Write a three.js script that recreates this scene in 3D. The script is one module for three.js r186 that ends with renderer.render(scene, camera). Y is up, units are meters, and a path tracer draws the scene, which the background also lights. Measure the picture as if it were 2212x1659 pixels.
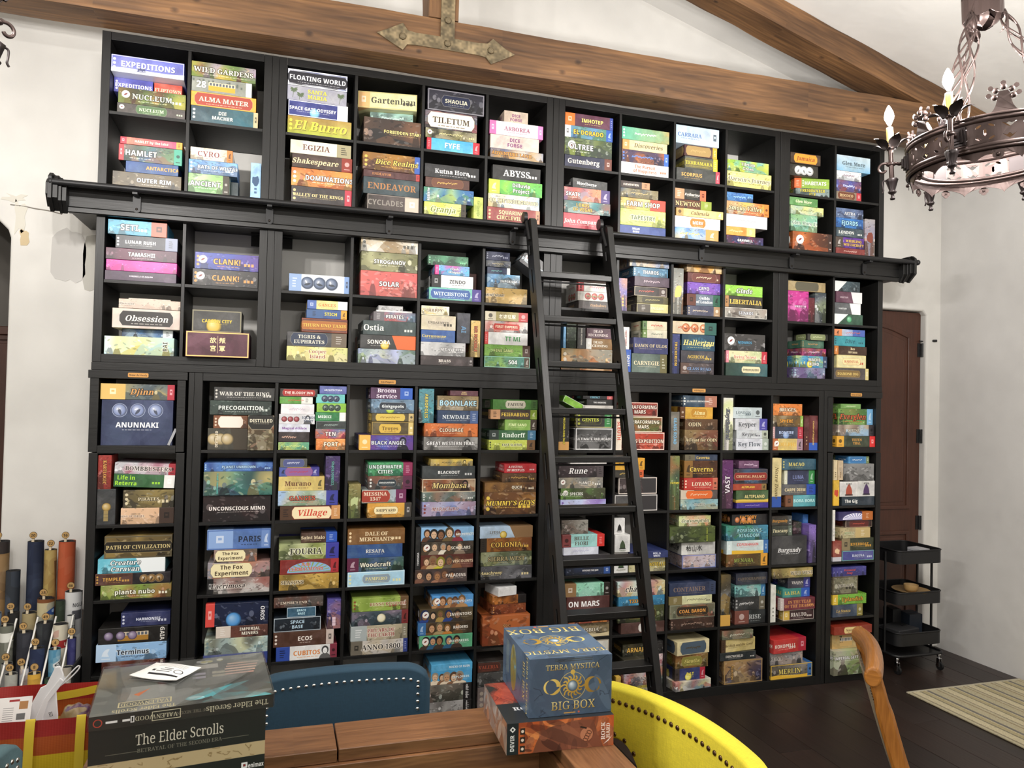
import * as THREE from 'three';
import { RoundedBoxGeometry } from 'three/addons/geometries/RoundedBoxGeometry.js';
import { mergeGeometries } from 'three/addons/utils/BufferGeometryUtils.js';

// ------------------------------------------------------------------ camera, exposure
const scene = new THREE.Scene();
scene.background = new THREE.Color(0, 0, 0);
const camera = new THREE.PerspectiveCamera(54.155, 2212 / 1659, 0.05, 40);
camera.position.set(0.8337, 1.7397, 3.9249);
camera.rotation.order = 'YXZ';
camera.rotation.set(0.01935, -0.30158, 0.02189);
const renderer = new THREE.WebGLRenderer({ antialias: true });
renderer.toneMapping = THREE.LinearToneMapping;
renderer.toneMappingExposure = 1.0;
renderer.shadowMap.enabled = true;
// the room is lit by its candle chandeliers: two over the table, one further back in the room
const BULB = 2.3, BULB_COLOR = new THREE.Color(1, 0.965, 0.925);
const CHANDELIERS = [[3.21, 2.69, 1.9, 'right'], [-0.1, 2.69, 1.97, 'left'], [1.55, 2.69, 5.3, 'back']];

// ------------------------------------------------------------------ helpers
let seed = 7;
function rnd() { seed = (seed * 1664525 + 1013904223) >>> 0; return seed / 4294967296; }
function hash(s) { let h = 2166136261; for (let i = 0; i < s.length; i++) { h ^= s.charCodeAt(i); h = Math.imul(h, 16777619); } return h >>> 0; }
function rng(s) { let a = typeof s === 'string' ? hash(s) : s; return () => { a = (a + 0x6d2b79f5) | 0; let t = Math.imul(a ^ (a >>> 15), 1 | a); t = (t + Math.imul(t ^ (t >>> 7), 61 | t)) ^ t; return ((t ^ (t >>> 14)) >>> 0) / 4294967296; }; }
const used = {};
function numbered(n) { if (!(n in used)) { used[n] = 0; return n; } used[n]++; return n + '_' + String(used[n]).padStart(3, '0'); }
function sh(o) { o.traverse((c) => { if (c.isMesh) { c.castShadow = true; c.receiveShadow = true; } }); return o; }
function tag(o, label, category, group) { o.userData.label = label; o.userData.category = category; if (group) o.userData.group = group; return o; }
function thing(name, label, category, pos = [0, 0, 0], turn = 0, group) {
  const o = new THREE.Group(); o.name = numbered(name); o.position.set(...pos); o.rotation.y = turn; scene.add(o); return tag(o, label, category, group);
}
function mesh(name, geo, mat, parent = scene) {
  if (Array.isArray(geo)) geo = merge(geo);
  const m = new THREE.Mesh(geo, mat); m.name = parent === scene ? numbered(name) : name; m.castShadow = m.receiveShadow = true; parent.add(m); return m;
}
function struct(name, geo, mat, parent = scene) { const m = mesh(name, geo, mat, parent); if (parent === scene) m.userData.kind = 'structure'; return m; }
function merge(list) { return mergeGeometries(list.map((g) => { const q = g.index ? g.toNonIndexed() : g; for (const k of Object.keys(q.attributes)) if (!['position', 'normal', 'uv'].includes(k)) q.deleteAttribute(k); return q; })); }
// box uv in metres (planar by dominant normal)
function metreUV(g, along = 'x') {
  const p = g.attributes.position, n = g.attributes.normal, uv = new Float32Array(p.count * 2);
  for (let i = 0; i < p.count; i++) {
    const ax = Math.abs(n.getX(i)), ay = Math.abs(n.getY(i)), az = Math.abs(n.getZ(i)), x = p.getX(i), y = p.getY(i), z = p.getZ(i);
    let u, v;
    if (along === 'x') { if (ax > ay && ax > az) { u = z; v = y; } else if (ay > az) { u = x; v = z; } else { u = x; v = y; } }
    else if (along === 'y') { if (ax > ay && ax > az) { u = y; v = z; } else if (ay > az) { u = x; v = z; } else { u = y; v = x; } }
    else { if (ax > ay && ax > az) { u = z; v = y; } else if (ay > az) { u = z; v = x; } else { u = x; v = y; } }
    uv[2 * i] = u; uv[2 * i + 1] = v;
  }
  g.setAttribute('uv', new THREE.BufferAttribute(uv, 2)); return g;
}
function box(x0, x1, y0, y1, z0, z1, r = 0.0015, along) {
  const w = x1 - x0, h = y1 - y0, d = z1 - z0;
  const g = r > 0 ? new RoundedBoxGeometry(w, h, d, 1, Math.min(r, w / 2.1, h / 2.1, d / 2.1)) : new THREE.BoxGeometry(w, h, d);
  g.translate((x0 + x1) / 2, (y0 + y1) / 2, (z0 + z1) / 2);
  return metreUV(g, along || (w >= h && w >= d ? 'x' : h >= d ? 'y' : 'z'));
}
const V = (x, y, z) => new THREE.Vector3(x, y, z);
function tube(pts, r, seg = 24, rad = 8, closed = false) { return new THREE.TubeGeometry(new THREE.CatmullRomCurve3(pts.map((p) => (p.isVector3 ? p : V(...p))), closed), seg, r, rad, closed); }
function rod(a, b, r, rad = 10) {
  const A = V(...a), B = V(...b), d = B.clone().sub(A), g = new THREE.CylinderGeometry(r, r, d.length(), rad);
  g.applyQuaternion(new THREE.Quaternion().setFromUnitVectors(V(0, 1, 0), d.clone().normalize())); g.translate(...A.add(B).multiplyScalar(0.5).toArray()); return g;
}
function lathe(prof, seg = 20) { return new THREE.LatheGeometry(prof.map((p) => new THREE.Vector2(p[0], p[1])), seg); }
function cv(w, h) { const c = document.createElement('canvas'); c.width = w; c.height = h; return c; }
function ctex(c) { const t = new THREE.CanvasTexture(c); t.colorSpace = THREE.SRGBColorSpace; t.anisotropy = 8; return t; }
function std(color, rough = 0.6, extra = {}) { return new THREE.MeshStandardMaterial({ color, roughness: rough, ...extra }); }

// value noise for procedural textures
function vnoise(r) {
  const N = 64, g = new Float32Array(N * N); for (let i = 0; i < g.length; i++) g[i] = r();
  return (x, y, px = 64, py = 64) => {
    const xi = Math.floor(x), yi = Math.floor(y), fx = x - xi, fy = y - yi, sx = fx * fx * (3 - 2 * fx), sy = fy * fy * (3 - 2 * fy);
    const m = (a, n) => ((a % n) + n) % n, at = (a, b) => g[(m(b, py) % N) * N + (m(a, px) % N)];
    return (at(xi, yi) * (1 - sx) + at(xi + 1, yi) * sx) * (1 - sy) + (at(xi, yi + 1) * (1 - sx) + at(xi + 1, yi + 1) * sx) * sy;
  };
}
function dataTex(w, h, f, srgb = true) {
  const d = new Uint8Array(w * h * 4);
  for (let y = 0; y < h; y++) for (let x = 0; x < w; x++) { const c = f(x / w, y / h), i = (y * w + x) * 4; d[i] = Math.max(0, Math.min(255, c[0])); d[i + 1] = Math.max(0, Math.min(255, c[1])); d[i + 2] = Math.max(0, Math.min(255, c[2])); d[i + 3] = 255; }
  const t = new THREE.DataTexture(d, w, h); t.wrapS = t.wrapT = THREE.RepeatWrapping; t.magFilter = THREE.LinearFilter; t.minFilter = THREE.LinearMipmapLinearFilter; t.generateMipmaps = true; if (srgb) t.colorSpace = THREE.SRGBColorSpace; t.needsUpdate = true; return t;
}
function wood(dark, light, s, o = {}) {   // grain runs along u; tile of su x sv metres
  const r = rng(s), n = vnoise(r), n2 = vnoise(r), { su = 1.6, sv = 0.4, W = 512, H = 256, knots = 0, streak = 1, blot = 0.35 } = o;
  const ks = []; for (let i = 0; i < knots; i++) ks.push([r(), r(), 0.01 + r() * 0.015]);
  const f = (u, v) => {
    const warp = n(u * 4, v * 4, 4, 4) * 0.9 + n2(u * 8, v * 2, 8, 2) * 0.4;
    let g = n(u * 6 + warp, v * 40 + warp * 4, 64, 40) * 0.45 + n2(u * 24, v * 64, 24, 64) * 0.35 * streak + n(u * 3, v * 12 + warp * 3, 3, 12) * 0.3;
    g = g * (1 - blot) + blot * n2(u * 5, v * 3, 5, 3);
    let k = 0; for (const [a, b, q] of ks) { const dx = (u - a) * su, dy = (v - b) * sv, dd = Math.sqrt(dx * dx * 0.5 + dy * dy); k = Math.max(k, 1 - dd / q); }
    return Math.max(0, Math.min(1, g * 1.25 - 0.12 - Math.max(0, k) * 0.7));
  };
  const map = dataTex(W, H, (u, v) => { const g = f(u, v); return [0, 1, 2].map((i) => dark[i] + (light[i] - dark[i]) * g); });
  const bump = dataTex(W, H, (u, v) => { const g = f(u, v) * 255; return [g, g, g]; }, false);
  for (const t of [map, bump]) t.repeat.set(1 / su, 1 / sv);
  return { map, bump };
}
function woodMat(w, rough, bumpScale, color = 0xffffff, extra = {}) { return new THREE.MeshStandardMaterial({ map: w.map, bumpMap: w.bump, bumpScale, roughness: rough, color, ...extra }); }

// ------------------------------------------------------------------ materials
const beamWood = wood([58, 39, 24], [140, 101, 64], 'beam', { su: 1.9, sv: 0.42, knots: 5, W: 1024, H: 256, blot: 0.45 });
const M = {};
M.beam = woodMat(beamWood, 0.62, 0.003);
const blackWood = wood([42, 41, 40], [58, 57, 55], 'black', { su: 0.8, sv: 0.2, W: 256, H: 128 });
M.shelf = woodMat(blackWood, 0.46, 0.0004, 0x6c6b6a);
M.ladder = woodMat(blackWood, 0.42, 0.0004, 0x686766);
const tableWood = wood([92, 60, 38], [146, 103, 68], 'table', { su: 0.9, sv: 0.22, W: 512, H: 256, blot: 0.3 });
M.table = woodMat(tableWood, 0.34, 0.0003);
const oak = wood([128, 78, 30], [186, 124, 58], 'oak', { su: 0.6, sv: 0.14, W: 512, H: 256 });
M.oak = woodMat(oak, 0.3, 0.0004);
const floorWood = wood([34, 26, 23], [54, 42, 37], 'floor', { su: 2.2, sv: 0.5, W: 512, H: 256 });
M.floors = [0xffffff, 0xe0dcd8, 0xc4c0bc, 0xf4e8e0].map((c) => woodMat(floorWood, 0.42, 0.0006, c));
const doorWood = wood([66, 38, 27], [84, 50, 36], 'door', { su: 0.7, sv: 0.2, W: 256, H: 128 });
M.door = woodMat(doorWood, 0.45, 0.0004);
M.iron = new THREE.MeshStandardMaterial({ color: new THREE.Color(0.062, 0.042, 0.038), metalness: 0.65, roughness: 0.36 });
M.ironDark = new THREE.MeshStandardMaterial({ color: new THREE.Color(0.03, 0.022, 0.022), metalness: 0.5, roughness: 0.42 });
M.blackMetal = std(new THREE.Color(0.012, 0.012, 0.013), 0.45, { metalness: 0.2 });
M.chrome = std(new THREE.Color(0.75, 0.75, 0.76), 0.12, { metalness: 1 });
M.brown = std(new THREE.Color(0.02, 0.014, 0.01), 0.3, { metalness: 0.6 });
{ const n = vnoise(rng('strap')); const t = dataTex(256, 256, (u, v) => { const a = n(u * 10, v * 10, 10, 10) * 0.5 + n(u * 30, v * 30, 30, 30) * 0.5; return [70 + a * 95, 62 + a * 84, 46 + a * 66]; }); t.repeat.set(3, 3); M.strap = new THREE.MeshStandardMaterial({ map: t, bumpMap: t, bumpScale: 0.002, roughness: 0.6, metalness: 0.25 }); }
function plaster(s, c, stains = []) {
  const n = vnoise(rng(s)), t = dataTex(256, 256, (u, v) => { const a = n(u * 7, v * 7, 7, 7) * 0.6 + n(u * 23, v * 23, 23, 23) * 0.4, k = 0.955 + a * 0.06; return [c[0] * k, c[1] * k, c[2] * k]; });
  t.repeat.set(0.6, 0.6);
  const b = dataTex(256, 256, (u, v) => { const a = (n(u * 9, v * 9, 9, 9) * 0.5 + n(u * 40, v * 40, 40, 40) * 0.3 + n(u * 3, v * 3, 3, 3) * 0.5) * 200; return [a, a, a]; }, false);
  b.repeat.set(0.8, 0.8);
  return new THREE.MeshStandardMaterial({ map: t, bumpMap: b, bumpScale: 0.0035, roughness: 0.82 });
}
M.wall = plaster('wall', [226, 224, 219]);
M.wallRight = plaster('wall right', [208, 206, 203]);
M.ceiling = plaster('ceiling', [224, 222, 218]);
// ------------------------------------------------------------------ room: origin = front lower left corner of the shelf wall, z towards the viewer
const XL = -2.28, XR = 5.46, ZB = -0.4, ZF = 7.2, TH = 0.15, XM = (XL + XR) / 2, EAVE = 3.588, SLOPE = 0.2945, RIDGE = EAVE + SLOPE * (XR - XM);
// floor: slab with individual planks where the photograph shows them
{
  const fl = struct('floor', box(XL - TH, XR + TH, -0.14, -0.006, ZB - 1.2, ZF + TH, 0), M.floors[1]);
  const PW = 0.19, variants = {};
  const r = rng('planks');
  let xi = 0;
  for (let x = -0.72; x < XR - 0.01; x += PW, xi++) {
    let z = ZB - 0.02 - r() * 1.4;
    while (z < 3.6) {
      const L = 1.3 + r() * 0.7, z0 = Math.max(z, ZB), z1 = Math.min(z + L, 3.7), x1 = Math.min(x + PW, XR);
      if (z1 - z0 > 0.05 && (x > 1.5 || z < 1.4)) { const h = r() * 0.0012; struct('plank', box(x + 0.0012, x1 - 0.0012, -0.006, h, z0 + 0.001, z1 - 0.001, 0.0012, 'z'), M.floors[Math.floor(r() * 4)], fl); }
      z += L;
    }
  }
  struct('rough_floor', box(XL, XR, -0.006, -0.0005, 3.7, ZF, 0), M.floors[2], fl);
}
function shapeGeo(pts, holes, z0, z1) {
  const s = new THREE.Shape(pts.map((p) => new THREE.Vector2(...p)));
  for (const h of holes) s.holes.push(new THREE.Path(h.map((p) => new THREE.Vector2(...p))));
  const g = new THREE.ExtrudeGeometry(s, { depth: z1 - z0, bevelEnabled: false }); g.translate(0, 0, z0); return metreUV(g);
}
const roofY = (x) => RIDGE - SLOPE * Math.abs(x - XM);
// back wall with the doorway (right) and the chamfered opening (left)
const DX0 = 4.43, DX1 = 5.335, DH = 2.44, OX1 = -0.466, OX0 = -1.5;
const gable = [[XL - TH, 0], [XR + TH, 0], [XR + TH, roofY(XR + TH) + 0.02], [XM, RIDGE + 0.02], [XL - TH, roofY(XL - TH) + 0.02]];
const doorHole = [[DX0, -0.01], [DX0, DH - 0.02], [DX0 + 0.02, DH], [DX1 - 0.02, DH], [DX1, DH - 0.02], [DX1, -0.01]];
const openHole = [[OX0, -0.01], [OX0, 2.45], [OX0 + 0.35, 2.86], [OX1 - 0.35, 2.86], [OX1 - 0.02, 2.54], [OX1, 2.5], [OX1, -0.01]];
{
  const pts = [[XL - TH, 0], [OX0, 0], [OX0, 2.45], [OX0 + 0.35, 2.86], [OX1 - 0.37, 2.86], [OX1 - 0.04, 2.56], [OX1 - 0.012, 2.53], [OX1, 2.49], [OX1, 0], [DX0, 0], [DX0, DH - 0.03], [DX0 + 0.03, DH], [DX1 - 0.03, DH], [DX1, DH - 0.03], [DX1, 0], ...gable.slice(1)];
  const s = new THREE.Shape(pts.map((p) => new THREE.Vector2(...p)));
  const g = new THREE.ExtrudeGeometry(s, { depth: TH - 0.015, bevelEnabled: true, bevelThickness: 0.015, bevelSize: 0.015, bevelOffset: -0.015, bevelSegments: 3 });
  g.translate(0, 0, ZB - TH); struct('wall_back', metreUV(g), M.wall);
}
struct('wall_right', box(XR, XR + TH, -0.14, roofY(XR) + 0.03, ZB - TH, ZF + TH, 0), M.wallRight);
struct('wall_left', box(XL - TH, XL, -0.14, roofY(XL) + 0.03, ZB - TH, ZF + TH, 0), M.wall);
struct('wall_front', shapeGeo(gable, [], ZF, ZF + TH), M.wall);
for (const s of [1, -1]) {   // the two slopes of the ceiling
  const xe = s > 0 ? XR + TH : XL - TH, pts = [[XM, RIDGE], [xe, roofY(xe)], [xe, roofY(xe) + 0.14], [XM, RIDGE + 0.14]];
  const c = struct('ceiling', shapeGeo(pts, [], ZB - TH, ZF + TH), M.ceiling);
}
// plaster repairs and test patches of grey paint on the wall left of the shelves: thin skins of filler
{
  const r = rng('patch');
  const blob = (cx, cy, w, h, jag, n = 22) => { const p = []; for (let i = 0; i < n; i++) { const a = (i / n) * Math.PI * 2, c = Math.cos(a), s = Math.sin(a), k = Math.pow(Math.pow(Math.abs(c), 6) + Math.pow(Math.abs(s), 6), -1 / 6) * (1 - jag * r()); p.push([cx + c * w / 2 * k, cy + s * h / 2 * k]); } return p; };
  const g1 = std(new THREE.Color(0.585, 0.57, 0.545), 0.85), g2 = std(new THREE.Color(0.5, 0.485, 0.44), 0.85), g3 = std(new THREE.Color(0.66, 0.635, 0.56), 0.9), g4 = std(new THREE.Color(0.6, 0.48, 0.3), 0.9);
  for (const [p, m] of [[blob(-0.205, 2.42, 0.16, 0.29, 0.16), g1], [blob(-0.075, 2.39, 0.13, 0.3, 0.1), g2], [blob(-0.425, 2.6, 0.07, 0.22, 0.6, 14), g3], [blob(-0.44, 2.69, 0.15, 0.05, 0.7, 14), g3], [blob(-0.405, 2.5, 0.055, 0.1, 0.5, 12), g4]]) {
    const o = struct('wall_patch', shapeGeo(p, [], ZB, ZB + 0.0025), m);
  }
  const crack = std(new THREE.Color(0.25, 0.23, 0.2), 0.9);
  struct('wall_crack', tube([[-0.47, 2.655, ZB], [-0.41, 2.652, ZB + 0.001], [-0.36, 2.645, ZB + 0.001], [-0.3, 2.64, ZB], [-0.24, 2.628, ZB - 0.001]], 0.003, 16, 5), crack);
}
// dim lobby behind the opening
{
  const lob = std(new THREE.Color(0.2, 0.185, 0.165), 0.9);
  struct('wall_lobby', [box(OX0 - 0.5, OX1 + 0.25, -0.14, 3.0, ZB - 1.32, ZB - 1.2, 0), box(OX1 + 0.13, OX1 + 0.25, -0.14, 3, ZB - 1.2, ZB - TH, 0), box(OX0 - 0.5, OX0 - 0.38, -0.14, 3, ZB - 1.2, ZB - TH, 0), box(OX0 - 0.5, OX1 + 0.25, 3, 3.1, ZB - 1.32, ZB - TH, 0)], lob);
  const cb = thing('wooden_cabinet', 'dark brown wooden cabinet in the dim lobby beyond the left opening', 'cabinet', [-0.85, 0, -1.35]);
  mesh('carcass', box(-0.35, 0.35, 0.08, 2.05, -0.2, 0.14, 0.004), M.door, cb);
  mesh('cornice', [box(-0.38, 0.38, 2.05, 2.1, -0.22, 0.18, 0.006), box(-0.36, 0.36, 2.02, 2.05, -0.21, 0.16, 0.004)], M.door, cb);
  mesh('plinth', box(-0.36, 0.36, 0, 0.08, -0.2, 0.15, 0.003), M.door, cb);
  for (const s of [-1, 1]) { const d = mesh('door', box(s * 0.175 - 0.165, s * 0.175 + 0.165, 0.12, 2.0, 0.14, 0.16, 0.004), M.door, cb); mesh('handle', rod([s * 0.03, 1.0, 0.175], [s * 0.03, 1.12, 0.175], 0.006), M.brown, d); }
}
// door in the back wall
{
  const t = thing('interior_door', 'brown wooden door with arched raised panel, hinged beside the right wall', 'door', [DX0, 0, ZB - 0.045]);
  t.userData = { kind: 'structure', label: t.userData.label };
  t.name = 'door_1';
  const W = DX1 - DX0 - 0.008;
  mesh('slab', box(0.004, W, 0.012, DH - 0.008, -0.04, 0, 0.002, 'y'), M.door, t);
  const panel = (x0, x1, y0, y1, arch) => {
    const mk = (o) => { const p = [[x0 + o, y0 + o], [x1 - o, y0 + o], [x1 - o, y1 - o]]; if (arch) for (let i = 1; i < 16; i++) { const k = i / 16; p.push([x1 - o + (x0 - x1 + 2 * o) * k, y1 - o + Math.sin(k * Math.PI) * arch]); } p.push([x0 + o, y1 - o]); return p; };
    const ring = new THREE.Shape(mk(0).map((q) => new THREE.Vector2(...q))); ring.holes.push(new THREE.Path(mk(0.028).map((q) => new THREE.Vector2(...q))));
    const g = new THREE.ExtrudeGeometry(ring, { depth: 0.004, bevelEnabled: true, bevelThickness: 0.006, bevelSize: 0.008, bevelOffset: -0.008, bevelSegments: 3 });
    const inner = new THREE.ExtrudeGeometry(new THREE.Shape(mk(0.05).map((q) => new THREE.Vector2(...q))), { depth: 0.001, bevelEnabled: true, bevelThickness: 0.005, bevelSize: 0.02, bevelOffset: -0.02, bevelSegments: 2 });
    const p = mesh('door_panel', metreUV(inner, 'y'), M.door, t); mesh('moulding', metreUV(g, 'y'), M.door, p);
  };
  panel(0.12, 0.805, 1.0, 2.27, 0.075); panel(0.12, 0.805, 0.16, 0.845, 0);
  for (const y of [2.16, 1.53, 0.9]) mesh('hinge', [rod([W + 0.006, y - 0.05, 0.012], [W + 0.006, y + 0.05, 0.012], 0.0075), box(W - 0.03, W + 0.002, y - 0.05, y + 0.05, -0.002, 0.003, 0)], M.blackMetal, t);
  const st = mesh('hinge_stop', [rod([W + 0.006, 2.225, 0.012], [W + 0.075, 2.228, 0.05], 0.0035), rod([W - 0.03, 2.225, 0.02], [W + 0.006, 2.225, 0.012], 0.004)], M.blackMetal, t);
  mesh('rubber_tip', rod([W + 0.065, 2.228, 0.045], [W + 0.09, 2.229, 0.058], 0.009), M.blackMetal, st);
  mesh('knob', lathe([[0, 0.06], [0.02, 0.058], [0.027, 0.045], [0.02, 0.03], [0.01, 0.022], [0.01, 0.006], [0.03, 0.004], [0.03, 0], [0, 0]]).rotateX(Math.PI / 2).translate(0.07, 1.0, 0), M.brown, t);
  struct('door_backing', box(DX0 - 0.05, DX1 + 0.05, 0, DH + 0.05, ZB - TH - 0.02, ZB - TH - 0.001, 0), std(new THREE.Color(0.05, 0.04, 0.03), 0.9));
}
// ------------------------------------------------------------------ truss
function hewn(x0, x1, y0, y1, z0, z1, s, amp = 0.006, n = 60) {   // rough-sawn timber with uneven arrises
  const w = x1 - x0, h = y1 - y0, d = z1 - z0, g = new THREE.BoxGeometry(w, h, d, n, 6, 5), p = g.attributes.position, no = vnoise(rng(s));
  for (let i = 0; i < p.count; i++) {
    const x = p.getX(i), y = p.getY(i), z = p.getZ(i), ey = Math.abs(y) > h / 2 - 1e-4, ez = Math.abs(z) > d / 2 - 1e-4;
    const a = (no(x * 4 + 20, y * 9 + z * 7 + 9) - 0.5) * amp, c = ey && ez ? -amp * (0.6 + 1.2 * no(x * 9 + 3, 5 + Math.sign(y) * 3)) : 0;
    if (ey) p.setY(i, y + Math.sign(y) * (a + c)); if (ez) p.setZ(i, z + Math.sign(z) * (a + c));
  }
  g.computeVertexNormals(); g.translate((x0 + x1) / 2, (y0 + y1) / 2, (z0 + z1) / 2); return metreUV(g, 'x');
}
const BY0 = 3.436, BY1 = 3.66, BZ0 = 0.0, BZ1 = 0.2;
tag(mesh('tie_beam', hewn(XL, XR, BY0, BY1, BZ0, BZ1, 'tie', 0.0028, 160), M.beam), 'long rough brown timber beam running level above the black shelves', 'beam');
{
  const ang = Math.atan(SLOPE), L = 4.35;
  for (const s of [1, -1]) {
    const g = hewn(-L / 2, L / 2, -0.16, 0, BZ0, BZ1, 'raft' + s, 0.0026, 90); g.rotateZ(-s * ang); g.translate(XM + s * (L / 2) * Math.cos(ang), RIDGE - (L / 2) * Math.sin(ang), 0);
    const g2 = g; const p = g2.attributes.position; for (let i = 0; i < p.count; i++) { const lim = s > 0 ? XR : XL; if (s * (p.getX(i) - lim) > 0) p.setX(i, lim); if (s * (p.getX(i) - XM) < 0) p.setX(i, XM); }
    tag(mesh('rafter', g2, M.beam), s > 0 ? 'sloping brown timber rafter coming down to the beam beside the right chandelier' : 'sloping brown timber rafter on the left of the truss, above the frame', 'rafter');
  }
  const kp = hewn(-0.45, 0.425, -0.08, 0.08, BZ0, BZ1, 'king', 0.0025, 24); kp.rotateZ(Math.PI / 2); kp.translate(1.588, BY1 + 0.452, 0);
  tag(mesh('king_post', kp, M.beam), 'short upright brown timber post behind the iron strap above the beam', 'post');
  // forged T-strap with pointed ends
  const st = thing('iron_strap', 'weathered iron strap with pointed ends bolted on the timber beam', 'strap', [1.607, 3.532, BZ1 + 0.004]);
  const hs = new THREE.Shape([[-0.352, 0], [-0.3, 0.026], [-0.228, 0.066], [-0.205, 0.034], [-0.16, 0.028], [-0.034, 0.03], [-0.034, 0.9], [0.034, 0.9], [0.034, 0.03], [0.16, 0.028], [0.212, 0.034], [0.24, 0.062], [0.3, 0.024], [0.356, 0], [0.3, -0.03], [0.232, -0.066], [0.205, -0.036], [0.16, -0.03], [-0.16, -0.03], [-0.205, -0.034], [-0.226, -0.064], [-0.3, -0.026]].map((p) => new THREE.Vector2(...p)));
  mesh('strap_plate', metreUV(new THREE.ExtrudeGeometry(hs, { depth: 0.005, bevelEnabled: true, bevelThickness: 0.002, bevelSize: 0.002, bevelSegments: 2 })), M.strap, st);
  const bolt = lathe([[0, 0.014], [0.008, 0.013], [0.015, 0.008], [0.02, 0], [0, 0]], 7).rotateX(Math.PI / 2);
  for (const [x, y] of [[-0.228, 0], [0.228, 0], [0, 0], [0, 0.118], [0, 0.5]]) mesh('bolt', bolt.clone().translate(x, y, 0.006), M.strap, st);
}
// ------------------------------------------------------------------ shelf wall: black cube units stacked in two storeys with filler boards between
const T = 0.038, CW = 0.336, DV = 0.015, PITCH = CW + DV, TOP = 3.43, LTOP = 1.831, DEP = 0.39;
const UX = [[0, 2], [0.797, 4], [2.296, 4], [3.795, 2]], LX = [[0, 1], [0.446, 5], [2.296, 5], [4.146, 1]];
const colsU = [], colsL = [];
for (const [x, n] of UX) for (let k = 0; k < n; k++) colsU.push(x + T + k * PITCH);
for (const [x, n] of LX) for (let k = 0; k < n; k++) colsL.push(x + T + k * PITCH);
const rowY = [];
for (const v of [0, 0.798]) for (let k = 0; k < 2; k++) rowY.push(TOP - v - T - k * PITCH - CW);
for (let k = 0; k < 5; k++) rowY.push(LTOP - T - k * PITCH - CW);
const cubbyX = (r, c) => (r <= 4 ? colsU : colsL)[c - 1];
const cubbyY = (r, c) => (r === 5 && (c === 1 || c === 12) ? 1.478 : rowY[r - 1]);
function cubeUnit(x, y0, y1, n, rows, label, capped) {
  const W = n * CW + (n - 1) * DV + 2 * T, t = thing('cube_shelf_unit', label, 'shelf', [x, y0, 0], 0, 'black cube shelf units of the wall');
  const H = y1 - y0, ys = rows.map((r) => [r[0] - y0, r[1] - y0]);   // cubby floors and ceilings
  const bot = Math.min(...ys.map((r) => r[0])), top = Math.max(...ys.map((r) => r[1]));
  mesh('side_panel', box(0, T - 0.0005, capped ? bot - 0.03 : 0, capped ? top : H, -DEP, 0), M.shelf, t);
  mesh('side_panel', box(W - T + 0.0005, W, capped ? bot - 0.03 : 0, capped ? top : H, -DEP, 0), M.shelf, t);
  const o = capped ? 0.008 : 0;
  mesh('top_panel', box(capped ? -o : T, capped ? W + o : W - T, top, H, -DEP, capped ? 0.004 : -0.0005), M.shelf, t);
  mesh('bottom_panel', box(T, W - T, 0, bot, -DEP, -0.0005), M.shelf, t);
  for (let k = 1; k < n; k++) mesh('divider', box(T + k * PITCH - DV, T + k * PITCH, bot, top, -DEP + 0.004, -0.002, 0.001), M.shelf, t);
  const sorted = ys.slice().sort((a, b) => b[0] - a[0]);
  for (let i = 0; i + 1 < sorted.length; i++) for (let k = 0; k < n; k++) mesh('shelf_board', box(T + k * PITCH + 0.0003, T + k * PITCH + CW - 0.0003, sorted[i + 1][1], sorted[i][0], -DEP + 0.004, -0.003, 0.001, 'x'), M.shelf, t);
  return t;
}
const rr = (i) => [rowY[i], rowY[i] + CW];
const posn = ['far left', 'left centre', 'right centre', 'far right'];
UX.forEach(([x, n], i) => {
  cubeUnit(x, TOP - 0.763, TOP, n, [rr(0), rr(1)], `black ${n === 2 ? 'four' : 'eight'}-cube shelf unit, ${posn[i]}, under the timber beam above the rail`);
  cubeUnit(x, TOP - 1.561, TOP - 0.798, n, [rr(2), rr(3)], `black ${n === 2 ? 'four' : 'eight'}-cube shelf unit, ${posn[i]}, just below the ladder rail`);
});
for (const i of [1, 2]) cubeUnit(LX[i][0], 0.0, LTOP, 5, [4, 5, 6, 7, 8].map(rr), i === 1 ? 'large black five-by-five cube shelf left of the ladder' : 'large black five-by-five cube shelf standing behind the ladder');
for (const i of [0, 3]) {
  const s = i ? 'right, beside the brown door' : 'left, beside the rolled mats';
  cubeUnit(LX[i][0] - 0.004, 1.443, LTOP, 1, [[1.478, 1.793]], `single black shelf cube with signed front, ${s}`, true);
  cubeUnit(LX[i][0], 0.0, 1.4425, 1, [[rowY[5], rowY[5] + CW - 0.001], rr(6), rr(7), rr(8)], `narrow black four-cube shelf column at ${s}`);
}
const filler = (x0, x1, y0, y1, zf, label) => tag(mesh('filler_board', box(x0, x1, y0, y1, -0.1, zf, 0.002), M.shelf), label, 'board', 'black filler boards between the shelf units');
[[0.763, 0.797], [2.262, 2.296], [3.761, 3.795]].forEach(([a, b], i) => {
  filler(a + 0.0004, b - 0.0004, TOP - 0.7975, TOP - 0.001, 0.003, `narrow upright black filler strip above the rail, ${['first', 'second', 'third'][i]} from the left`);
  filler(a + 0.0004, b - 0.0004, TOP - 1.561, TOP - 0.799, 0.003, `narrow upright black filler strip below the rail, ${['first', 'second', 'third'][i]} from the left`);
});
[[0.412, 0.446], [2.262, 2.296], [4.112, 4.146]].forEach(([a, b], i) => filler(a + 0.009 * (i === 0), b - 0.009 * (i === 2), 0.001, LTOP, 0.003, `long upright black filler strip between the lower shelves, ${['first', 'second', 'third'][i]} from the left`));
[[0, 0.763], [0.797, 2.262], [2.296, 3.761], [3.795, 4.558]].forEach(([a, b], i) => filler(a, b, TOP - 0.7975, TOP - 0.7635, -0.002, `level black filler strip hidden behind the ladder rail, ${['first', 'second', 'third', 'fourth'][i]} from the left`));
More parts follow.
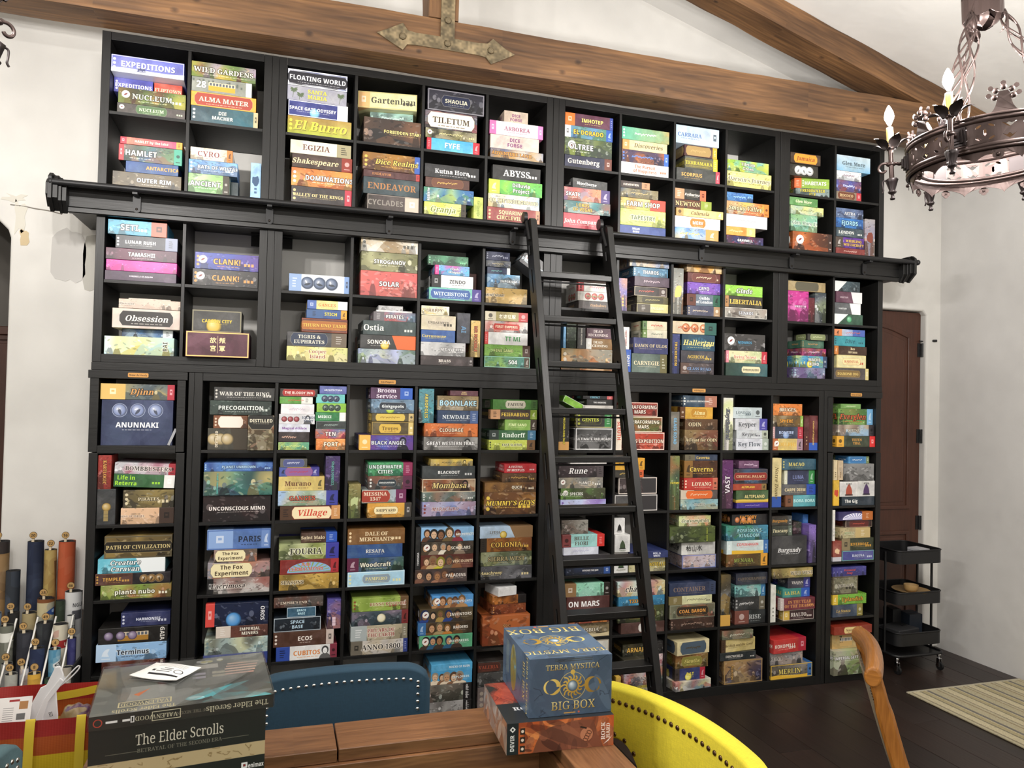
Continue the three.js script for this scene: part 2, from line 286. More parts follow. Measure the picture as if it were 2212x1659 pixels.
tag(mesh('shelf_plank', box(-0.001, 4.559, LTOP + 0.0005, TOP - 1.5615, -DEP, 0.002, 0.002), M.shelf), 'long level black plank between the upper and the lower shelves', 'plank');
// little wooden signs
{
  [[0.2, 'New Arrivals', 'amber wooden sign on the lone cube above the big navy box, leftmost sign'], [1.375, '4-6 Players', 'amber wooden sign on the lower shelf left of the ladder'], [3.216, '4-6 Players', 'amber wooden sign on the lower shelf right of the ladder'], [4.353, 'New Arrivals', 'smallest amber wooden sign, on the lone cube near the brown door']].forEach(([x, txt, label], i) => {
    const w = i === 3 ? 0.086 : 0.088, h = 0.021, c = cv(352, 84), g = c.getContext('2d'); g.fillStyle = '#c8924e'; g.fillRect(0, 0, 352, 84); g.fillStyle = '#d8a560'; for (let k = 0; k < 40; k++) g.fillRect(rnd() * 352, rnd() * 84, 60, 1);
    g.fillStyle = '#20130a'; g.font = 'bold 50px sans-serif'; g.textAlign = 'center'; g.textBaseline = 'middle'; g.fillText(txt, 176, 44, 318);
    const t = thing('shelf_sign', label, 'sign', [x, 1.8115, i === 0 || i === 3 ? 0.004 : -0.0005], 0, 'amber shelf signs');
    const s = new THREE.Shape(); const R = 0.006; s.moveTo(-w / 2 + R, -h / 2); s.lineTo(w / 2 - R, -h / 2); s.quadraticCurveTo(w / 2, -h / 2, w / 2, -h / 2 + R); s.lineTo(w / 2, h / 2 - R); s.quadraticCurveTo(w / 2, h / 2, w / 2 - R, h / 2); s.lineTo(-w / 2 + R, h / 2); s.quadraticCurveTo(-w / 2, h / 2, -w / 2, h / 2 - R); s.lineTo(-w / 2, -h / 2 + R); s.quadraticCurveTo(-w / 2, -h / 2, -w / 2 + R, -h / 2);
    const g2 = new THREE.ExtrudeGeometry(s, { depth: 0.003, bevelEnabled: false }), p = g2.attributes.position, uv = g2.attributes.uv; for (let k = 0; k < p.count; k++) uv.setXY(k, p.getX(k) / w + 0.5, p.getY(k) / h + 0.5);
    mesh('sign_plate', g2, std(0xffffff, 0.6, { map: ctex(c) }), t);
  });
}
// corner joining plates seen in the emptier cubbies, fixed under the cubby ceilings at the wall side
{
  const plate = (r, c, x0, label) => { const X = cubbyX(r, c), Y = rowY[r - 1] + CW; tag(mesh('joining_plate', [box(X + x0, X + x0 + 0.05, Y - 0.062, Y - 0.0005, -0.37, -0.362, 0.001), box(X + x0, X + x0 + 0.05, Y - 0.008, Y - 0.0005, -0.362, -0.3, 0.001)], M.blackMetal), label, 'bracket', 'black joining plates'); };
  plate(3, 2, 0.284, 'small black metal plate under the cubby ceiling above the purple box, left of a strip');
  plate(3, 3, 0.002, 'small black metal plate above the white box with three globes');
  plate(3, 10, 0.012, 'small black metal plate above the grass-green box right of the ladder');
  tag(mesh('grey_strip', (() => { const g = new RoundedBoxGeometry(0.012, 0.085, 0.004, 1, 0.0015); g.rotateZ(-0.38); g.translate(cubbyX(5, 1) + 0.316, 1.478 + 0.0412, -0.006); return metreUV(g); })(), std(new THREE.Color(0.35, 0.36, 0.38), 0.4)), 'small grey strip leaning beside the big navy box with three portraits', 'strip');
}
// ------------------------------------------------------------------ the game boxes: one line each
// row,cubby,x,y,width,height,setback in mm | ground colour | lettering colour | title | print
const BOXES = `
1,1,32,0,298,46,8|#4c4844|#d8e8c4|NUCLEUM|f:s P#54704a W K
1,1,35,46,296,74,8|#4a4632>#3c3a2c|#e8f2d8|NUCLEUM|f:s A#7ea24c,#c2b84a,#8a4a2c,#2c3a20 W K
1,1,178,121,127,68,80|#d6503c|#f4e3c0|FLIPTOWN|f:s
1,1,1,121,172,70,80|#5a5cb8|#eef|EXPEDITIONS|k
1,1,1,191,319,81,8|#6a70c4^#7d86cf|#ffffff|EXPEDITIONS|B#c9cdf0 S#e6eaf6 T#4a5078 k
1,2,4,0,309,78,8|#3a4c58>#2f6a78|#f2ede0|DIE MACHER|h.5 k R.07#c8b890
1,2,2,78,300,70,8|#f0a83c|#f4ead0|ALMA MATER|f:s P#a8483a E#6aa8d8,#ffffff
1,2,3,148,277,72,8|#8a8f88|#ffffff|28|t.16 h.6 G#e0a53a,#5f665f R.1#d8d8d8
1,2,1,221,296,74,8|#6e5a74|#f6f2dc|WILD GARDENS|f:s A#e8c93c,#8fae3c,#a04a4a,#5c8a3c,#c8b0d0
1,3,8,0,316,89,8|#a8883c^#a8b838|#f0e04c|El Burro|f:i h.7 k
1,3,9,89,295,80,8|#2a3478|#ffffff|SPACE GATE ODYSSEY|B#fff R.18#f4f4f4 O#7ab8e8 h.4
1,3,3,169,293,74,8|#a0a0b0|#f2e23c|SANTA MARIA|f:s h.6 Y#58684c
1,3,3,243,295,83,8|#f2f2f4|#f4f4f8|FLOATING WORLD|P#2c2c34 A#3c4888,#8890c0,#e8ecf8,#20242c B#ffffff
1,4,36,0,299,133,8|#20242c|#f0dc8c|FORBIDDEN STARS|t.68 h.4 A#5a3c2c,#8a5c3c,#1a1c20,#3c3028
1,4,89,133,228,60,60|#a4d0c4|#d8f0e8||N y-9 A#a4d0c4,#b4dcd0,#2c3030
1,4,27,194,308,88,8|#efe8ae|#3c3a34|Gartenbau|f:s h.5 y-9 L.2#e8b87a K B#c8c080
1,5,17,0,290,65,8|#4ab0e0^#6cc4e0|#ffffff|FYFE|h.6 L.08#c03040 R.13#c02c3c
1,5,8,65,281,52,8|#4a4630|#e0d494||N A#c8c0a0,#8a8450,#2c2a1c K W
1,5,3,117,287,95,8|#5a4c44|#3c2c20|TILETUM|f:s P#f0e8d4 A#b03c3c,#3c4c5c,#2c2420,#88a0b0 W K
1,5,15,213,313,117,8|#2c2c38|#f0e4c4|SHAOLIA|P#1c2440 h.25 B#8a8890 A#40404c,#24242e
1,6,17,0,306,52,8|#5c6a98|#f0a040|ADVENTURE LAND|f:s A#d8d0c0,#8a6a4a,#e0a850 t.4
1,6,15,52,281,76,8|#d9c3b8|#702868|DICE FORGE|h.6
1,6,9,129,310,75,8|#f6f0f6|#8a2c4c|ARBOREA|f:s h.4 L.12#d870a8 R.1#e888c0
1,6,97,203,139,73,30|#d8c4b0|#7a2c6c|DICE FORGE|h.5
1,7,4,0,291,67,8|#2c3048|#f8f0e0|Gutenberg|f:s h.55 t.4 R.68#7a4434 R.34#e0cc94 R.16#6a3c30
1,7,2,67,292,100,8|#3c4c3c|#ffffff|OLTREE|t.35 h.42 A#a8b83c,#2c3834,#5c7038,#606a60 W
1,7,2,167,295,68,8|#3c6cb8|#f8c43c|EL DORADO|h.5 L.12#f0f0f0 R.14#2c58b0 A#6a9ad0,#5a8a4c
1,7,2,235,296,71,8|#5c3044|#f8e87c|IMHOTEP|h.42 L.2#e07830 R.07#3c4c9c
1,8,1,0,308,67,8|#f2f0ea|#d85c30|The Pursuit of Happiness|h.6 K
1,8,4,67,304,73,8|#30304c>#6a3a3c|#5c8ae0||N A#e07830,#30304c,#4c3c5c k R.1#3c68b8
1,8,8,140,289,58,8|#e8d8a0|#5a4830|Discoveries|f:i h.55 L.15#d89858
1,8,4,199,306,73,8|#5cb89c>#b8a468|#f4f8ec||N f:i k
1,9,10,0,294,74,8|#3a3c38|#e8b060|SCORPIUS|h.4 t.35 R.1#b84858
1,9,71,74,224,79,20|#40443c|#d8c848|TERRAMARA|f:s P#6a6440 R.14#d8b838
1,9,67,154,223,65,20|#482428|#c0a068||N P#a88c58 R.14#d8a838
1,9,1,219,293,108,8|#c4dcf0|#4a6aa8|CARRARA|f:s h.3 t.32 R.2#c4dcf0
1,10,1,0,316,93,8|#ece48c|#5a5430|Darwin's Journey|f:i h.4 k A#ece48c,#e4da78
1,10,2,94,295,69,8|#8ab84c>#58a8e0|#e8e8d8|Tiletum Green|f:s h.6 A#e8d848,#7aa83c,#68b0d8
1,11,107,0,225,54,8|#3c4a48|#e8d84c|FRESHWATER FLY|f:s h.7 A#7a908c,#2c3a38,#d0dcd8 y-12
1,11,99,54,232,63,8|#8ab03c|#f4f8e8|HABITATS|h.5 k L.2#d86838 y-12
1,11,12,118,213,74,20|#282420|#ffffff||C#f0f0f0
1,11,8,192,225,67,8|#3a2a20|#8a3820|Jamaica|f:i P#e89c38 h.5
1,12,7,0,193,52,8|#887868|#e0c898|ROCOCO|f:s P#6a3c28 R.2#b83840
1,12,6,52,193,72,8|#4c5cb0|#c8d0f0||N A#a04838,#5c6cc0,#3c4c9c
1,12,7,125,191,59,8|#d8dcde|#8a7080||N A#d8dcde,#b8bcc8,#f0f0f0
1,12,6,185,262,100,8|#cfe4f4^#7ab4dc|#2c3c44|Glen More|f:s h.34
2,1,22,0,300,71,8|#34312f|#f4f4f4|OUTER RIM|t.6 h.4 A#6a5c40,#282828,#8a7a5a
2,1,77,71,230,53,8|#2c4c86|#f0a040|ANTARCTICA|t.7 h.5
2,1,45,124,277,78,8|#3c5c7c>#4a6a3c|#f4f4ec|HAMLET|t.35 A#2c5040,#7a9a5c,#3c5a88,#a86a4a R.13#4aa088 L.08#b03840
2,1,50,203,272,34,8|#e07858>#c84878|#f8e8d0|HAMLET by the lake|L.1#b83848 R.1#d8a040
2,2,286,0,49,178,8|#9cc8f0|#28486c||u N k
2,2,1,0,187,97,8|#dfeedd^#9cc46c|#ffffff|ANCIENT|h.33 A#7aac4a,#c8e4b8,#5a9a4a R.16#3a3426
2,2,190,0,38,85,60|#1c2c34|#3a5a64||
2,2,1,97,223,68,8|#5c9cdc|#e8f4fc|RATS OF WISTAR|t.6 A#88b8e8,#4a80c0,#6a6a7a K k
2,2,7,165,193,60,8|#f2ece6|#7a3a3a|CYRO|f:s h.6 A#d8b890,#f2ece6,#e8d8c0 R.14#c87a3a
2,3,35,0,300,87,8|#342c2e|#f0d898|VALLEY OF THE KINGS|f:s h.45 k R.12#b83c4c
2,3,33,87,302,92,8|#d06a30|#ffffff|DOMINATIONS|t.62 h.45 A#e89848,#8a3a20,#f0c070 k
2,3,35,180,298,71,8|#3c2a22|#ecd8a8|Shakespeare|f:i h.5 t.38 R.18#8a3428
2,3,25,251,301,68,8|#f0e8cc|#5a2c28|EGIZIA|f:s h.55 t.42 R.24#a09878
2,4,62,0,273,84,8|#3a3430|#8a847c|CYCLADES|t.35 h.5 R.28#c8b8a8 B#8a8078
2,4,41,84,294,88,8|#2c3a40|#b07848|ENDEAVOR|f:s h.5
2,4,40,172,295,37,8|#4c2c2c|#c88a50|ENDEAVOR|f:s t.32 R.07#b04040
2,4,35,210,300,91,8|#3c2e32|#f0c860|Dice Realms|f:i h.4 t.58 A#c89030,#5a3a30 k R.1#3c5ca8
2,5,281,0,53,123,8|#c4d060|#7a8a3c|La Granja|u v f:i
2,5,10,0,229,73,8|#c8d05c|#6a7a2c|Granja|f:i h.55 A#b8c84c,#e0e494 R.12#3c3428
2,5,6,73,274,78,8|#3c6cc0>#8ab04c|#ffffff|REBIRTH|V t.1 A#5a9a4c,#2c5ca8,#c8d84c,#e8e8c0
2,5,14,152,241,53,8|#4c3028|#e0b860||N P#6a4434
2,5,9,205,298,72,8|#242426|#f4f4f4|Kutna Hora|f:s h.45 K
2,6,6,0,304,79,8|#94403c|#f0d8a0|SQUARING CIRCLEVILLE|k h.6 R.08#c89070
2,6,10,79,296,75,8|#c8d4d8|#f0e4b0|ON THE UNDERGROUND|A#8aa0b8,#d0b060,#e8ecec h.45
2,6,12,154,309,78,8|#7cc04c>#2c8a4c|#f4fff4|Dilluvia Project|h.6 A#5ab04c,#a8d04c,#3ca068 L.2#b8cc4c
2,6,32,232,277,80,8|#242424|#f4f4f4|ABYSS|f:s h.6 K
2,7,3,0,224,89,8|#b83848|#f8e0d8|John Company|f:i h.4
2,7,6,90,285,70,8|#1c6468|#f0b43c|LORDS OF VEGAS|t.4 h.6 A#2c7478,#a04c3c,#e8e0d0,#185058
2,7,4,160,283,76,8|#d85838>#5c3468|#ffffff|SKATE|t.2 h.4 A#e8a070,#4c5aa0,#a0b8d0,#e06040 R.2#4c3c74
2,7,44,236,226,55,8|#38393a|#f0f0f0|Bloodborne|f:s h.4 t.4 y6
2,8,1,0,296,52,8|#2c4488|#f4f4f8|BRIAN BORU|h.5 t.35
2,8,3,52,292,95,8|#c0cc54^#8ab040|#4a5a34|TAPESTRY|l h.36 A#d8e07c,#a8c04c,#e8ec94
2,8,3,147,291,65,8|#8ab04c|#f4f0dc|FARM SHOP|h.6 A#c8d86c,#b85c38,#f0d0a8 R.35#c04838
2,8,2,213,243,54,8|#28344c|#c8b078||N A#8a7a4c,#2c3c5c,#c0b080 f:i
2,8,2,268,187,40,8|#342824|#f0e0d0|ELEMENTIEN|t.35 h.4 R.28#b88a68
2,9,7,0,295,70,8|#5c8ad0|#e8c058||N A#7aa8e0,#d8b058,#c8d4e8,#4c70b8 R.3#c89858
2,9,6,70,306,67,8|#f0eeea|#ffffff|MERV|P#e07830 h.4
2,9,13,138,319,47,8|#e0c484|#4a3420|Calimala|f:i h.6 L.15#c8985c R.15#d8b878
2,9,2,185,249,53,8|#5c3420|#e8c88c|NEWTON|f:s h.7 A#6a3c24,#4a2818 R.3#8a9a3c
2,9,1,238,211,63,8|#24221f|#f4ece0|Katharina|f:i h.4 L.3#b88c68 R.2#d86a48
2,10,6,0,260,52,8|#24284c|#ffffff|GRAVWELL|h.4 A#2c3468,#b83c50,#1c1c30
2,10,2,53,206,53,8|#e89c48|#f4d8a0||N R.3#e8c878
2,10,1,106,291,76,8|#e6e8ea|#a8acb0||N f:s
2,10,1,183,302,78,8|#e8a03c|#f4e0a8|Smoky Valley|f:i h.45 A#f0b850,#8a9ab0,#d85c30 R.12#d88038
2,10,1,261,187,53,8|#2c4c88|#a8d0f0||N A#3c68a8,#5c9cd0
2,11,34,0,295,118,8|#4a2a1c|#f4e4c4||A#c8602c,#2c1a14,#e88838,#7a3c20 W R.1#3a241c d=black and molten orange fiery artwork
2,11,18,118,197,106,8|#88c8d8^#a8c474|#3c5a4c|Glen More II|f:s h.28 A#7ab0a0,#c8d890,#5c8a4c
2,11,15,224,246,54,8|#c8d09c|#7a8048||N A#a8b85c,#e0d488,#8aa8a0,#d8d8b8
2,11,6,279,210,51,8|#588c4c|#f0f4c8|Glen More|f:s h.45
2,12,10,0,223,42,8|#7a2c28|#f0dcd0||N
2,12,234,0,78,244,8|#b8a488|#7a3c30||u N A#d8c8b0,#a05c48,#8088a8
2,12,6,42,221,69,8|#5c3490|#f4c85c|WHIRLING WITCHCRAFT|f:s h.55 A#6c3ca0,#40246c L.25#4c4038
2,12,10,112,214,59,8|#2c3c48|#f4f4ec|LONDON|f:s h.45 t.36 K
2,12,6,171,212,62,8|#2c6ab0|#a8dcf8|FJORDS|l h.6 A#3c80c8,#204c8c
2,12,6,233,212,63,8|#3c4a6c^#28304c|#e8ecf4|ASTRA|f:s h.4 A#88a0c8,#2c3858
3,1,3,0,310,45,8|#402c44|#e8e4ec|CHRONICLE OF AVALON|h.2
3,1,7,45,307,52,8|#d8389c|#e860b4||A#e048a8,#c82c8c d=plain hot pink
3,1,4,98,309,55,8|#4c2438|#ffffff|TAMASHII|h.45 A#6c3048,#38182c
3,1,44,153,270,63,8|#303236|#f0f0f0|LUNAR RUSH|h.35 R.2#8088a0 k
3,1,10,217,255,70,8|#58b0dc>#3c8a9c|#f4fcff|SETI|l h.55 t.36 K R.27#a85c44 A#6cc0e4,#4c9cb8
3,2,33,0,302,81,8|#302e2e|#e89c4c|CLANK!|h.45 A#403c3a,#242222 W k K
3,2,42,81,293,81,8|#4c3c90>#3c4c9c|#f0a850|CLANK!|h.45 A#3c54a8,#5c3c88 W k K
3,3,36,0,299,88,8|#f4f6fa|#4c6c9c||L.2#8aa4cc R.09#7a98c8 C#4c5c78 d=white box with three globe pictures
3,4,39,0,296,130,8|#c8605c^#b84c50|#ffffff|SOLAR|l h.26 A#d06c60,#c05858
3,4,40,130,295,99,8|#8a8c60|#f4f4ec|STROGANOV|l h.28 A#a8a478,#5c5c38,#c8c8a0,#3c3c28
3,4,37,230,298,95,8|#f2f2ec>#a07c48|#4c4a44||A#c8bc98,#e8e4d8,#a8884c,#8a6a3c,#f2f2ec k K d=white and tan box with beetle emblem
3,5,48,0,287,66,8|#7cc0b0|#dceef8|WITCHSTONE|f:s h.4 P#3c5c98 A#8cd0c0,#5ca898 R.18#4a3c88
3,5,60,66,228,67,8|#fafafa|#181818|ZENDO|t.62 h.4 L.22#1c1c1c
3,5,290,66,45,105,120|#5c2420|#8a4038||u
3,5,78,134,188,52,8|#4ab4e4|#ffffff|Crash Octopus|f:i h.5 L.1#e04890 A#e84890,#5cc0ec
3,5,42,186,222,56,30|#3c5c48|#8ad0a0||A#4c8a64,#2c4038,#6ac08c k K d=dark green box with pale green creature
3,6,9,0,237,85,8|#c8a460|#1c1814|MIND MGMT|t.22 h.62 A#c8a460,#d0b070
3,6,15,85,187,75,8|#4a90c8|#f4fafc|IMPERIUM|t.65 h.25 A#8ac0e4,#5c4838,#d8e8f0,#3c78b0
3,6,182,160,153,81,8|#38383c|#d8e8f4|XENO PROFITEERS|r-32 h.8 W
3,6,19,160,133,40,30|#24304c|#7ac0b8||N R.15#e0e4e8
3,6,12,201,142,37,30|#4c5468|#c8b890||N A#6a7080,#3c4454,#8a8468
3,6,11,238,137,48,30|#2c3454|#d8dcec||k K N
3,7,115,0,202,48,30|#3c3430|#c89c6c|Zimbabwe|f:s h.4 t.6
3,7,110,48,206,53,30|#f0eee4|#6a9a4c||N C#c84838
3,7,112,101,203,54,30|#e4e2dc|#b84c5c||N L.16#c84848
3,7,130,156,194,15,50|#6a6a64|#c8c8bc||
3,7,130,171,192,33,50|#3c3c3a|#8a8a84||
3,8,2,0,54,189,8|#5c58a8^#3c4468|#e8c868||u k A#6c68b8,#c8885c
3,8,130,0,205,55,30|#d8cc84|#f0ecc0|ENIGMA|t.65 h.4 L.42#4c4438 B#e0d8a0
3,8,130,56,205,41,30|#5c5430|#e0d488||N P#3c3820
3,8,112,97,214,56,30|#2c2220|#d8604c||N B#d8ccb0 R.25#4c3c34
3,8,107,153,228,57,20|#443040|#d8c0c8||N
3,8,103,210,227,55,30|#4c80a0|#f0f4f4|THAROS|h.5 k A#5c90b0,#3c7090
3,8,74,266,257,62,20|#a8b4d0>#d8b890|#8a6a3c||A#c8c8b8,#88a8e0,#e0c898,#b89470 d=pale blue and sandy artwork
3,9,3,0,67,273,8|#7c7c78|#e8c870||u N A#a8a89c,#c87840,#d8dce0,#5c605c
3,9,112,0,223,61,30|#44465c|#c8b8a0||N R.2#a88a68 k
3,9,108,61,227,70,30|#5c6a78|#f4f4f4|Guilds of London|f:s h.65 L.26#5c3428 R.22#2c5c48
3,9,109,132,226,69,30|#7c4cac>#5c5cb8|#f0f0ff|CRYO|l h.42 A#8c58b8,#5c50a8
3,9,110,202,224,57,30|#5c2c28|#f0dcb8||N P#6a3830 K
3,9,97,259,238,58,20|#c88838|#f0e0c0||A#e0a850,#d8d0b8,#6a4020,#f0c070 d=golden brown landscape artwork
3,10,1,0,299,63,8|#7c746a|#d8dce4|STINKOS|h.4 A#a09488,#4c4640,#c8c4bc B#d8d4cc
3,10,1,64,266,69,8|#28241e|#ecc45c|LIBERTALIA|f:s h.55 L.1#a87c50
3,10,2,133,264,65,8|#7cb838^#98cc50|#f8fcf0|Glade|f:i h.6 A#8cc848,#6aa830,#b0dc60
3,11,4,0,154,191,8|#b82c84>#8c2468|#f4d8ec|UNDIT:19|t.6 h.1 A#c83c90,#a02878
3,11,208,0,82,190,8|#3c4854|#d8dcd8||A#e8eaec,#5c6a3c,#2c3440,#f4f4f4 d=white and dark diagonal box with planet
3,11,159,0,45,155,8|#5c1c24|#8a3038||u A#6c2430,#481418
3,11,4,192,280,61,8|#a89468|#3c3428||P#5c5848 C#a89468 d=tan box with dark oval and engraved figures
3,12,4,0,220,66,8|#2c4c3c|#a8d8b8||D#e4eae8 O#4c9c6c
3,12,6,66,201,71,8|#4c5054|#e8ecec|UNSETTLED|h.16 t.3 e#e4e6e6
3,12,16,138,201,71,8|#5c3448|#d8c8d0|UNSETTLED|h.16 t.3 e#e4e2e4
3,12,4,209,195,67,8|#34444c|#c8d4d8||D#e8ecec A#4c6068,#2c383c
4,1,10,0,302,87,8|#a8d4dc|#2c2c24|RAI|V t.87 A#e8cc4c,#b8dce0,#e0ecec,#f0d858
4,1,76,87,224,39,50|#20283c|#a8d4f8||A#5c98d8,#20283c,#c8e8fc,#2c4070 R.2#e8ecf0 d=dark blue box with glowing light burst
4,1,40,127,295,93,8|#dcc8b8|#f8f4ec|Obsession|f:i P#2c2826 h.4
4,1,66,221,269,44,8|#d8c4b4|#4c4038|Obsession|f:i t.12 h.4 A#d8c4b4,#ccb4a4
4,1,101,265,186,9,40|#c8bcb0|#a09488||
4,2,16,0,288,124,-40|#4c2030|#f0dca0|故宮叛軍|f:s h.5 B#e8c878 d=deep burgundy box with gold corners and characters
4,2,36,124,228,109,10|#34322e|#e8c83c|CARSON CITY|h.2 B#8a8468 O#c8a838 d=charcoal box with filigree corners and gold lettering
4,3,34,0,301,73,8|#ece098|#8a3420|Cooper Island|f:s h.55 A#e0d07c,#c8d08c,#f4ecb8,#b8a850
4,3,34,73,294,73,8|#3c3a3c|#ece4d0|TIGRIS & EUPHRATES|f:s h.55 P#28344c R.26#6a5c4c
4,3,103,147,227,71,8|#5c241c|#e8c050|THURN UND TAXIS|f:s P#a86428 h.35 B#8a4428 K
4,3,125,218,201,46,8|#2c4c8c|#f0d83c|STICH|t.6 h.5 L.4#3c5c8c R.15#e8a030
4,3,128,265,200,45,8|#e8d888|#c8582c|GANGES|f:s h.45 L.22#4c68a8 R.24#d8d8e0
4,4,36,0,299,75,8|#a8b0d8|#f0f4f4||A#8890c8,#c8d0ec,#7a9a4c,#3c5a38,#e8ecf4,#a8a860 d=blue violet and green watercolour landscape
4,4,45,75,290,73,8|#2c2c2c|#f4f0e8|SONORA|l t.33 h.4 e#e06830 O#f0c03c
4,4,58,148,277,75,8|#2c3c3c|#f4f4ec|Ostia|f:s t.2 h.55 K
4,4,112,224,223,49,30|#8a4c60>#b84c50|#f4f0ec|PIRATES|t.5 h.5 L.25#6a6468 A#c85c58,#5c9cb8
4,4,129,273,191,11,50|#e4e4e0|#888||
4,4,139,283,130,25,50|#a8a8a8|#e0e0e0||A#c8c8c8,#888888,#e8e8e8 d=crinkled silver foil pouch
4,5,11,0,288,51,8|#383030|#f0e8e0|BRASS|f:s h.4 R.1#484040
4,5,11,51,243,73,8|#a8a8a8|#f0f0f0|NIDAVELLIR|f:s h.28 t.7 A#d0d0d0,#707070,#e8e8e8
4,5,282,51,53,199,8|#e4c47c|#c8603c|MR NOODLE|u v A#e8cc8c,#dcb868
4,5,204,124,73,163,8|#303236|#5c8ab0|AI|u v t.55 h.5
4,5,11,124,184,64,8|#2c5498|#e0c868|Carcassonne|f:s h.32 t.38
4,5,10,188,187,78,8|#d0c8a8|#2c2820|UNDAUNTED|f:s h.22 K
4,5,9,267,151,49,8|#e4dcc0|#6a5028|HAPPY|h.5 A#f4f0e0,#e8c868,#a8a090 B#f0ecdc
4,6,9,0,261,62,8|#3c7470|#e8f4ec|504|h.5 t.62 A#4c8c84,#a8c84c,#2c5c5c B#a8dcd0 R.13#4c4030
4,6,8,62,262,63,8|#78a848|#d8e898|FINE SAND|l h.35 R.17#4c3428 A#88b450,#6a9c40
4,6,8,125,246,68,8|#ecece8|#3c8a4c|TT MI|t.65 h.5 L.08#c83c38
4,6,9,193,244,61,8|#d8d0c8|#f4e4c8|FIRST EMPIRES|P#b83830 h.3 A#e8e4dc,#8a8a94,#c84c40
4,6,8,255,245,51,8|#a89c64|#f4f0dc|老婆征服|f:s h.6 L.25#d8d0b8 R.22#b83c3c
4,7,9,0,312,122,8|#d88c34>#a8a8a4|#e8e0d0||A#e8a848,#4c5c58,#d86c2c,#e8dcc4,#788890 k d=orange and grey marbled paint swirls
4,7,38,122,59,141,8|#2c3c2c|#4c5c40||u A#3c4c34,#1c281c d=dark green shrink-wrapped standing box
4,7,104,122,49,138,8|#34322f|#d8d4c8|DEAD RECKONING|u v
4,7,157,122,162,62,8|#8a6434|#f0ece0|DEAD RECKONING|f:s h.6 t.45 L.2#e8e8e4
4,7,20,122,15,128,8|#78b4e0|#fff||u
4,7,159,184,158,59,8|#4c2c38|#e8dcd8|DEAD RECKONING|f:s h.55 t.45
4,8,50,0,38,130,8|#2c58b8|#f4f4f4|SPOTS|u v h.6
4,8,93,0,228,110,8|#52645f|#ecdcb8|CARNEGIE|f:s t.42 h.28 R.2#6a6440
4,8,103,110,223,93,8|#2c3264|#d8c89c|DAWN OF ULOS|f:s h.28
4,8,30,130,45,129,8|#f0ece4|#8a2c28|TRICKTAKERS|u v
4,8,165,204,160,48,20|#d8d0b8|#5c6a5c||N L.18#6a8448
4,8,164,252,160,51,20|#e0d4b4|#b84c3c||N L.18#5c7a48
4,9,60,0,225,67,8|#4c4448|#88a8d8|GLASS ROAD|f:s h.4 t.55 A#6a5c58,#3c3840 L.25#5c4840
4,9,1,0,52,234,8|#2c3468|#e0b850|TRICKERION|u v A#2c3468,#3c4478
4,9,61,67,225,73,8|#383640|#d8b850|AGRICOLA|f:s h.35 K
4,9,66,140,223,96,8|#20445c|#f0dc88|Hallertau|f:i h.45 K E#305c74,#1c3848
4,9,2,237,297,74,8|#d8c8a4|#b85c3c||N R.28#2c5c54 C#c87848 d=beige box with dark semicircle and red stamps
4,10,16,0,294,78,8|#2c4438>#3c6c74|#2c2c28|EMBARCADERO|P#e4d8b0 h.2 t.6
4,10,17,78,289,74,8|#ece0bc|#b8503c|living forest|f:s h.35 R.14#b83040 L.06#d88a98 A#e4d8ac,#a8bc88
4,10,3,152,287,103,8|#343230|#5ca8d0|NIDAROS|h.22 A#4c4a4a,#8a8a8c,#242220 W d=charcoal box with grey bearded faces
4,11,63,0,237,67,20|#44305c|#a8d0d8||k A#5c4078,#88a8b8,#3c6a70,#c8c8dc d=purple box with two pale masks
4,11,87,68,236,74,30|#2c84c8|#f4f4f0|MACHI KORO|h.6 t.58 A#3c94d8,#e8d84c R.14#3c4c68 O#e8d84c
4,11,148,142,182,50,50|#5c2c50|#f0d0e0||N A#e07838,#c83c8c,#2c4430,#4c3c70
4,11,146,193,167,49,50|#3c6450|#c89058||N k
4,11,180,242,155,42,40|#2c2c24|#d8e0b8||P#8a9468 N
4,12,6,0,270,74,8|#4c4a48|#e8cc78|DIAMOND DIG|f:s h.3 t.4 P#7c643c R.1#d8c888
4,12,27,74,227,83,8|#ece0a8|#b84430|KARNIVAL|f:s h.25 P#ece0a8 K B#d8c888
4,12,7,158,252,55,8|#3c2418|#f0e0b8|Res Arcana|f:s h.6 L.12#c87830
4,12,4,213,241,63,8|#3494a0|#1c4c58|Dive|f:i h.55 k K
4,12,2,277,241,43,8|#e8ecf4>#3c5ca8|#d85c30||N L.25#d88a5c R.4#4c64b0
5,1,8,0,309,216,8|#20264c^#1a2040|#ffffff|ANUNNAKI|h.16 q.55 C#7a88b0
5,1,1,217,320,74,8|#4c5c64|#d89c58|Djinn|f:i h.5 t.55 L.33#d8b468 R.34#a8543c R.1#b03040 A#5c6c74,#3c4a54,#e0c070
5,2,213,0,122,172,-20|#6a5c34|#f0e8d0|DISTILLED|h.13 q.15 P#1c1a16 A#8a7440,#5c4828,#a8a088,#3c3420,#a85838 d=olive brown standing box with bearded man picture
5,2,28,0,184,106,8|#28241f|#ece0c8|DISTILLED|V t.22 h.6 e#3c3428 C#a89468
5,2,52,106,159,63,8|#7c4c30|#e8dcc8||k L.4#7c4c30 A#8a5838,#6a4028 P#e8e0d4
5,2,34,172,287,70,8|#2c3834|#ecf4ec|PRECOGNITION|h.4 t.5 A#3c4c44,#24302c K
5,2,51,243,284,65,8|#2e2e2c|#e8e4dc|WAR OF THE RING|f:s h.38 k K
5,3,6,0,150,39,8|#5ca890|#e0e88c||N A#d8d86c,#4c9480
5,3,189,0,146,58,8|#e0843c|#fff0d8|FORT|h.5 A#e89850,#c86830,#f0c080
5,3,6,40,150,50,8|#302424|#e0b8a0||N t.35 f:i
5,3,185,58,150,48,8|#d83c68|#fff4f0|TEN|h.6 A#3c8cc8,#e87838,#d83c68,#f0a848
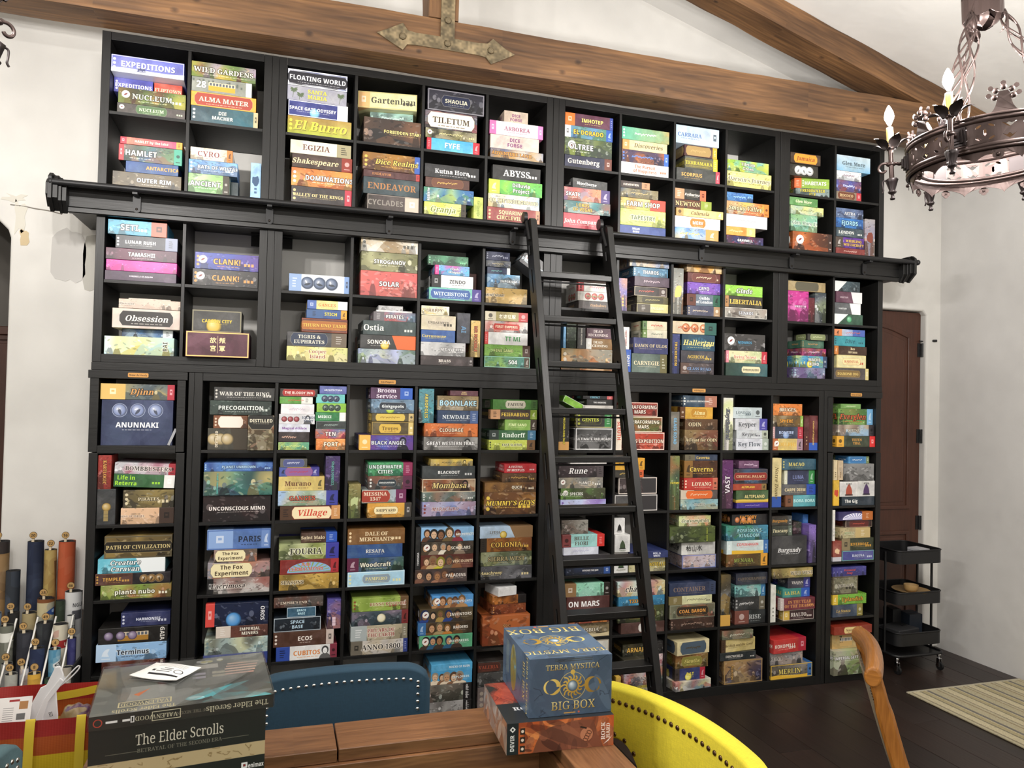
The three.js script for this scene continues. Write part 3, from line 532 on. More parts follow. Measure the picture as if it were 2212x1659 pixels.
5,3,6,90,152,40,8|#e0e4f4|#6c2c8c|Magical Athlete|h.4
5,3,187,107,148,40,8|#2c3434|#a8c0b8||N B#8a9a94
5,3,6,130,174,50,8|#e0e0e4|#2c3c58|SOUNDS FISHY|t.82 h.6 C#8a2c34 w
5,3,183,147,152,45,8|#2c8048|#f4f8f4|MEDICI|t.3 h.42 R.22#f4f0ec
5,3,14,180,162,51,8|#f0ecf0|#c8b8c8||N
5,3,188,192,147,46,8|#8cc83c|#2c3c34||C#2c4434
5,3,7,232,161,35,8|#5c9c3c|#e83c3c||N R.35#e8e8e0
5,3,184,238,143,46,8|#6cc8c4|#2c3c54||C#2c3c5c
5,3,8,267,183,42,8|#241c1a|#f4e4dc|THE BLOODY INN|P#a82c28 h.4
5,3,200,285,135,41,8|#5c64a8|#e8ecf8|ARCHITECTURA|h.3
5,4,54,0,281,77,8|#2c2a58>#3c2c4c|#e8ecf4|BLACK ANGEL|l t.53 h.35 L.2#f0b858 A#5c3c9c,#3c68c8,#8a4ca8 w
5,4,115,77,220,71,8|#4c4020|#5c3c14|Troyes|f:s h.35 P#d8b44c R.13#d8c078 B#a88c48
5,4,115,149,220,42,8|#4c4428|#8a6420||N P#d8bc58 R.13#c8b078
5,4,110,192,225,73,8|#3c4c5c|#f4f8f8|Ginkgopolis|t.5 h.28 P#28303c O#a8c83c A#4c5c6c,#8ab0d0
5,4,106,265,219,60,8|#4c2c50|#f0e4f0|Broom Service|f:s t.38 h.8 R.3#2c5cb8
5,5,39,0,296,70,8|#8c8a88|#f4f4f4|GREAT WESTERN TRAIL|h.35 t.5 A#b0b0ac,#686664,#484644 w
5,5,40,71,293,71,8|#c05c2c|#f8e8d0|CLOUDAGE|l h.35 t.5 A#d87838,#a8481c,#e08c48
5,5,8,142,81,183,8|#3c8494|#e0d060|AKROPOLIS|u v A#4c94a4,#7c4838,#58a89c
5,5,109,142,224,70,8|#24385c|#f0f4f8|NEWDALE|f:s h.4 t.45 R.2#4c6494
5,5,107,212,226,78,8|#8a7448|#b8e0f0|BOONLAKE|h.5 A#a89060,#5c4c30,#d8d0c0
5,5,175,291,155,28,8|#5c3038|#f0d890|PORT ROYAL|f:s h.55
5,6,47,0,268,55,20|#b8c450|#2c3420|FAST SLOTHS|l h.35 t.5 A#c8d060,#a8b444 k R.18#6a4c2c
5,6,49,55,269,53,20|#2c5c34|#ecf4e8|Findorff|f:s h.6 R.18#3c6c8c L.2#24302c
5,6,137,108,185,59,20|#7ca848|#e0ecb0|FINE SAND|l h.35 R.2#3c3024
5,6,55,168,268,53,20|#3c3028|#f0d058|FEIERABEND|h.5 t.52 L.2#c89870 R.15#7a9428
5,6,70,222,259,55,30|#4c8438|#4c4440|FAIYUM|f:s h.4 t.5 P#d8d4c0 R.15#3c6428
5,7,2,0,64,216,8|#28241f|#e8dc3c|PECUNIA NON OLET|u v A#34302a,#1c1a18 e#c89858
5,7,104,0,231,126,10|#2c2c2e|#f0f0f0|ULTIMATE RAILROADS|h.42 B#ececec A#484848,#1c1c1c,#8a8a8a
5,7,112,126,223,91,20|#302e28|#d8e04c|GENTES|f:s h.28 P#302e28 B#c8c090 R.22#3c8c4c k
5,7,147,217,187,37,10|#d8d4cc|#6a6460||k
5,7,173,254,162,34,20|#201f20|#f4f4f4|THE BREMENS|h.35 t.5
5,7,20,217,130,40,20|#8cd03c|#c89048||r-26 B#e8f4f4 d=lime green tilted slim box
5,7,150,289,185,19,20|#1c1c1e|#78c8e0|CONTACT|h.7 R.2#d86868
5,8,1,0,38,221,8|#e8dcc8|#c83c28|SLEUTH|u v h.8
5,8,68,0,246,104,8|#b8402c|#f4dcc8|ARES EXPEDITION|h.35 B#f0dcd0 A#c85038,#983020
5,8,51,105,247,89,8|#6a5c30|#f4ecd8|TERRAFORMING MARS|h.5 B#e8e0c8 A#8a4430,#4c6a30,#a8743c
5,8,38,194,228,83,8|#8c2c24|#f4e4d8|TERRAFORMING MARS|h.6 B#e8d0c0 A#a03c30,#6c2018
5,9,1,0,59,225,8|#6a645c|#78b8e0|GLASS ROAD|u v
5,9,95,0,225,121,8|#5c4424|#ecdcb0|A Feast for ODIN|f:s h.45 A#7a5c34,#6c2c28,#a89468,#3c2c18
5,9,96,121,221,64,8|#5c4028|#e8d8b0|ODIN|f:s t.3 h.5 A#6a4c30,#4c3420
5,9,63,185,220,71,8|#d8a034|#f4e4a8|Alma|f:i P#b88428 h.4 L.15#5c3818
5,9,79,256,231,68,8|#24384c|#f4f4ec|THE GLORIOUS MUNCHERS|f:s t.38 h.4 R.36#a8705c k
5,10,105,0,230,70,20|#d8dce4|#3c4450|Key Flow|f:s h.5 t.4 R.2#a8b4a8
5,10,1,0,71,316,8|#ece8e4|#6a7080|Keythedral|u v f:i A#ece8e4,#c8d48c
5,10,106,70,224,51,20|#ccd2d8|#3c4048|Keyper|f:s h.55 K R.2#b0b8a8
5,10,95,121,229,71,20|#d0d4dc|#343840|Keyper|f:s h.5 R.25#4c48a0
5,10,79,193,205,67,20|#c8d4d8|#4c5c64|LONDON|f:s h.35 t.35 K R.3#b8c4c8
5,11,233,0,38,214,8|#4c1c1c|#c8a878||u k
5,11,271,0,64,217,8|#5c1c20|#e8c868|Castles of Burgundy|u v f:i e#2c58b8
5,11,1,0,224,72,8|#e0c878|#d8a83c|DELPHI|f:s h.45 L.18#b86a3c R.2#a88a98 W
5,11,1,72,225,73,8|#243048|#b8c8e8|BONFIRE|h.35 R.18#b03040 O#7a98c8 L.08#c8a0a0
5,11,1,145,225,69,8|#5c4420|#f0a83c|SPHERE|h.4 A#8a6830,#b8b0a0,#3c2c18 R.1#8ab04c
5,11,1,214,216,73,8|#e0843c|#fff0d8|BRUGES|f:s h.4 A#e89048,#d07430
5,12,35,0,300,69,8|#343a28|#e0a048|TIEFEN THAL|f:s h.5 L.18#e0a83c R.15#d83030
5,12,52,70,283,71,20|#88b8e8|#e8e4d0|QUEENZ|f:s h.3 A#a8d0f0,#c88a4c,#5c4438,#e8c898 R.15#383438
5,12,61,141,274,103,30|#4c8c3c|#d86438|Everglen|f:i h.45 A#7cac50,#2c5c30,#a8c468,#8a5c34 R.18#7ab4e0
5,12,98,244,158,31,50|#7cac5c|#d8ecb8|LANDMARKS|h.4
6,1,1,0,79,167,8|#303234|#a89058||u k O#a88a48 d=charcoal standing box with small gold emblem
6,1,103,0,231,76,8|#dcb898|#5c3c28|KING OF ISRAEL|f:s t.22 h.45 A#dcb898,#d4ac88 R.28#3c2c24
6,1,111,76,221,85,8|#6a5c38|#e8dcb8|PIRATES|f:s h.25 A#8a7844,#3c3828,#302a28,#a89458 k K
6,1,1,167,57,159,8|#9c342c|#e8b058|KARTLOGIC|u v f:s A#9c342c,#8a2c26
6,1,67,167,265,62,8|#2c5c34|#a8e038|Life in Reterra|t.2 h.7 K R.18#e8e8e4 r-2.5
6,1,70,229,265,53,8|#c8c8cc|#2c2824|BOMBBUSTERS|f:s h.5 t.55 R.12#a02c38 A#d8d8dc,#b0b0b4,#883048 r-2.5
6,2,16,0,314,129,8|#1c1416|#f4ece8|UNCONSCIOUS MIND|h.2 A#2c1818,#181214
6,2,16,130,319,116,-5|#2c4c50|#68c8c0|PLANET UNKNOWN|v t.2 A#3c8c7c,#2c3860,#5ca88c,#1c2c34,#e8c878 d=blue green space artwork with golden ship
6,2,16,246,319,43,8|#2c4488|#b8d8f0|PLANET UNKNOWN|l h.4 A#4c7cc0,#24346c,#88b8e8 k K
6,3,23,0,295,70,8|#5c2c1c|#c83828|Village|f:i P#ecdcb4 h.6 L.2#4c3424 R.15#c89058
6,3,12,71,293,75,8|#88a8d0|#d85c40|GANGES|f:s h.4 A#a8c0dc,#c8b890,#7c9a68,#e8dcc0 R.2#3c4098
6,3,13,146,223,72,8|#d8c070|#5c3024|Murano|f:s h.45 t.42 R.2#c8b068
6,3,239,146,73,174,8|#242c30|#68b8b0|COSMOCTOPUS|u V A#2c343c,#4c2c78
6,3,14,218,196,46,8|#c8a448|#b83c50||N P#8a5c94 L.2#4c5ca0 R.22#3c3888
6,3,18,264,131,43,8|#5c5c54|#d0d4e0||P#4c5484 N
6,4,104,0,231,76,8|#e0a848|#2c2014|SHIPYARD|f:s P#f0e0b0 h.25 A#e8b858,#c88c34 R.17#3c3834
6,4,6,0,63,176,8|#4c5c34|#b8c48c||u N A#6a7840,#3c4828,#a89058
6,4,74,76,230,70,8|#8a9ab0|#f4e0c8|MESSINA 1347|f:s t.3 h.6 P#a03c2c A#a8b8cc,#687858,#c8c8c0 R.24#6a2450
6,4,105,146,230,70,8|#283438|#f0f4f0|EVACUATION|t.42 h.18 P#28343c A#a85c40,#344448 k R.22#5c2444
6,4,104,216,231,70,8|#2c7c58|#e8f8f4|UNDERWATER CITIES|t.38 h.7 A#3c9c68,#24684c,#5cb070 R.22#8a2450
6,5,39,0,292,76,8|#98a8d8|#7c2c24|MARACAIBO|f:i h.3 t.42 A#c8d0ec,#6878b8,#b89cb8,#e0e4f4,#8a5c68 k
6,5,38,76,290,51,8|#8a9494|#e4e8e4||A#b0b8b4,#5c6464,#3c5448,#a86a50 k K d=grey green misty artwork
6,5,36,127,291,71,8|#5c2418|#e8d088|Mombasa|f:i h.55 B#e8dcc0 A#d8d0b0,#3c2014,#a85c30 w
6,5,34,198,289,68,8|#343638|#f0f0f0|BLACKOUT|t.5 h.35 K
6,5,78,266,231,36,8|#d8b84c|#4c4420||N A#a88a50,#6a6a68,#e8cc60 w
6,6,26,0,296,122,8|#4c2c18|#f0d050|MUMMY'S GUYS|f:i h.42 A#5c3820,#b8883c,#3c2012,#8a602c K k
6,6,27,122,295,53,8|#4c301c|#f4ecd8|OUCH|h.4 t.62 A#5c3c24,#a87c3c,#3c2414 K
6,6,125,175,199,50,10|#5c4028|#d8b058||N A#6a4c30,#4c3420 K
6,6,136,226,186,49,8|#c0242c|#f8f0ec|A FISTFUL OF MEEPLES|t.35 h.6 K
6,7,22,0,277,74,8|#a8a8d8|#6c4c98||A#7c58a8,#b8c8e8,#d87880,#c8d4f0 k d=lavender and blue floral artwork
6,7,23,74,272,63,8|#3c5030|#f4f8ec|LOST SPECIES|t.24 h.35 A#5c7c44,#3c3428,#7cb048,#2c3820 W
6,7,8,137,270,60,8|#a89880|#f0ece4|PLANET X|t.62 h.35 A#c8b494,#6a7074,#4c5458,#d8c8a8 W K
6,7,5,198,276,73,8|#3c3234|#f8f4f4|Rune|f:i h.6 A#4c4044,#2c2426 R.15#4c4446
6,7,85,271,224,13,30|#d8d4d0|#a08880||
6,8,1,0,274,95,8|#444244|#8a8888||B#dcd8d4 e#302e30 d=lower charcoal box with cream edges
6,8,29,96,248,98,20|#3c3436|#c87868||A#3c3436,#4c3c3c B#e8dcd0 e#302e30 d=charcoal box with cream edges
6,8,1,194,182,43,8|#28241f|#e8c058||N R.2#c85c30
6,8,1,237,188,69,8|#e0a834|#4c3414|ALUBARI|h.25 t.3 R.25#d89c30
6,9,1,0,65,318,8|#4c6a44|#e8d84c|FATIMA|u t.55 h.5 A#7a8a4c,#2c4438,#a85c3c,#5c8890
6,9,76,0,252,60,8|#78b0c0|#4c4c40|SHARDS|f:s h.3 A#a8c8cc,#c8b890,#5c8a98 K
6,9,76,61,249,54,8|#4c4440|#f0dcc0||P#e06c30 L.35#c8bca8 C#e87038 N
6,9,96,115,228,72,8|#b83024|#f8ecd0|LOYANG|f:s t.52 h.42 k R.15#c87058
6,9,96,188,225,101,8|#4c2c18|#f0d05c|Caverna|f:s h.4 t.52 A#5c3820,#3c2010 L.25#8a6430
6,9,100,289,220,36,8|#2c3850|#e8c868|Caverna|f:s h.6 t.55 L.3#6a6450
6,10,3,0,76,290,8|#4c1c54|#f4ecf4|VAST|u V h.6 A#5c2468,#6a4458
6,10,107,0,224,33,8|#3c2c8c|#e0c8e8||N
6,10,102,33,228,75,8|#3c5c34|#f0dc98|ALTIPLANO|h.35 t.57 S#e0c050 S2#c8a040
6,10,79,109,237,38,8|#a8442c|#f4d850|ALTIPLANO|h.45 t.45 R.15#8a7040
6,10,83,147,242,90,10|#3c2428|#f0d8a8|CRYSTAL PALACE|f:s h.25 P#8c2824 A#3c6c98,#2c2024 B#4c4448
6,10,132,238,143,47,30|#6c4464|#e8d0e4||N K
6,11,112,0,223,71,20|#5cb0b8|#c8f0f0|BORA BORA|h.5 t.62 L.25#7a5038
6,11,1,0,71,303,8|#e0d098|#5c4c28|Notre Dame|u v f:i e#2c54a8
6,11,80,72,255,66,20|#5c5c5e|#ecdcb0|CARPE DIEM|l h.4 t.4 R.27#2c50b0
6,11,108,138,227,89,30|#28304c|#7c88b8|LUNA|l h.35 t.45 R.2#3c8c4c L.1#d8d8c0
6,11,84,228,251,68,20|#2c5468|#e8d474|MACAO|f:s h.45 t.42 k
6,12,14,0,45,162,8|#e8b838|#c84830||u N e#e8b838
6,12,80,0,255,56,8|#24323c|#f4f4f0|The Gig|t.28 h.5
6,12,203,56,132,99,8|#ece8e4|#1c1a1a|ATMA|h.16 q.15 M#4c3460
6,12,64,56,138,96,8|#ece8e4|#1c1a1a|ATMA|h.16 q.15 M#a84c38
6,12,89,155,239,110,8|#7c7c7c|#e8e8e8||A#b0b0b0,#4c4c4c,#d0d0d0,#303030,#909090 d=black and white line art box with skateboard
6,12,47,162,40,124,8|#c8b08c|#7a5c3c||u k
6,12,14,162,29,127,8|#d8c49c|#4c3c28||u k
6,12,147,265,162,45,30|#4c90c8|#f0f4f4||N P#3c78b0 R.15#7a8a5c
7,1,28,0,305,67,8|#5c7034|#f4f4e4|planta nubo|l h.45 t.48 A#8aa844,#3c4c2c,#c8c078,#a8b858,#a85c3c K
7,1,4,68,159,54,8|#4c3024|#d8a850|TEMPLE|t.45 h.4 k K B#6a4838
7,1,162,68,166,52,8|#201c20|#c89838||C#8a6838
7,1,13,122,289,69,8|#6cc0d4|#f8fcfc|Creature Caravan|f:i t.4 h.7 A#88d0e0,#58b0c8 e#e8eef0
7,1,38,191,293,106,8|#4c4028|#d8c488|PATH OF CIVILIZATION|f:s h.3 P#241f18 A#8a7440,#5c4c2c,#c8a85c,#302818 B#5c5440
7,2,44,0,291,75,8|#a8a098|#282020|Lacrimosa|f:i t.33 h.4 L.1#1c1c1c A#d0ccc8,#8a4038,#6a6460,#e4e0dc
7,2,45,75,290,77,8|#544a44|#3c2c1c|The Fox Experiment|h.6 P#ece0b4 t.38 A#6a5c54,#c8a0a8,#a8b0c0,#e07838
7,2,72,153,200,62,8|#5c5048|#3c2c1c|The Fox Experiment|h.55 P#ece0b4 t.38 A#6a5c50,#c87858,#a8a8b0,#3c342e
7,2,39,215,296,97,8|#5878b8|#1c2438|PARIS|h.4 t.66 L.4#8aa8d8 R.15#6c8ac0 B#4868a8
7,3,28,0,292,78,8|#c8983c|#3c2c14|SEASONS|f:s t.22 h.3 A#e0b858,#8a7034,#4c4424,#f0d078
7,3,31,79,287,73,8|#7c2824|#e06048|DAS VERMACHTNIS|f:i h.5 E#88b0d8,#8aa04c B#8a3028 R.14#a83038
7,3,23,152,293,79,8|#5c7038|#2c2c20|FOURIA|f:s h.5 t.45 A#a8b060,#e0e0b8,#3c4428,#7c8448 R.22#3c3c98
7,3,129,232,178,51,20|#3c241c|#e8d8b8|Saint Malo|f:s t.33 h.45 R.31#2c54b0
7,4,12,0,294,75,8|#a8d4ec|#e8e0a0|PAMPERO|f:s h.3 P#8a9cac B#d8ecf4 k K
7,4,8,76,291,70,8|#2c4438|#f0ecd8|Woodcraft|h.45 t.5 L.2#5c2440 A#3c5c48,#243830,#5870a8
7,4,7,146,284,69,8|#2c4c84|#ece8dc|RESAFA|f:s h.35
7,4,7,215,295,80,8|#7c5428|#f4e0b8|DALE OF MERCHANTS|f:s h.55 k K
7,5,8,0,283,72,8|#3c302c|#f0e8e0|PALADINS|t.78 h.32 F#7a5444,#4c3c38,#a87860
7,5,38,73,285,74,8|#5c2820|#ecd8b8|VISCOUNTS|t.8 h.28 F#8a5c3c,#c8a878,#c8c03c,#6a6050
7,5,8,73,28,222,8|#1c1c1c|#f4f4f4|TOMESAGA|u V t.75
7,5,39,147,285,68,8|#3c3428|#f4f0e4|SCHOLARS|t.75 h.32 F#4c3c2c,#8a7a68,#e8e0d0 W
7,5,37,216,287,75,8|#88b8e4|#f8f8f4|ARCHITECTS|t.83 h.28 F#5c3c2c,#2c2c2c,#3c2c24,#6a5838,#8a3040
7,6,16,0,291,72,8|#343436|#e8d8a0|Anachrony|f:i t.2 h.4 A#4c4c50,#8a8a90,#242426 K
7,6,14,73,291,76,8|#4c5438|#b8a878|SIERRA WEST|f:s h.4 A#7c8048,#3c4430,#c8c8a0,#8a9a98
7,6,10,150,294,74,8|#8a5028|#e8c058|COLONIA|f:s h.5 t.5 A#a8702c,#5c3018 L.12#2c241c K
7,6,6,224,302,63,8|#b8d0e8|#4c3c20|LYDIA|f:s t.28 h.3 O#d8b848 e#8a6a48
7,7,61,0,273,47,8|#1c2434|#f0f0f0|BEYOND THE SUN|t.55 h.25 R.15#2c4c8c A#24304c,#181c28
7,7,51,48,281,65,8|#302c2e|#8a8888||k
7,7,46,113,213,44,8|#d8dce8|#a8a8c8||N B#b8b8d0
7,7,38,157,257,70,8|#9cd0cc|#4c4034|BELLE FIORI|f:s h.65 t.45 L.2#7a3c3c R.18#c8302c
7,7,39,227,163,79,30|#4c4a44|#c8b8b0||A#6a6860,#a8a49c,#34322e,#8a7468 d=clear wrapped dark box
7,8,100,0,233,82,8|#c8c090|#d8b83c|CASTELLO|t.75 h.4 A#d8d0a8,#a8a478
7,8,6,0,87,122,8|#f0f0ec|#5c5c3c|VILLAGERS|q.85 h.09 M#3c5434
7,8,93,83,242,40,-20|#283464|#e8ecf4|ROLL & WRITE|h.6 t.7
7,8,1,122,94,99,-10|#ecece8|#4c5c3c|STREETS|q.9 h.1 M#3c4c34
7,8,2,222,67,91,8|#eceae8|#1c1c1c|MOON|q.82 h.12 M#1c1c1c
7,9,106,0,229,79,30|#a8b4e0|#c87848||A#c8d0ec,#d8c0b8,#e0b090,#7a5040 B#6a7cc0 d=pale blue desert scene box
7,9,99,80,229,77,30|#d8d8d4|#1c1c1c|枯山水|f:s t.38 h.4
7,9,7,157,306,93,8|#343c24|#b8c848|BLACK FOREST|V t.82 A#4c5c2c,#242c1c,#6a7c34 d=dark forest green streaked box
7,9,80,250,215,62,30|#f0ecdc|#3c5c2c|Consumption|f:i h.45 A#b8d070,#e8e8d8,#d88858
7,10,41,0,290,75,8|#6a3c20|#a8b858|MENARA|f:s h.4 A#5c5c30,#8a5428,#3c3018 R.17#e0a038
7,10,42,75,293,81,8|#d8e8e8|#d8504c|COPENHAGEN|h.28 q.3 S#e8b838 R.12#3c70b0 L.12#d8e8e8
7,10,37,157,295,89,8|#4c98b8|#a8e0e8|POSEIDON'S KINGDOM|h.55 t.55 A#68b0cc,#3c80a0,#3c8c4c,#4c3c44
7,10,83,247,252,65,20|#1c1a1c|#e89c3c|FACTORY FUNNER|h.7 t.45 C#c87038
7,11,279,0,55,236,8|#7860b0^#2c2c3c|#b8a8e0||u A#8a70c0,#3c3450,#584890
7,11,7,0,258,173,8|#2c2d30|#f4f4f4|Burgundy|f:i h.2 q.5
7,11,203,173,63,75,60|#4c3c48|#a89068||A#3c5030,#6a3c4c,#28242c
7,11,16,173,150,63,20|#2c3428|#e8e0b8|Tuscany|f:i h.5 R.2#5c6a5c
7,11,290,236,41,55,80|#2c68b8|#dcecf8||
7,11,14,237,149,58,20|#28221e|#d8983c|Burgundy|f:i h.5 R.2#484c4c
7,12,89,0,246,64,8|#4c509c|#e0e8f4|RAGUSA|f:s h.35 t.5 B#7cc0a0 K
7,12,16,0,67,129,8|#8c3830|#e8c8a0||u N e#c8c8d0
7,12,86,64,249,79,10|#2c3420|#e8a83c|RIVERBOAT|f:s h.3 t.55 L.25#8a7c5c K
7,12,13,130,18,195,8|#ece8e0|#4c4c48||u k
7,12,70,143,235,65,8|#d0c898|#6a8444|MYRTLE|h.3 t.3 A#d8d0a4,#8a7454 R.5#c8b078
7,12,122,209,207,47,20|#3c2824|#c85848||N P#5c2420 B#d8c8b0
7,12,58,256,268,55,10|#342c60|#e07848||E#f0f0ff,#4c44a0 R.32#b8682c d=indigo box with white fan and orange end
8,1,42,0,271,61,8|#4c241c|#e8dcd0|MIND|v t.95 A#6a3424,#3c1c18,#7a9aa0,#8a4430
8,1,17,61,302,81,8|#88b4e0^#6a98cc|#1c2434|Terminus|l h.38 t.52 L.28#b8d4f0 A#88b4e0,#98c0e8
8,1,24,143,298,74,8|#1c1a18|#f0ece4|GAIA|v t.92 C#7a6a88 G#a87c34,#1c1a18
8,1,116,217,215,65,20|#262c58|#e8ecf8|HARMONIES|l h.28 t.55 k K
8,2,37,0,298,57,8|#283880|#e8ecf8|STARSHIP|h.35 t.45 K
8,2,41,57,293,77,8|#b8d4d8|#6a8488||A#c8e0e0,#8a9a94,#e0d89c,#3c3c38 k K d=pale aqua box with seahorse
8,2,91,135,242,57,8|#5c3c34|#f4ecdc|IMPERIAL MINERS|t.65 h.6 L.28#d8ccc0 A#7c4c3c,#4c302c
8,2,42,192,292,112,8|#1c2440|#f4f4f8|OROS|v t.9 h.8 L.14#d84c44 O#4c90d0 A#202a4a,#18203a
8,3,23,0,297,70,8|#e8e8e6|#d88038|CUBITOS|h.45 t.5 L.22#2c489c R.12#7c3040 w
8,3,8,70,294,74,8|#4c3224|#f4ece4|ECOS|l h.4 t.52 k R.13#c8b8b0
8,3,266,145,69,149,8|#443c78|#ecd8e4||u A#5c54a0,#c88870,#2c2858 k
8,3,8,145,229,70,8|#1f2630|#c0ddf0|SPACE BASE|h.55 B#c8d4dc A#28343f,#1a2028
8,3,70,215,141,50,8|#28506c|#c8ecf8|SPACE BASE|h.5 B#d8e4ec
8,3,6,265,240,50,8|#4c4038|#ecdcc8|EMPIRE'S END|f:s t.4 h.35 A#5c4c44,#6a3c30,#4c5a5c
8,4,37,0,293,71,8|#b8b4b0|#2c2a28|ANNO 1800|f:s h.6 t.53 A#d0d0d4,#a09484,#c8b898 L.2#6a6458 R.08#2c3c80
8,4,35,71,293,77,8|#b8ac94|#8a2c24|PILLARS OF THE EARTH|f:s h.5 t.53 L.28#a8b0b0 A#c8bca4,#a09478 R.1#8a8470
8,4,38,148,292,72,8|#34464c|#ece8d0||O#e4dcb8 A#3c5058,#a8889c,#2c3c42 R.12#7c3030 d=slate box with white bee emblem and lilac flowers
8,4,40,221,290,69,8|#8ab044|#8a3c28|BUNNY KINGDOM|f:s t.63 h.3 k K A#9cc04c,#6a7a34,#b8cc6c R.15#6a5034
8,5,40,0,289,74,8|#5cac80|#ecf8f0|WAYFARERS|t.74 h.26 F#3c3028,#2c5c80 W
8,5,32,75,295,67,8|#3c3020|#f8f4ec|RAIDERS|t.78 h.3 F#c8843c,#6a4c2c,#a89468 L.14#3c70a8
8,5,39,142,290,72,8|#4c4028|#f4f0e4|INVENTORS|t.77 h.3 F#2c4488,#3c3430,#a88c4c W
8,5,103,214,227,66,8|#4c98dc|#d8ecfc|SHIPWRIGHTS|t.72 h.25 F#b88c5c,#8a5c3c W
8,6,27,0,270,159,-10|#9c4c28|#d89c64|NOC|h.12 q.35 A#b86434,#7c3418,#c87c44 d=large rust orange box with robed figures
8,6,74,159,201,54,8|#6a2c18|#d8a060||A#8a4424,#4c2014,#a86034 k y5
8,6,78,214,199,46,8|#6a3c20|#e8a048||A#c8702c,#3c2418,#e09040 R.25#242020 y4
8,6,93,260,116,48,-10|#ececea|#c8c8c8||y14 d=plain white box turned askew
8,7,95,0,240,83,8|#8c7c5c|#f4ecd8|LISBOA|f:s h.35 t.5 A#a09070,#7c6c4c S#d8c8a0
8,7,79,84,245,61,-10|#7c2838|#e0a850||A#e0a850,#6c2030,#d88c3c
8,7,71,145,263,85,8|#4c2824|#f8f8f8|ON MARS|h.5 t.4
8,7,57,230,278,73,8|#7cc4a8>#90cc98|#5c8a6c|ARK NOVA|v t.8 L.25#8a6c48 R.14#241c18 A#a8dcc8,#88c8a8
8,8,57,0,278,62,8|#4c342c|#4c3c34|CLANS|f:i P#dcd8d4 h.4 t.6
8,8,36,63,296,93,8|#2c2c1e|#f0dc7c|LUSITANIA|t.52 h.3 P#3c3418 A#3c4024,#242418,#7c9448
8,8,38,156,295,57,8|#3c88b0|#f0a83c|TZOLKIN|f:s t.45 h.5 A#58a4c8,#2c6c94
8,8,31,213,303,84,8|#c8e0dc|#1c1c1c|chai|f:i h.5 t.3 A#d8ece8,#b8d0d0,#a84858,#c88870,#d8c87c
8,9,22,0,294,63,8|#3c2820|#a08878||N A#4c342a,#302018 k K
8,9,16,64,304,82,8|#7c8064|#f0a850|COAL BARON|P#342a20 h.35 A#a84838,#5c6450,#8a8c70,#4c4c40 B#8a8c78
8,9,9,146,289,50,8|#d8d8a8|#6a6850||L.3#7c7048 N K
8,9,11,196,311,77,8|#24304c|#8a7464|CONTAINER|f:s h.45 t.43 R.14#34405c
8,10,113,0,218,82,20|#1f2224|#c0c4c4|RISE|f:s t.65 h.45 L.45#7c4a40
8,10,7,0,68,306,8|#3c382c|#c89c3c||u A#c8d0e0,#2c2a24,#b88c30,#4c4638 e#d8a850
8,10,111,82,215,81,20|#242628|#c8c8c8||N k R.2#6a6454
8,10,110,163,218,76,20|#84c8c0|#34545c|ARCTIC|h.2 t.5 q.25 A#a8dcd4,#68b0b0,#e8f0ec,#34444c k R.15#3c78a8
8,10,111,240,224,69,10|#202234|#7c6c58|CARTOGRAPHERS|f:s h.32
8,11,108,0,227,65,20|#301418|#f0e8e0|RIALTO|f:s h.45 t.5 B#e8dcd0 L.2#d8b450 K
8,11,6,0,38,226,8|#e4e4dc|#4c4c40||u k
8,11,78,66,257,72,10|#6c2434|#d89c58|IN THE YEAR OF THE DRAGON|f:s h.6 L.1#c8bcb8 K
8,11,109,138,201,56,30|#3c8c84|#e8d05c|LA ISLA|f:s t.35 h.5 R.32#2c58b8
8,11,146,194,166,70,30|#343440|#e4e0d8|TRAJAN|f:s h.3 t.42 R.3#3c3c90
8,11,17,265,296,60,8|#8a7844|#38342c|WILD WEST|f:s t.72 h.45 A#a8945c,#c8b070,#5c4c30,#7c8048
8,12,20,0,233,76,8|#38485c|#d8b868|La Stanza|f:i h.3 t.35 R.2#8a8040
8,12,19,77,261,64,8|#7cb840|#e8a838|Uplandish|f:i h.5 L.15#d8b83c A#8cc44c,#68a434
8,12,18,141,195,114,8|#5c5a48|#2c281f|FAULAGE|f:s h.2 B#4c3c2c A#8a8870,#6a6854,#a8a488 K
8,12,16,255,261,58,8|#44428c|#e06078|Permuted Soup|f:i h.5 A#4c4c98,#3c3a80
9,5,91,0,242,71,8|#7c7874|#f4f4f4|CHAOS ORDER|v t.88 A#a8a4a0,#4c4848,#d8d8d8 R.2#1c1a1a
9,5,95,71,236,89,8|#6a7064|#f4f4f4|FIRST LIGHT|v t.88 A#8a948c,#3c3830,#a8b49c,#c8a898,#2c2a28 R.2#1c1a1a
9,5,107,161,225,70,8|#3c9cd4|#e0f4fc|EXPLORERS|t.72 h.25 F#e8d8c0,#8a6448
9,5,108,231,225,38,8|#58b0e0|#e8f4fc|ROCKS OF RUIN|t.68 h.4
9,6,13,0,184,126,8|#4c4440|#a89c8c||k hide
9,6,11,127,173,75,8|#3c3c3c|#686868||A#4c4c4c,#2c2c2c,#5c5c58 k
9,6,12,202,170,60,8|#342c28|#a85038|VALERIA|f:s h.4 t.35 P#4c2c24
9,7,128,0,207,97,8|#6c6054|#c8b89c||hide
9,7,128,97,207,141,8|#5c5044|#c8b89c||hide
9,7,158,239,177,93,8|#e8e4dc|#8a8478||B#a89c88
9,8,302,0,33,147,20|#68a094|#e8e0d8||u A#e8e4dc,#3c7c74,#c86048,#2c3838
9,8,84,0,184,50,8|#d8c040|#2c2c2c|AZUL|t.72 h.4 A#2c2c2c,#e8d048,#f0e8d8
9,8,32,0,31,111,8|#d8b04c|#3c2c14||u G#d8b04c,#5c3c1c
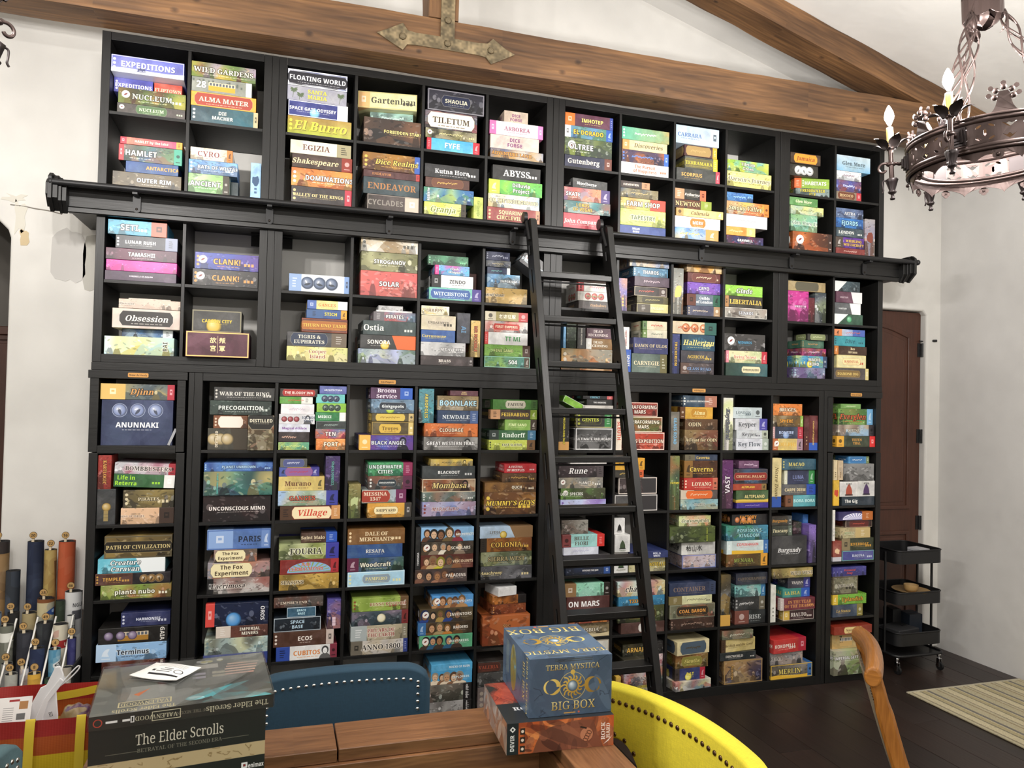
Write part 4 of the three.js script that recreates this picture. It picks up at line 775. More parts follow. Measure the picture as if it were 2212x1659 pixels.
9,8,83,50,184,78,8|#e0d8d4|#2c2c34|AZUL|t.72 h.3 A#d86c38,#3c3c44,#e8e4e0,#7c98b8,#c83c30
9,8,302,148,33,70,20|#d8a8a8|#a82c40||u A#e8d0d0,#b84858,#e8e8e8
9,8,77,129,184,73,8|#3c382c|#8a8468||k A#4c4838,#2c2a20 hide
9,8,95,202,192,71,60|#2c2c20|#f0c05c|ARNAK|h.5 t.45 A#4c4c30,#6a5c38,#20201a
9,8,299,219,36,73,20|#34302f|#8a7c78||u A#4c4846,#242222
9,9,34,0,253,53,-20|#e4e4e0|#4c4c54||A#3c3c44,#b85048,#5c8aa8,#d8c068,#ececec y6 d=white box with scattered tile symbols
9,9,58,53,202,70,8|#28346c|#f0e060|RAT|t.5 h.4 O#e8e068 R.18#b02c40 L.15#3c3430
9,9,60,123,218,79,8|#6a5c30|#d8cc7c|Sleuths|f:i P#8a8440 h.35 A#7c6c3c,#5c4c24,#a8643c
9,9,48,203,230,80,-10|#e4d8a8|#4c4434||P#4c5c6c N y6 d=cream box with steam train picture
9,10,35,0,272,142,8|#242448|#e0b060|Stories|v f:i t.22 h.6 B#a88a58 A#a8743c,#2c2c54,#c89858,#e0c080
9,10,7,143,251,48,8|#242a2c|#e8e4dc|DISCWORLD|f:s t.4 h.4 K
9,10,6,191,251,76,8|#dcc880|#4c3818|the Rich and the Good|f:i h.35 t.5 L.12#4c3828 y5
9,10,21,268,216,53,8|#8a8c74|#d8d8c4||N A#a0a088,#6a7058,#b85c4c,#4c5040
9,11,15,0,304,88,8|#3c3630|#f0dc78|MERLIN|f:s h.45 t.45 A#5c5448,#8a8070,#a8a4a0 S#e8b83c B#e0b848 R.12#3c6ca8
9,11,11,88,235,78,8|#6c6c70|#302e30|REINA|f:s t.18 h.5 A#98989c,#c8b0a0,#4c4c50,#d8d0c8
9,11,1,166,254,84,-20|#c8302c|#f8ece0|KOKOPELLI|h.35 t.35 R.24#b02038 K y5
9,12,1,0,281,152,-30|#88907c|#f4f4f4|IMPERIAL SETTLERS|h.32 q.3 A#d8e0d8,#6a5448,#4c3c34,#8cb060,#a87c68 R.11#b82c38
9,12,20,152,213,96,8|#c8a468|#1c1814|7|t.3 h.4 q.3 G#c8a468,#b89458 d=plain wooden crate with burnt mark
9,12,10,248,291,52,-20|#8c3020|#5c2818|Navegador|f:i P#e8d090 h.4
`;
const hx = (s) => { s = s.replace('#', ''); if (s.length === 3) s = [...s].map((c) => c + c).join(''); return [0, 2, 4].map((i) => parseInt(s.slice(i, i + 2), 16)); };
const rgba = (c, a) => { const [r, g, b] = hx(c); return `rgba(${r},${g},${b},${a})`; };
const mix = (a, b, k) => { const A = hx(a), B = hx(b); return '#' + A.map((v, i) => Math.round(v + (B[i] - v) * k).toString(16).padStart(2, '0')).join(''); };
const fullHex = (s) => '#' + hx(s).map((v) => v.toString(16).padStart(2, '0')).join('');
function colName(s) {
  const [r, g, b] = hx(s).map((v) => v / 255), mx = Math.max(r, g, b), mn = Math.min(r, g, b), l = (mx + mn) / 2, d = mx - mn, sat = d / (1 - Math.abs(2 * l - 1) + 1e-6);
  let h = 0; if (d > 0) h = mx === r ? ((g - b) / d + 6) % 6 : mx === g ? (b - r) / d + 2 : (r - g) / d + 4; h *= 60;
  if (mx < 0.2) return 'black'; if (d < 0.07) return l > 0.8 ? 'white' : l > 0.55 ? 'pale grey' : l > 0.32 ? 'grey' : 'charcoal';
  if (mx < 0.3 && d < 0.1) return 'black';
  const tone = l < 0.27 ? 'dark ' : l > 0.72 ? 'pale ' : '';
  let n = h < 14 || h >= 345 ? 'red' : h < 38 ? (l < 0.4 ? 'brown' : sat < 0.4 ? 'tan' : 'orange') : h < 52 ? (l < 0.4 ? 'brown' : sat < 0.4 ? 'beige' : 'gold') : h < 68 ? (l < 0.45 ? 'olive' : 'yellow') : h < 95 ? (l < 0.35 ? 'olive' : 'lime') : h < 160 ? 'green' : h < 195 ? 'teal' : h < 225 ? (sat < 0.25 ? 'slate' : 'blue') : h < 252 ? (l < 0.27 ? 'navy' : 'blue') : h < 290 ? 'purple' : h < 330 ? 'magenta' : l > 0.6 ? 'pink' : 'crimson';
  if (l > 0.78 && h >= 14 && h < 52) return 'cream';
  return n === 'navy' ? 'navy' : (tone + n).trim();
}
// strokes of the few Chinese and Japanese characters on the boxes, on a 10 x 10 grid
const HAN = {
  '故': '05,35 1,35 20,00 0,22|06,46 0,44|02,06|;0,2.5 4.6,2.5;2.3,0.5 2.3,5;0.6,5 4,5 4,9 0.6,9 0.6,5;6.4,0.4 5,3.6;5.8,2.6 9.8,2.6;8.6,2.6 7,6.5 4.8,9.6;5.8,4.4 9.8,9.6',
  '宮': '5,0 5,1.2;0.8,3 0.8,1.4 9.2,1.4 9.2,3;2.6,2.8 7.4,2.8 7.4,5 2.6,5 2.6,2.8;5,5 4.4,6.2;1.8,6.2 8.2,6.2 8.2,9.4 1.8,9.4 1.8,6.2',
  '叛': '1,1.6 2,3;4.2,1.4 3.4,3;0.4,3.6 4.8,3.6;0.2,5.6 5,5.6;2.6,0.4 2.6,7 0.6,9.4;9.4,0.8 6,1.6;6,1.6 6,5 5.2,9.4;6.2,3.4 9.2,3.4 8,6.6 5.8,9.6;6.6,4.6 9.8,9.6',
  '軍': '0.8,2.2 0.8,0.8 9.2,0.8 9.2,2.2;1.6,2.6 8.4,2.6;2.2,4 7.8,4 7.8,6.6 2.2,6.6 2.2,4;2.2,5.3 7.8,5.3;0.6,8 9.4,8;5,2.6 5,9.8',
  '枯': '0.2,3 4.4,3;2.3,0.4 2.3,9.6;2.2,3.4 0.2,7;2.4,3.4 4.4,6;4.8,3 9.8,3;7.2,0.6 7.2,5.2;5.4,5.2 9.2,5.2 9.2,9.2 5.4,9.2 5.4,5.2',
  '山': '5,0.6 5,8.4;1,3 1,8.6 9,8.6 9,3', '水': '5,0.4 5,9.4 3.8,8.6;0.8,3 3.8,3 0.6,8;8.6,1.6 5.4,4.2;5.4,4 9.6,9',
  '老': '2,1.8 7,1.8;4.4,0.2 4.4,3.6;0.4,3.6 9.6,3.6;8.8,1 0.6,8;3.4,5.4 3.4,9.4 8.6,9.4 8.8,8;7.8,5.4 3.6,7.4', '婆': '1,0.8 2,1.8;0.6,2.6 1.6,3.4;0.6,5 2.2,3.6;3.4,1.6 9,1.6;6,0.2 6,3;3.8,3 8.4,3 4,5.2;5,3.4 9,5.4;4.4,5.6 2,8 8,9.6;7.4,6 2,9.6;0.6,6.8 9.4,6.8',
  '征': '3,0.4 0.6,2.6;3.4,2.6 0.4,5.6;2,4.4 2,9.6;4.4,1 9.4,1;7,1 7,9.2;7,5 9.2,5;5,4.4 5,9.2;4,9.2 9.8,9.2', '服': '1,0.8 1,6 0.4,9.4;1,0.8 4,0.8 4,9.4 3.2,8.8;1,3.4 4,3.4;1,6 4,6;5.4,0.8 9,0.8 9,3.4;5.4,0.8 5.4,9.4;5.4,4.6 9,4.6 5.8,9.4;6.2,5.4 9.6,9.4',
};
function han(g, txt, x, y, s, gap = 1.15) { [...txt].forEach((ch, i) => { for (const st of (HAN[ch] || '').split('|').pop().split(';')) { if (!st) continue; const p = st.trim().split(' ').map((q) => q.split(',').map(Number)); g.beginPath(); p.forEach(([a, b], k) => (k ? g.lineTo(x + i * s * gap + a * s / 10, y + b * s / 10) : g.moveTo(x + i * s * gap + a * s / 10, y + b * s / 10))); g.stroke(); } }); }
function parseBox(ln) {
  const [geo, bg, fg, title, opt] = ln.split('|'), [r, c, x, y, w, h, z] = geo.split(',').map(Number), o = {};
  let rest = opt || ''; const di = rest.indexOf('d='); let desc = ''; if (di >= 0) { desc = rest.slice(di + 2).trim(); rest = rest.slice(0, di); }
  for (const t of rest.trim().split(/\s+/)) { if (!t) continue; if (t.startsWith('f:')) o.f = t[2]; else if (t.startsWith('S2')) o.S2 = t.slice(2); else o[t[0]] = t.slice(1) || true; }
  return { hide: rest.includes('hide'), r, c, x: x / 1000, y: y / 1000, w: w / 1000, h: h / 1000, z: z / 1000, bg, fg, title, o, desc };
}
// paints the printed front of a box into the rectangle
function paintFront(g, X, Y, W, H, b) {
  const R = rng(b.title + b.bg + b.fg + b.r + '.' + b.c + '.' + Math.round(b.x * 1000) + b.y), o = b.o;
  g.save(); g.beginPath(); g.rect(X, Y, W, H); g.clip(); g.translate(X, Y);
  const sep = b.bg.includes('>') ? '>' : b.bg.includes('^') ? '^' : '';
  if (sep) { const [p, q] = b.bg.split(sep), gr = sep === '>' ? g.createLinearGradient(0, 0, W, 0) : g.createLinearGradient(0, 0, 0, H); gr.addColorStop(0, fullHex(p)); gr.addColorStop(1, fullHex(q)); g.fillStyle = gr; } else g.fillStyle = b.bg;
  g.fillRect(0, 0, W, H);
  const c0 = b.bg.split(/[>^]/)[0], m = Math.min(W, H), vert = H > W * 1.2;
  for (let i = 0; i < 50; i++) { g.fillStyle = rgba(R() < 0.5 ? mix(c0, '#ffffff', 0.4) : mix(c0, '#000000', 0.4), 0.08); const s = m * (0.1 + R() * 0.5); g.beginPath(); g.ellipse(R() * W, R() * H, s * (1 + R()), s * 0.6, R() * 3, 0, 7); g.fill(); }
  const leaf = (x, y, s, a) => { g.save(); g.translate(x, y); g.rotate(a); g.beginPath(); g.moveTo(-s, 0); g.quadraticCurveTo(0, -s * 0.7, s, 0); g.quadraticCurveTo(0, s * 0.7, -s, 0); g.fill(); g.restore(); };
  if (typeof o.A === 'string') {   // illustration: soft fields, a few broad shapes, then fine touches
    const pal = o.A.split(',').map((c) => mix(c, c0, 0.18));
    for (let i = 0; i < 10; i++) { const c = pal[i % pal.length], x = (i + R()) / 10 * W, y = R() * H, s = m * (0.6 + R() * 1.1), gr = g.createRadialGradient(x, y, 0, x, y, s); gr.addColorStop(0, rgba(c, 0.9)); gr.addColorStop(0.55, rgba(c, 0.6)); gr.addColorStop(1, rgba(c, 0)); g.fillStyle = gr; g.fillRect(x - s, y - s, s * 2, s * 2); }
    for (let i = 0; i < 5; i++) { const c = pal[Math.floor(R() * pal.length)], x = R() * W, y = H * (0.35 + 0.5 * R()), s = m * (0.3 + R() * 0.6); g.fillStyle = rgba(mix(c, '#000000', 0.12), 0.6); g.beginPath(); g.moveTo(x - s * 1.6, H); g.bezierCurveTo(x - s, y, x - s * 0.3, y - s * 0.5, x, y); g.bezierCurveTo(x + s * 0.4, y + s * 0.4, x + s * 0.9, y, x + s * 1.6, H); g.fill(); }
    for (let i = 0; i < 4; i++) { const c = pal[Math.floor(R() * pal.length)], x = (R() < 0.5 ? R() * 0.3 : 0.7 + R() * 0.3) * W, s = m * (0.12 + R() * 0.12), y = H * (0.4 + 0.3 * R()); g.fillStyle = rgba(mix(c, '#000000', 0.45), 0.75); g.beginPath(); g.moveTo(x - s * 1.1, H); g.quadraticCurveTo(x - s * 0.9, y + s * 0.4, x, y + s * 0.3); g.quadraticCurveTo(x + s * 0.9, y + s * 0.4, x + s * 1.2, H); g.fill(); g.fillStyle = rgba(mix(c, '#ffffff', 0.3), 0.85); g.beginPath(); g.ellipse(x, y, s * 0.45, s * 0.6, 0, 0, 7); g.fill(); }
    for (let i = 0; i < 60; i++) { const c = pal[Math.floor(R() * pal.length)]; g.fillStyle = rgba(R() < 0.45 ? mix(c, '#ffffff', 0.4) : mix(c, '#000000', 0.5), 0.42); const s = m * (0.012 + R() * 0.04); g.beginPath(); g.ellipse(R() * W, R() * H, s * (1 + R() * 2.5), s, (R() - 0.5) * 1.5, 0, 7); g.fill(); }
  }
  if (typeof o.G === 'string') { const p = o.G.split(','); const x0 = W * 0.28, x1 = W * 0.72; g.fillStyle = p[1] || '#555'; for (let i = 0; i < 14; i++) g.fillRect(R() * W, H * (0.1 + 0.35 * R()), W * 0.03, H * 0.16); g.fillStyle = p[0]; g.fillRect(x0, H * 0.52, x1 - x0, H * 0.32); g.fillStyle = mix(p[0], '#ffffff', 0.6); g.fillRect(x0, H * 0.28, x1 - x0, H * 0.24); g.fillStyle = '#5a626c'; for (let i = 0; i < 8; i++) g.fillRect(x0 + (x1 - x0) * (0.04 + i * 0.12), H * 0.32, (x1 - x0) * 0.08, H * 0.18); }
  if (o.S) { g.fillStyle = o.S; g.beginPath(); g.moveTo(0, H); g.lineTo(0, H * 0.76); g.bezierCurveTo(W * 0.3, H * 0.6, W * 0.6, H * 0.92, W, H * 0.7); g.lineTo(W, H); g.fill(); }
  if (o.S2) { g.fillStyle = o.S2; g.fillRect(0, H * 0.88, W, H * 0.12); }
  if (o.T) { g.fillStyle = o.T; for (let i = 0; i < 3; i++) { const x = W * (0.3 + 0.5 * R()), s = H * 0.28; g.beginPath(); g.moveTo(x - s * 0.5, H * 0.86); g.quadraticCurveTo(x + s * 0.1, H * 0.4, x + s * 0.45, H * 0.86); g.fill(); } }
  if (o.Y) for (const [x, y, s] of [[0.09, 0.85, 0.6], [0.2, 0.95, 0.4], [0.88, 0.9, 0.6]]) { g.strokeStyle = g.fillStyle = o.Y; g.lineWidth = H * 0.03; g.beginPath(); g.moveTo(W * x, H * y); g.quadraticCurveTo(W * x + 2, H * (y - s * 0.4), W * x + H * 0.08, H * (y - s)); g.stroke(); for (let i = 0; i < 8; i++) { const a = -0.4 + i * 0.55; g.save(); g.translate(W * x + H * 0.08, H * (y - s)); g.rotate(a); leaf(H * 0.13, 0, H * 0.14, 0.1); g.restore(); } }
  if (typeof o.E === 'string') { const p = o.E.split(','); g.fillStyle = p[0]; g.beginPath(); g.ellipse(W * 0.5, H * 0.9, W * 0.38, H * 0.72, 0, Math.PI, 0); g.fill(); g.fillStyle = rgba(p[1] || '#fff', 0.9); for (let i = 0; i < 12; i++) { const a = Math.PI + (i + 0.5) * Math.PI / 12; g.beginPath(); g.moveTo(W * 0.5, H * 0.9); g.lineTo(W * 0.5 + Math.cos(a) * W * 0.36, H * 0.9 + Math.sin(a) * H * 0.7); g.lineTo(W * 0.5 + Math.cos(a + 0.08) * W * 0.36, H * 0.9 + Math.sin(a + 0.08) * H * 0.7); g.fill(); } }
  if (o.D) { g.fillStyle = o.D; g.beginPath(); g.moveTo(0, 0); g.lineTo(W * 0.48, 0); g.lineTo(W * 0.12, H); g.lineTo(0, H); g.fill(); }
  if (typeof o.e === 'string') { g.fillStyle = o.e; if (vert) g.fillRect(0, H * 0.78, W, H * 0.22); else { g.beginPath(); g.moveTo(W * 0.56, 0); g.lineTo(W, 0); g.lineTo(W, H); g.lineTo(W * 0.66, H); g.fill(); } }
  const orb = (x, y, r, col) => { const gr = g.createRadialGradient(x - r * 0.3, y - r * 0.3, r * 0.1, x, y, r); gr.addColorStop(0, mix(col, '#ffffff', 0.45)); gr.addColorStop(0.75, fullHex(col)); gr.addColorStop(1, mix(col, '#000000', 0.5)); g.fillStyle = gr; g.beginPath(); g.arc(x, y, r, 0, 7); g.fill(); };
  if (o.O) orb(W * (b.title ? 0.44 : 0.52), H * (b.title ? 0.72 : 0.5), m * (vert ? 0.25 : 0.32), o.O);
  const face = (x, y, r, skin, cloth) => { g.fillStyle = cloth; g.beginPath(); g.moveTo(x - r * 1.9, H); g.quadraticCurveTo(x - r * 1.5, y + r * 0.9, x, y + r * 0.9); g.quadraticCurveTo(x + r * 1.5, y + r * 0.9, x + r * 1.9, H); g.fill(); g.fillStyle = mix(cloth, '#000000', 0.35); g.beginPath(); g.ellipse(x, y - r * 0.15, r * 1.1, r * 1.3, 0, 0, 7); g.fill(); g.fillStyle = skin; g.beginPath(); g.ellipse(x, y + r * 0.1, r * 0.72, r * 0.95, 0, 0, 7); g.fill(); g.fillStyle = mix(skin, '#000000', 0.7); for (const s of [-1, 1]) g.fillRect(x + s * r * 0.3 - r * 0.1, y - r * 0.05, r * 0.22, r * 0.14); g.fillRect(x - r * 0.2, y + r * 0.55, r * 0.4, r * 0.1); };
  if (o.F) { const pal = o.F.split(','), n = 5; for (let i = 0; i < n; i++) face(W * (0.07 + (i + 0.4 * R()) * 0.15), H * (0.4 + 0.16 * R()), H * (0.2 + 0.1 * R()), ['#c89a74', '#a87850', '#dcb896', '#8a6044'][Math.floor(R() * 4)], pal[i % pal.length]); }
  if (o.C && o.C !== true) { const n = vert ? 3 : 3; for (let i = 0; i < n; i++) { const x = b.title ? W * (0.25 + i * 0.25) : W * (0.3 + i * 0.2), y = b.h > 0.15 ? H * 0.23 : H * 0.5, r = b.h > 0.15 ? H * 0.14 : H * 0.34; if (b.title && b.h < 0.15) { orb(W * (0.15 + i * 0.17), y, r * 0.8, o.C); continue; } g.fillStyle = mix(o.C, '#ffffff', 0.3); g.beginPath(); g.arc(x, y, r * 1.08, 0, 7); g.fill(); orb(x, y, r, o.C); g.fillStyle = rgba(mix(o.C, '#000000', 0.6), 0.8); leaf(x, y + r * 0.2, r * 0.6, R() * 3); g.fillStyle = rgba('#ffffff', 0.55); leaf(x - r * 0.2, y - r * 0.2, r * 0.35, R() * 3); } }
  if (o.M) { g.fillStyle = o.M; const y = H * 0.62, r = W * 0.2; g.beginPath(); g.moveTo(W / 2, y - r * 1.7); g.quadraticCurveTo(W / 2 + r * 1.2, y - r * 0.2, W / 2 + r * 0.8, y + r); g.lineTo(W / 2 - r * 0.8, y + r); g.quadraticCurveTo(W / 2 - r * 1.1, y - r * 0.4, W / 2, y - r * 1.7); g.fill(); g.fillStyle = rgba('#000000', 0.5); g.fillRect(W / 2 - r * 1.1, y + r * 0.7, r * 2.2, r * 0.4); }
  // publisher blocks at the ends; each may start with its share of the width
  let l = 0, rt = 1; const blk = (s) => { const i = s.indexOf('#'); return [parseFloat(s.slice(0, i)) || 0.15, s.slice(i)]; };
  const rest = b.o; for (const k of ['L', 'R']) if (typeof rest[k] === 'string') { const [f, col] = blk(rest[k]); if (vert) { g.fillStyle = col; g.fillRect(0, k === 'L' ? 0 : H * (1 - f), W, H * f); } else { g.fillStyle = col; g.fillRect(k === 'L' ? 0 : W * (1 - f), 0, W * f + 1, H); g.fillStyle = rgba(mix(col, R() < 0.6 ? '#ffffff' : '#000000', 0.7), 0.75); const cx = k === 'L' ? W * f / 2 : W * (1 - f / 2), s = Math.min(W * f, H) * 0.22, kind = Math.floor(R() * 4); if (kind === 0) { g.beginPath(); g.arc(cx, H * 0.45, s, 0, 7); g.fill(); g.fillRect(cx - s * 1.2, H * 0.78, s * 2.4, H * 0.06); } else if (kind === 1) { for (let q = 0; q < 4; q++) g.fillRect(cx - s, H * (0.24 + q * 0.15), s * (1.2 + R() * 0.8), H * 0.06); } else if (kind === 2) { g.beginPath(); g.moveTo(cx - s, H * 0.66); g.quadraticCurveTo(cx - s * 0.5, H * 0.2, cx + s * 0.9, H * 0.26); g.lineTo(cx + s * 0.4, H * 0.5); g.lineTo(cx + s * 0.8, H * 0.7); g.fill(); g.fillRect(cx - s, H * 0.8, s * 2, H * 0.05); } else { g.fillRect(cx - s * 0.8, H * 0.3, s * 1.6, H * 0.36); g.fillStyle = col; g.fillRect(cx - s * 0.4, H * 0.4, s * 0.8, H * 0.12); } if (f < 0.34) { if (k === 'L') l = f; else rt = 1 - f; } } }
  const col = b.fg || '#ffffff';
  if (o.k || o.K) for (const [k, cx] of [['k', l * W + H * 0.2], ['K', rt * W - H * 0.42]]) if (o[k]) { g.fillStyle = rgba(col, 0.85); for (let i = 0; i < 3; i++) { const s = m * 0.13; if (vert) g.fillRect(W * 0.38, H * (0.6 + i * 0.1), W * 0.24, W * 0.2); else if (k === 'k') { g.beginPath(); g.arc(cx - H * 0.02, H * (0.26 + i * 0.24), s * 0.62, 0, 7); g.fill(); } else g.fillRect(cx - i * s * 1.6, H * 0.55, s * 1.1, s * 1.3); } }
  if (o.W) { g.fillStyle = '#f0ece6'; g.beginPath(); g.arc(H * 0.45, H * 0.42, H * 0.24, 0, 7); g.fill(); g.fillStyle = '#7a3030'; leaf(H * 0.45, H * 0.42, H * 0.14, -0.6); }
  if (o.w) { g.fillStyle = rgba(mix(c0, '#000000', 0.55), 0.85); face(W * 0.8, H * 0.42, H * 0.22, mix(c0, '#ffffff', 0.35), mix(c0, '#000000', 0.6)); }
  if (o.B && o.B !== true) { g.strokeStyle = o.B; g.lineWidth = Math.max(2, m * 0.045); g.strokeRect(m * 0.045, m * 0.045, W - m * 0.09, H - m * 0.09); }
  // lettering
  const up = o.v || o.V, hf = (parseFloat(o.h) || 0.46) * 1.08, tx = o.t ? parseFloat(o.t) : (l + rt) / 2, ty = o.q ? parseFloat(o.q) : 0.5;
  const lab = b.title, squig = o.N;
  const LW = up ? H : W, LH = up ? W : H, words = lab ? lab.split(' ') : [], two = words.length > 1 && hf > 0.5 && !up && !/[^\x00-\x7f]/.test(lab) && lab.length > 9;
  let rows = [lab]; if (two) { let best = 0, bd = 1e9; for (let i = 1; i < words.length; i++) { const d = Math.abs(words.slice(0, i).join(' ').length - words.slice(i).join(' ').length); if (d < bd) { bd = d; best = i; } } rows = [words.slice(0, best).join(' '), words.slice(best).join(' ')]; }
  const fam = { s: 'bold serif', i: 'italic bold serif', l: 'sans-serif', m: 'monospace' }[o.f] || 'bold sans-serif';
  const font = (px) => fam.replace(/(serif|sans-serif|monospace)$/, `${px}px $1`);
  g.save();
  if (up) { g.translate(W * (o.t && up && !o.u ? parseFloat(o.t) : 0.5), H * (o.u && o.t ? parseFloat(o.t) : 0.5)); if (up && !o.u) { g.translate(0, 0); } g.rotate(o.V ? -Math.PI / 2 : Math.PI / 2); }
  else g.translate(W * tx, H * ty);
  const flatUp = up && !o.u;   // a flat box whose title runs up its short side
  const room = flatUp ? H * 0.86 : up ? H * 0.7 : Math.min(2 * Math.min(tx, 1 - tx) * 1.05, Math.max(0.3, rt - l) * 0.95) * W;
  let px = flatUp ? W * 0.09 : LH * hf * (two ? 0.56 : 0.92) * (up && o.u && hf < 0.5 ? 1 : 1);
  if (lab) { g.font = font(px); const wmax = Math.max(...rows.map((t) => g.measureText(t).width)); if (wmax > room) { px *= room / wmax; } g.font = font(px); }
  const tw = lab ? Math.max(...rows.map((t) => g.measureText(t).width)) : Math.min(room, LW * 0.5);
  if (typeof o.P === 'string') { const pw = Math.min(room * 1.06, tw + px * 1.2) * (squig ? 1.15 : 1), ph = Math.min(LH * 0.86, Math.max(px * (two ? 2.6 : 1.9), LH * 0.5)); g.fillStyle = o.P; g.beginPath(); g.moveTo(-pw / 2 + ph * 0.2, -ph / 2); g.lineTo(pw / 2 - ph * 0.2, -ph / 2); g.lineTo(pw / 2, -ph * 0.2); g.lineTo(pw / 2, ph * 0.2); g.lineTo(pw / 2 - ph * 0.2, ph / 2); g.lineTo(-pw / 2 + ph * 0.2, ph / 2); g.lineTo(-pw / 2, ph * 0.2); g.lineTo(-pw / 2, -ph * 0.2); g.closePath(); g.fill(); g.strokeStyle = rgba(col, 0.45); g.lineWidth = Math.max(1, LH * 0.02); g.stroke(); }
  g.fillStyle = g.strokeStyle = col; g.textAlign = 'center'; g.textBaseline = 'middle';
  if (squig || (!lab && squig)) { g.lineWidth = Math.max(1.5, LH * 0.06); g.lineCap = 'round'; const n = 7, a = Math.min(room, LW * 0.46) / n; g.beginPath(); for (let i = 0; i < n; i++) { const x = (i - n / 2) * a; g.moveTo(x, LH * (0.12 - R() * 0.1)); g.bezierCurveTo(x + a * 0.2, -LH * (0.1 + R() * 0.2), x + a * 0.5, LH * 0.2 * R(), x + a * 0.75, -LH * 0.12 * R()); } g.stroke(); }
  if (lab && /[^\x00-\x7f]/.test(lab)) { g.lineCap = 'round'; if (lab.startsWith('故')) { const s = H * 0.22; g.lineWidth = s * 0.13; han(g, '故', -s * 1.25, -s * 1.25, s); han(g, '宮', -s * 1.25, s * 0.2, s); han(g, '叛', s * 0.25, -s * 1.25, s); han(g, '軍', s * 0.25, s * 0.2, s); g.lineWidth = s * 0.06; g.beginPath(); g.moveTo(0, -s * 1.5); g.lineTo(0, s * 1.5); g.stroke(); } else { const s = H * 0.42; g.lineWidth = s * 0.12; han(g, lab, -lab.length * s * 0.56, -s / 2, s); } }
  else if (lab) rows.forEach((t, i) => { const y = two ? (i - 0.5) * px * 1.02 : 0; if (typeof o.A === 'string' && typeof o.P !== 'string') { const lum = hx(col).reduce((a, v) => a + v, 0); g.strokeStyle = lum > 330 ? 'rgba(16,12,10,0.7)' : 'rgba(255,250,240,0.6)'; g.lineWidth = px * 0.16; g.lineJoin = 'round'; g.strokeText(t, 0, y, room); } else if (hx(col).reduce((a, v) => a + v, 0) > 480) { g.fillStyle = rgba('#000000', 0.35); g.fillText(t, px * 0.05, y + px * 0.06, room); } g.fillStyle = col; g.fillText(t, 0, y, room); });
  if (lab && !two && hf < 0.5 && !up && b.h > 0.04 && H > 30) { g.fillStyle = rgba(col, 0.6); let x = -tw * 0.35; while (x < tw * 0.35) { const q = px * (0.15 + R() * 0.4); g.fillRect(x, px * 0.62, q, px * 0.1); x += q + px * 0.12; } }
  g.restore(); g.restore();
}
const lines = BOXES.trim().split('\n').map(parseBox);
// every box gets its place on one of the print sheets
const PXM = 1150, SH = 2048;
lines.forEach((b, i) => { b.i = i; b.pw = Math.max(24, Math.round(b.w * PXM)); b.ph = Math.max(12, Math.round(b.h * PXM)); });
const seenArea = (b) => b.w * b.h * (1.6 - 0.22 * b.c * 0.35) * (b.hide ? 0.3 : 1);
const ranked = lines.slice().sort((a, b) => seenArea(b) - seenArea(a));
const MAXB = 318; ranked.forEach((b, i) => { b.single = i < MAXB || !!b.desc; });
function packSheets(list) {
  const sheets = []; let cur = null, x = 0, y = 0, rowH = 0;
  for (const b of list.slice().sort((a, c) => c.ph - a.ph)) {
    const w = b.pw + 26, h = b.ph + 4;
    if (!cur || x + w > SH) { if (cur) { y += rowH; } x = 0; rowH = h; if (!cur || y + h > SH) { const c = cv(SH, SH); cur = { c, g: c.getContext('2d') }; sheets.push(cur); y = 0; } }
    b.sheet = cur; b.sx = x; b.sy = y; x += w; rowH = Math.max(rowH, h);
    const g = cur.g, c0 = b.bg.split(/[>^]/)[0], A = typeof b.o.A === 'string' ? b.o.A.split(',') : [c0];
    g.fillStyle = c0; g.fillRect(b.sx, b.sy, w, h); paintFront(g, b.sx + 1, b.sy + 1, b.pw, b.ph, b);
    // strip for the sides of the lid
    g.fillStyle = fullHex(c0); g.fillRect(b.sx + b.pw + 3, b.sy, 22, h); const R = rng(b.i + 99); for (let k = 0; k < 6; k++) { g.fillStyle = rgba(A[k % A.length], 0.5); g.fillRect(b.sx + b.pw + 3, b.sy + R() * h, 22, h * 0.12); }
  }
  for (const s of sheets) s.mat = new THREE.MeshPhysicalMaterial({ map: ctex(s.c), roughness: 0.42, clearcoat: 0.18, clearcoatRoughness: 0.35 });
  return sheets;
}
packSheets(lines.filter((b) => b.single)); packSheets(lines.filter((b) => !b.single));
function boxGeo(b) {
  const d = Math.min(0.3, Math.max(0.15, Math.max(b.w, b.h))) - Math.max(0, b.z) * 0.5, w = b.w - 0.0006, h = b.h - 0.0003, g = new RoundedBoxGeometry(w, h, d, 1, Math.min(0.0016, h / 4, w / 4));
  const p = g.attributes.position, n = g.attributes.normal, uv = g.attributes.uv, U = (x) => (b.sx + x) / SH, Vv = (y) => 1 - (b.sy + y) / SH;
  for (let i = 0; i < p.count; i++) {
    const front = n.getZ(i) > 0.6 || p.getZ(i) > d / 2 - 0.0017;
    if (front) uv.setXY(i, U(1.5 + (p.getX(i) / w + 0.5) * (b.pw - 1)), Vv(1.5 + (0.5 - p.getY(i) / h) * (b.ph - 1)));
    else uv.setXY(i, U(b.pw + 6 + 16 * (p.getZ(i) / d + 0.5)), Vv(2 + (0.5 - p.getY(i) / h) * (b.ph - 1)));
  }
  g.translate(0, 0, -d / 2);
  if (b.o.y) { g.translate(0, 0, d / 2); g.rotateY(parseFloat(b.o.y) * Math.PI / 180); g.translate(0, 0, -d / 2 - Math.abs(Math.sin(parseFloat(b.o.y) * Math.PI / 180)) * w / 2); }
  g.translate(0, h / 2, 0);
  if (b.o.r) { const a = parseFloat(b.o.r) * Math.PI / 180; g.rotateZ(a); g.computeBoundingBox(); g.translate(0, -g.boundingBox.min.y, 0); }
  return g;
}
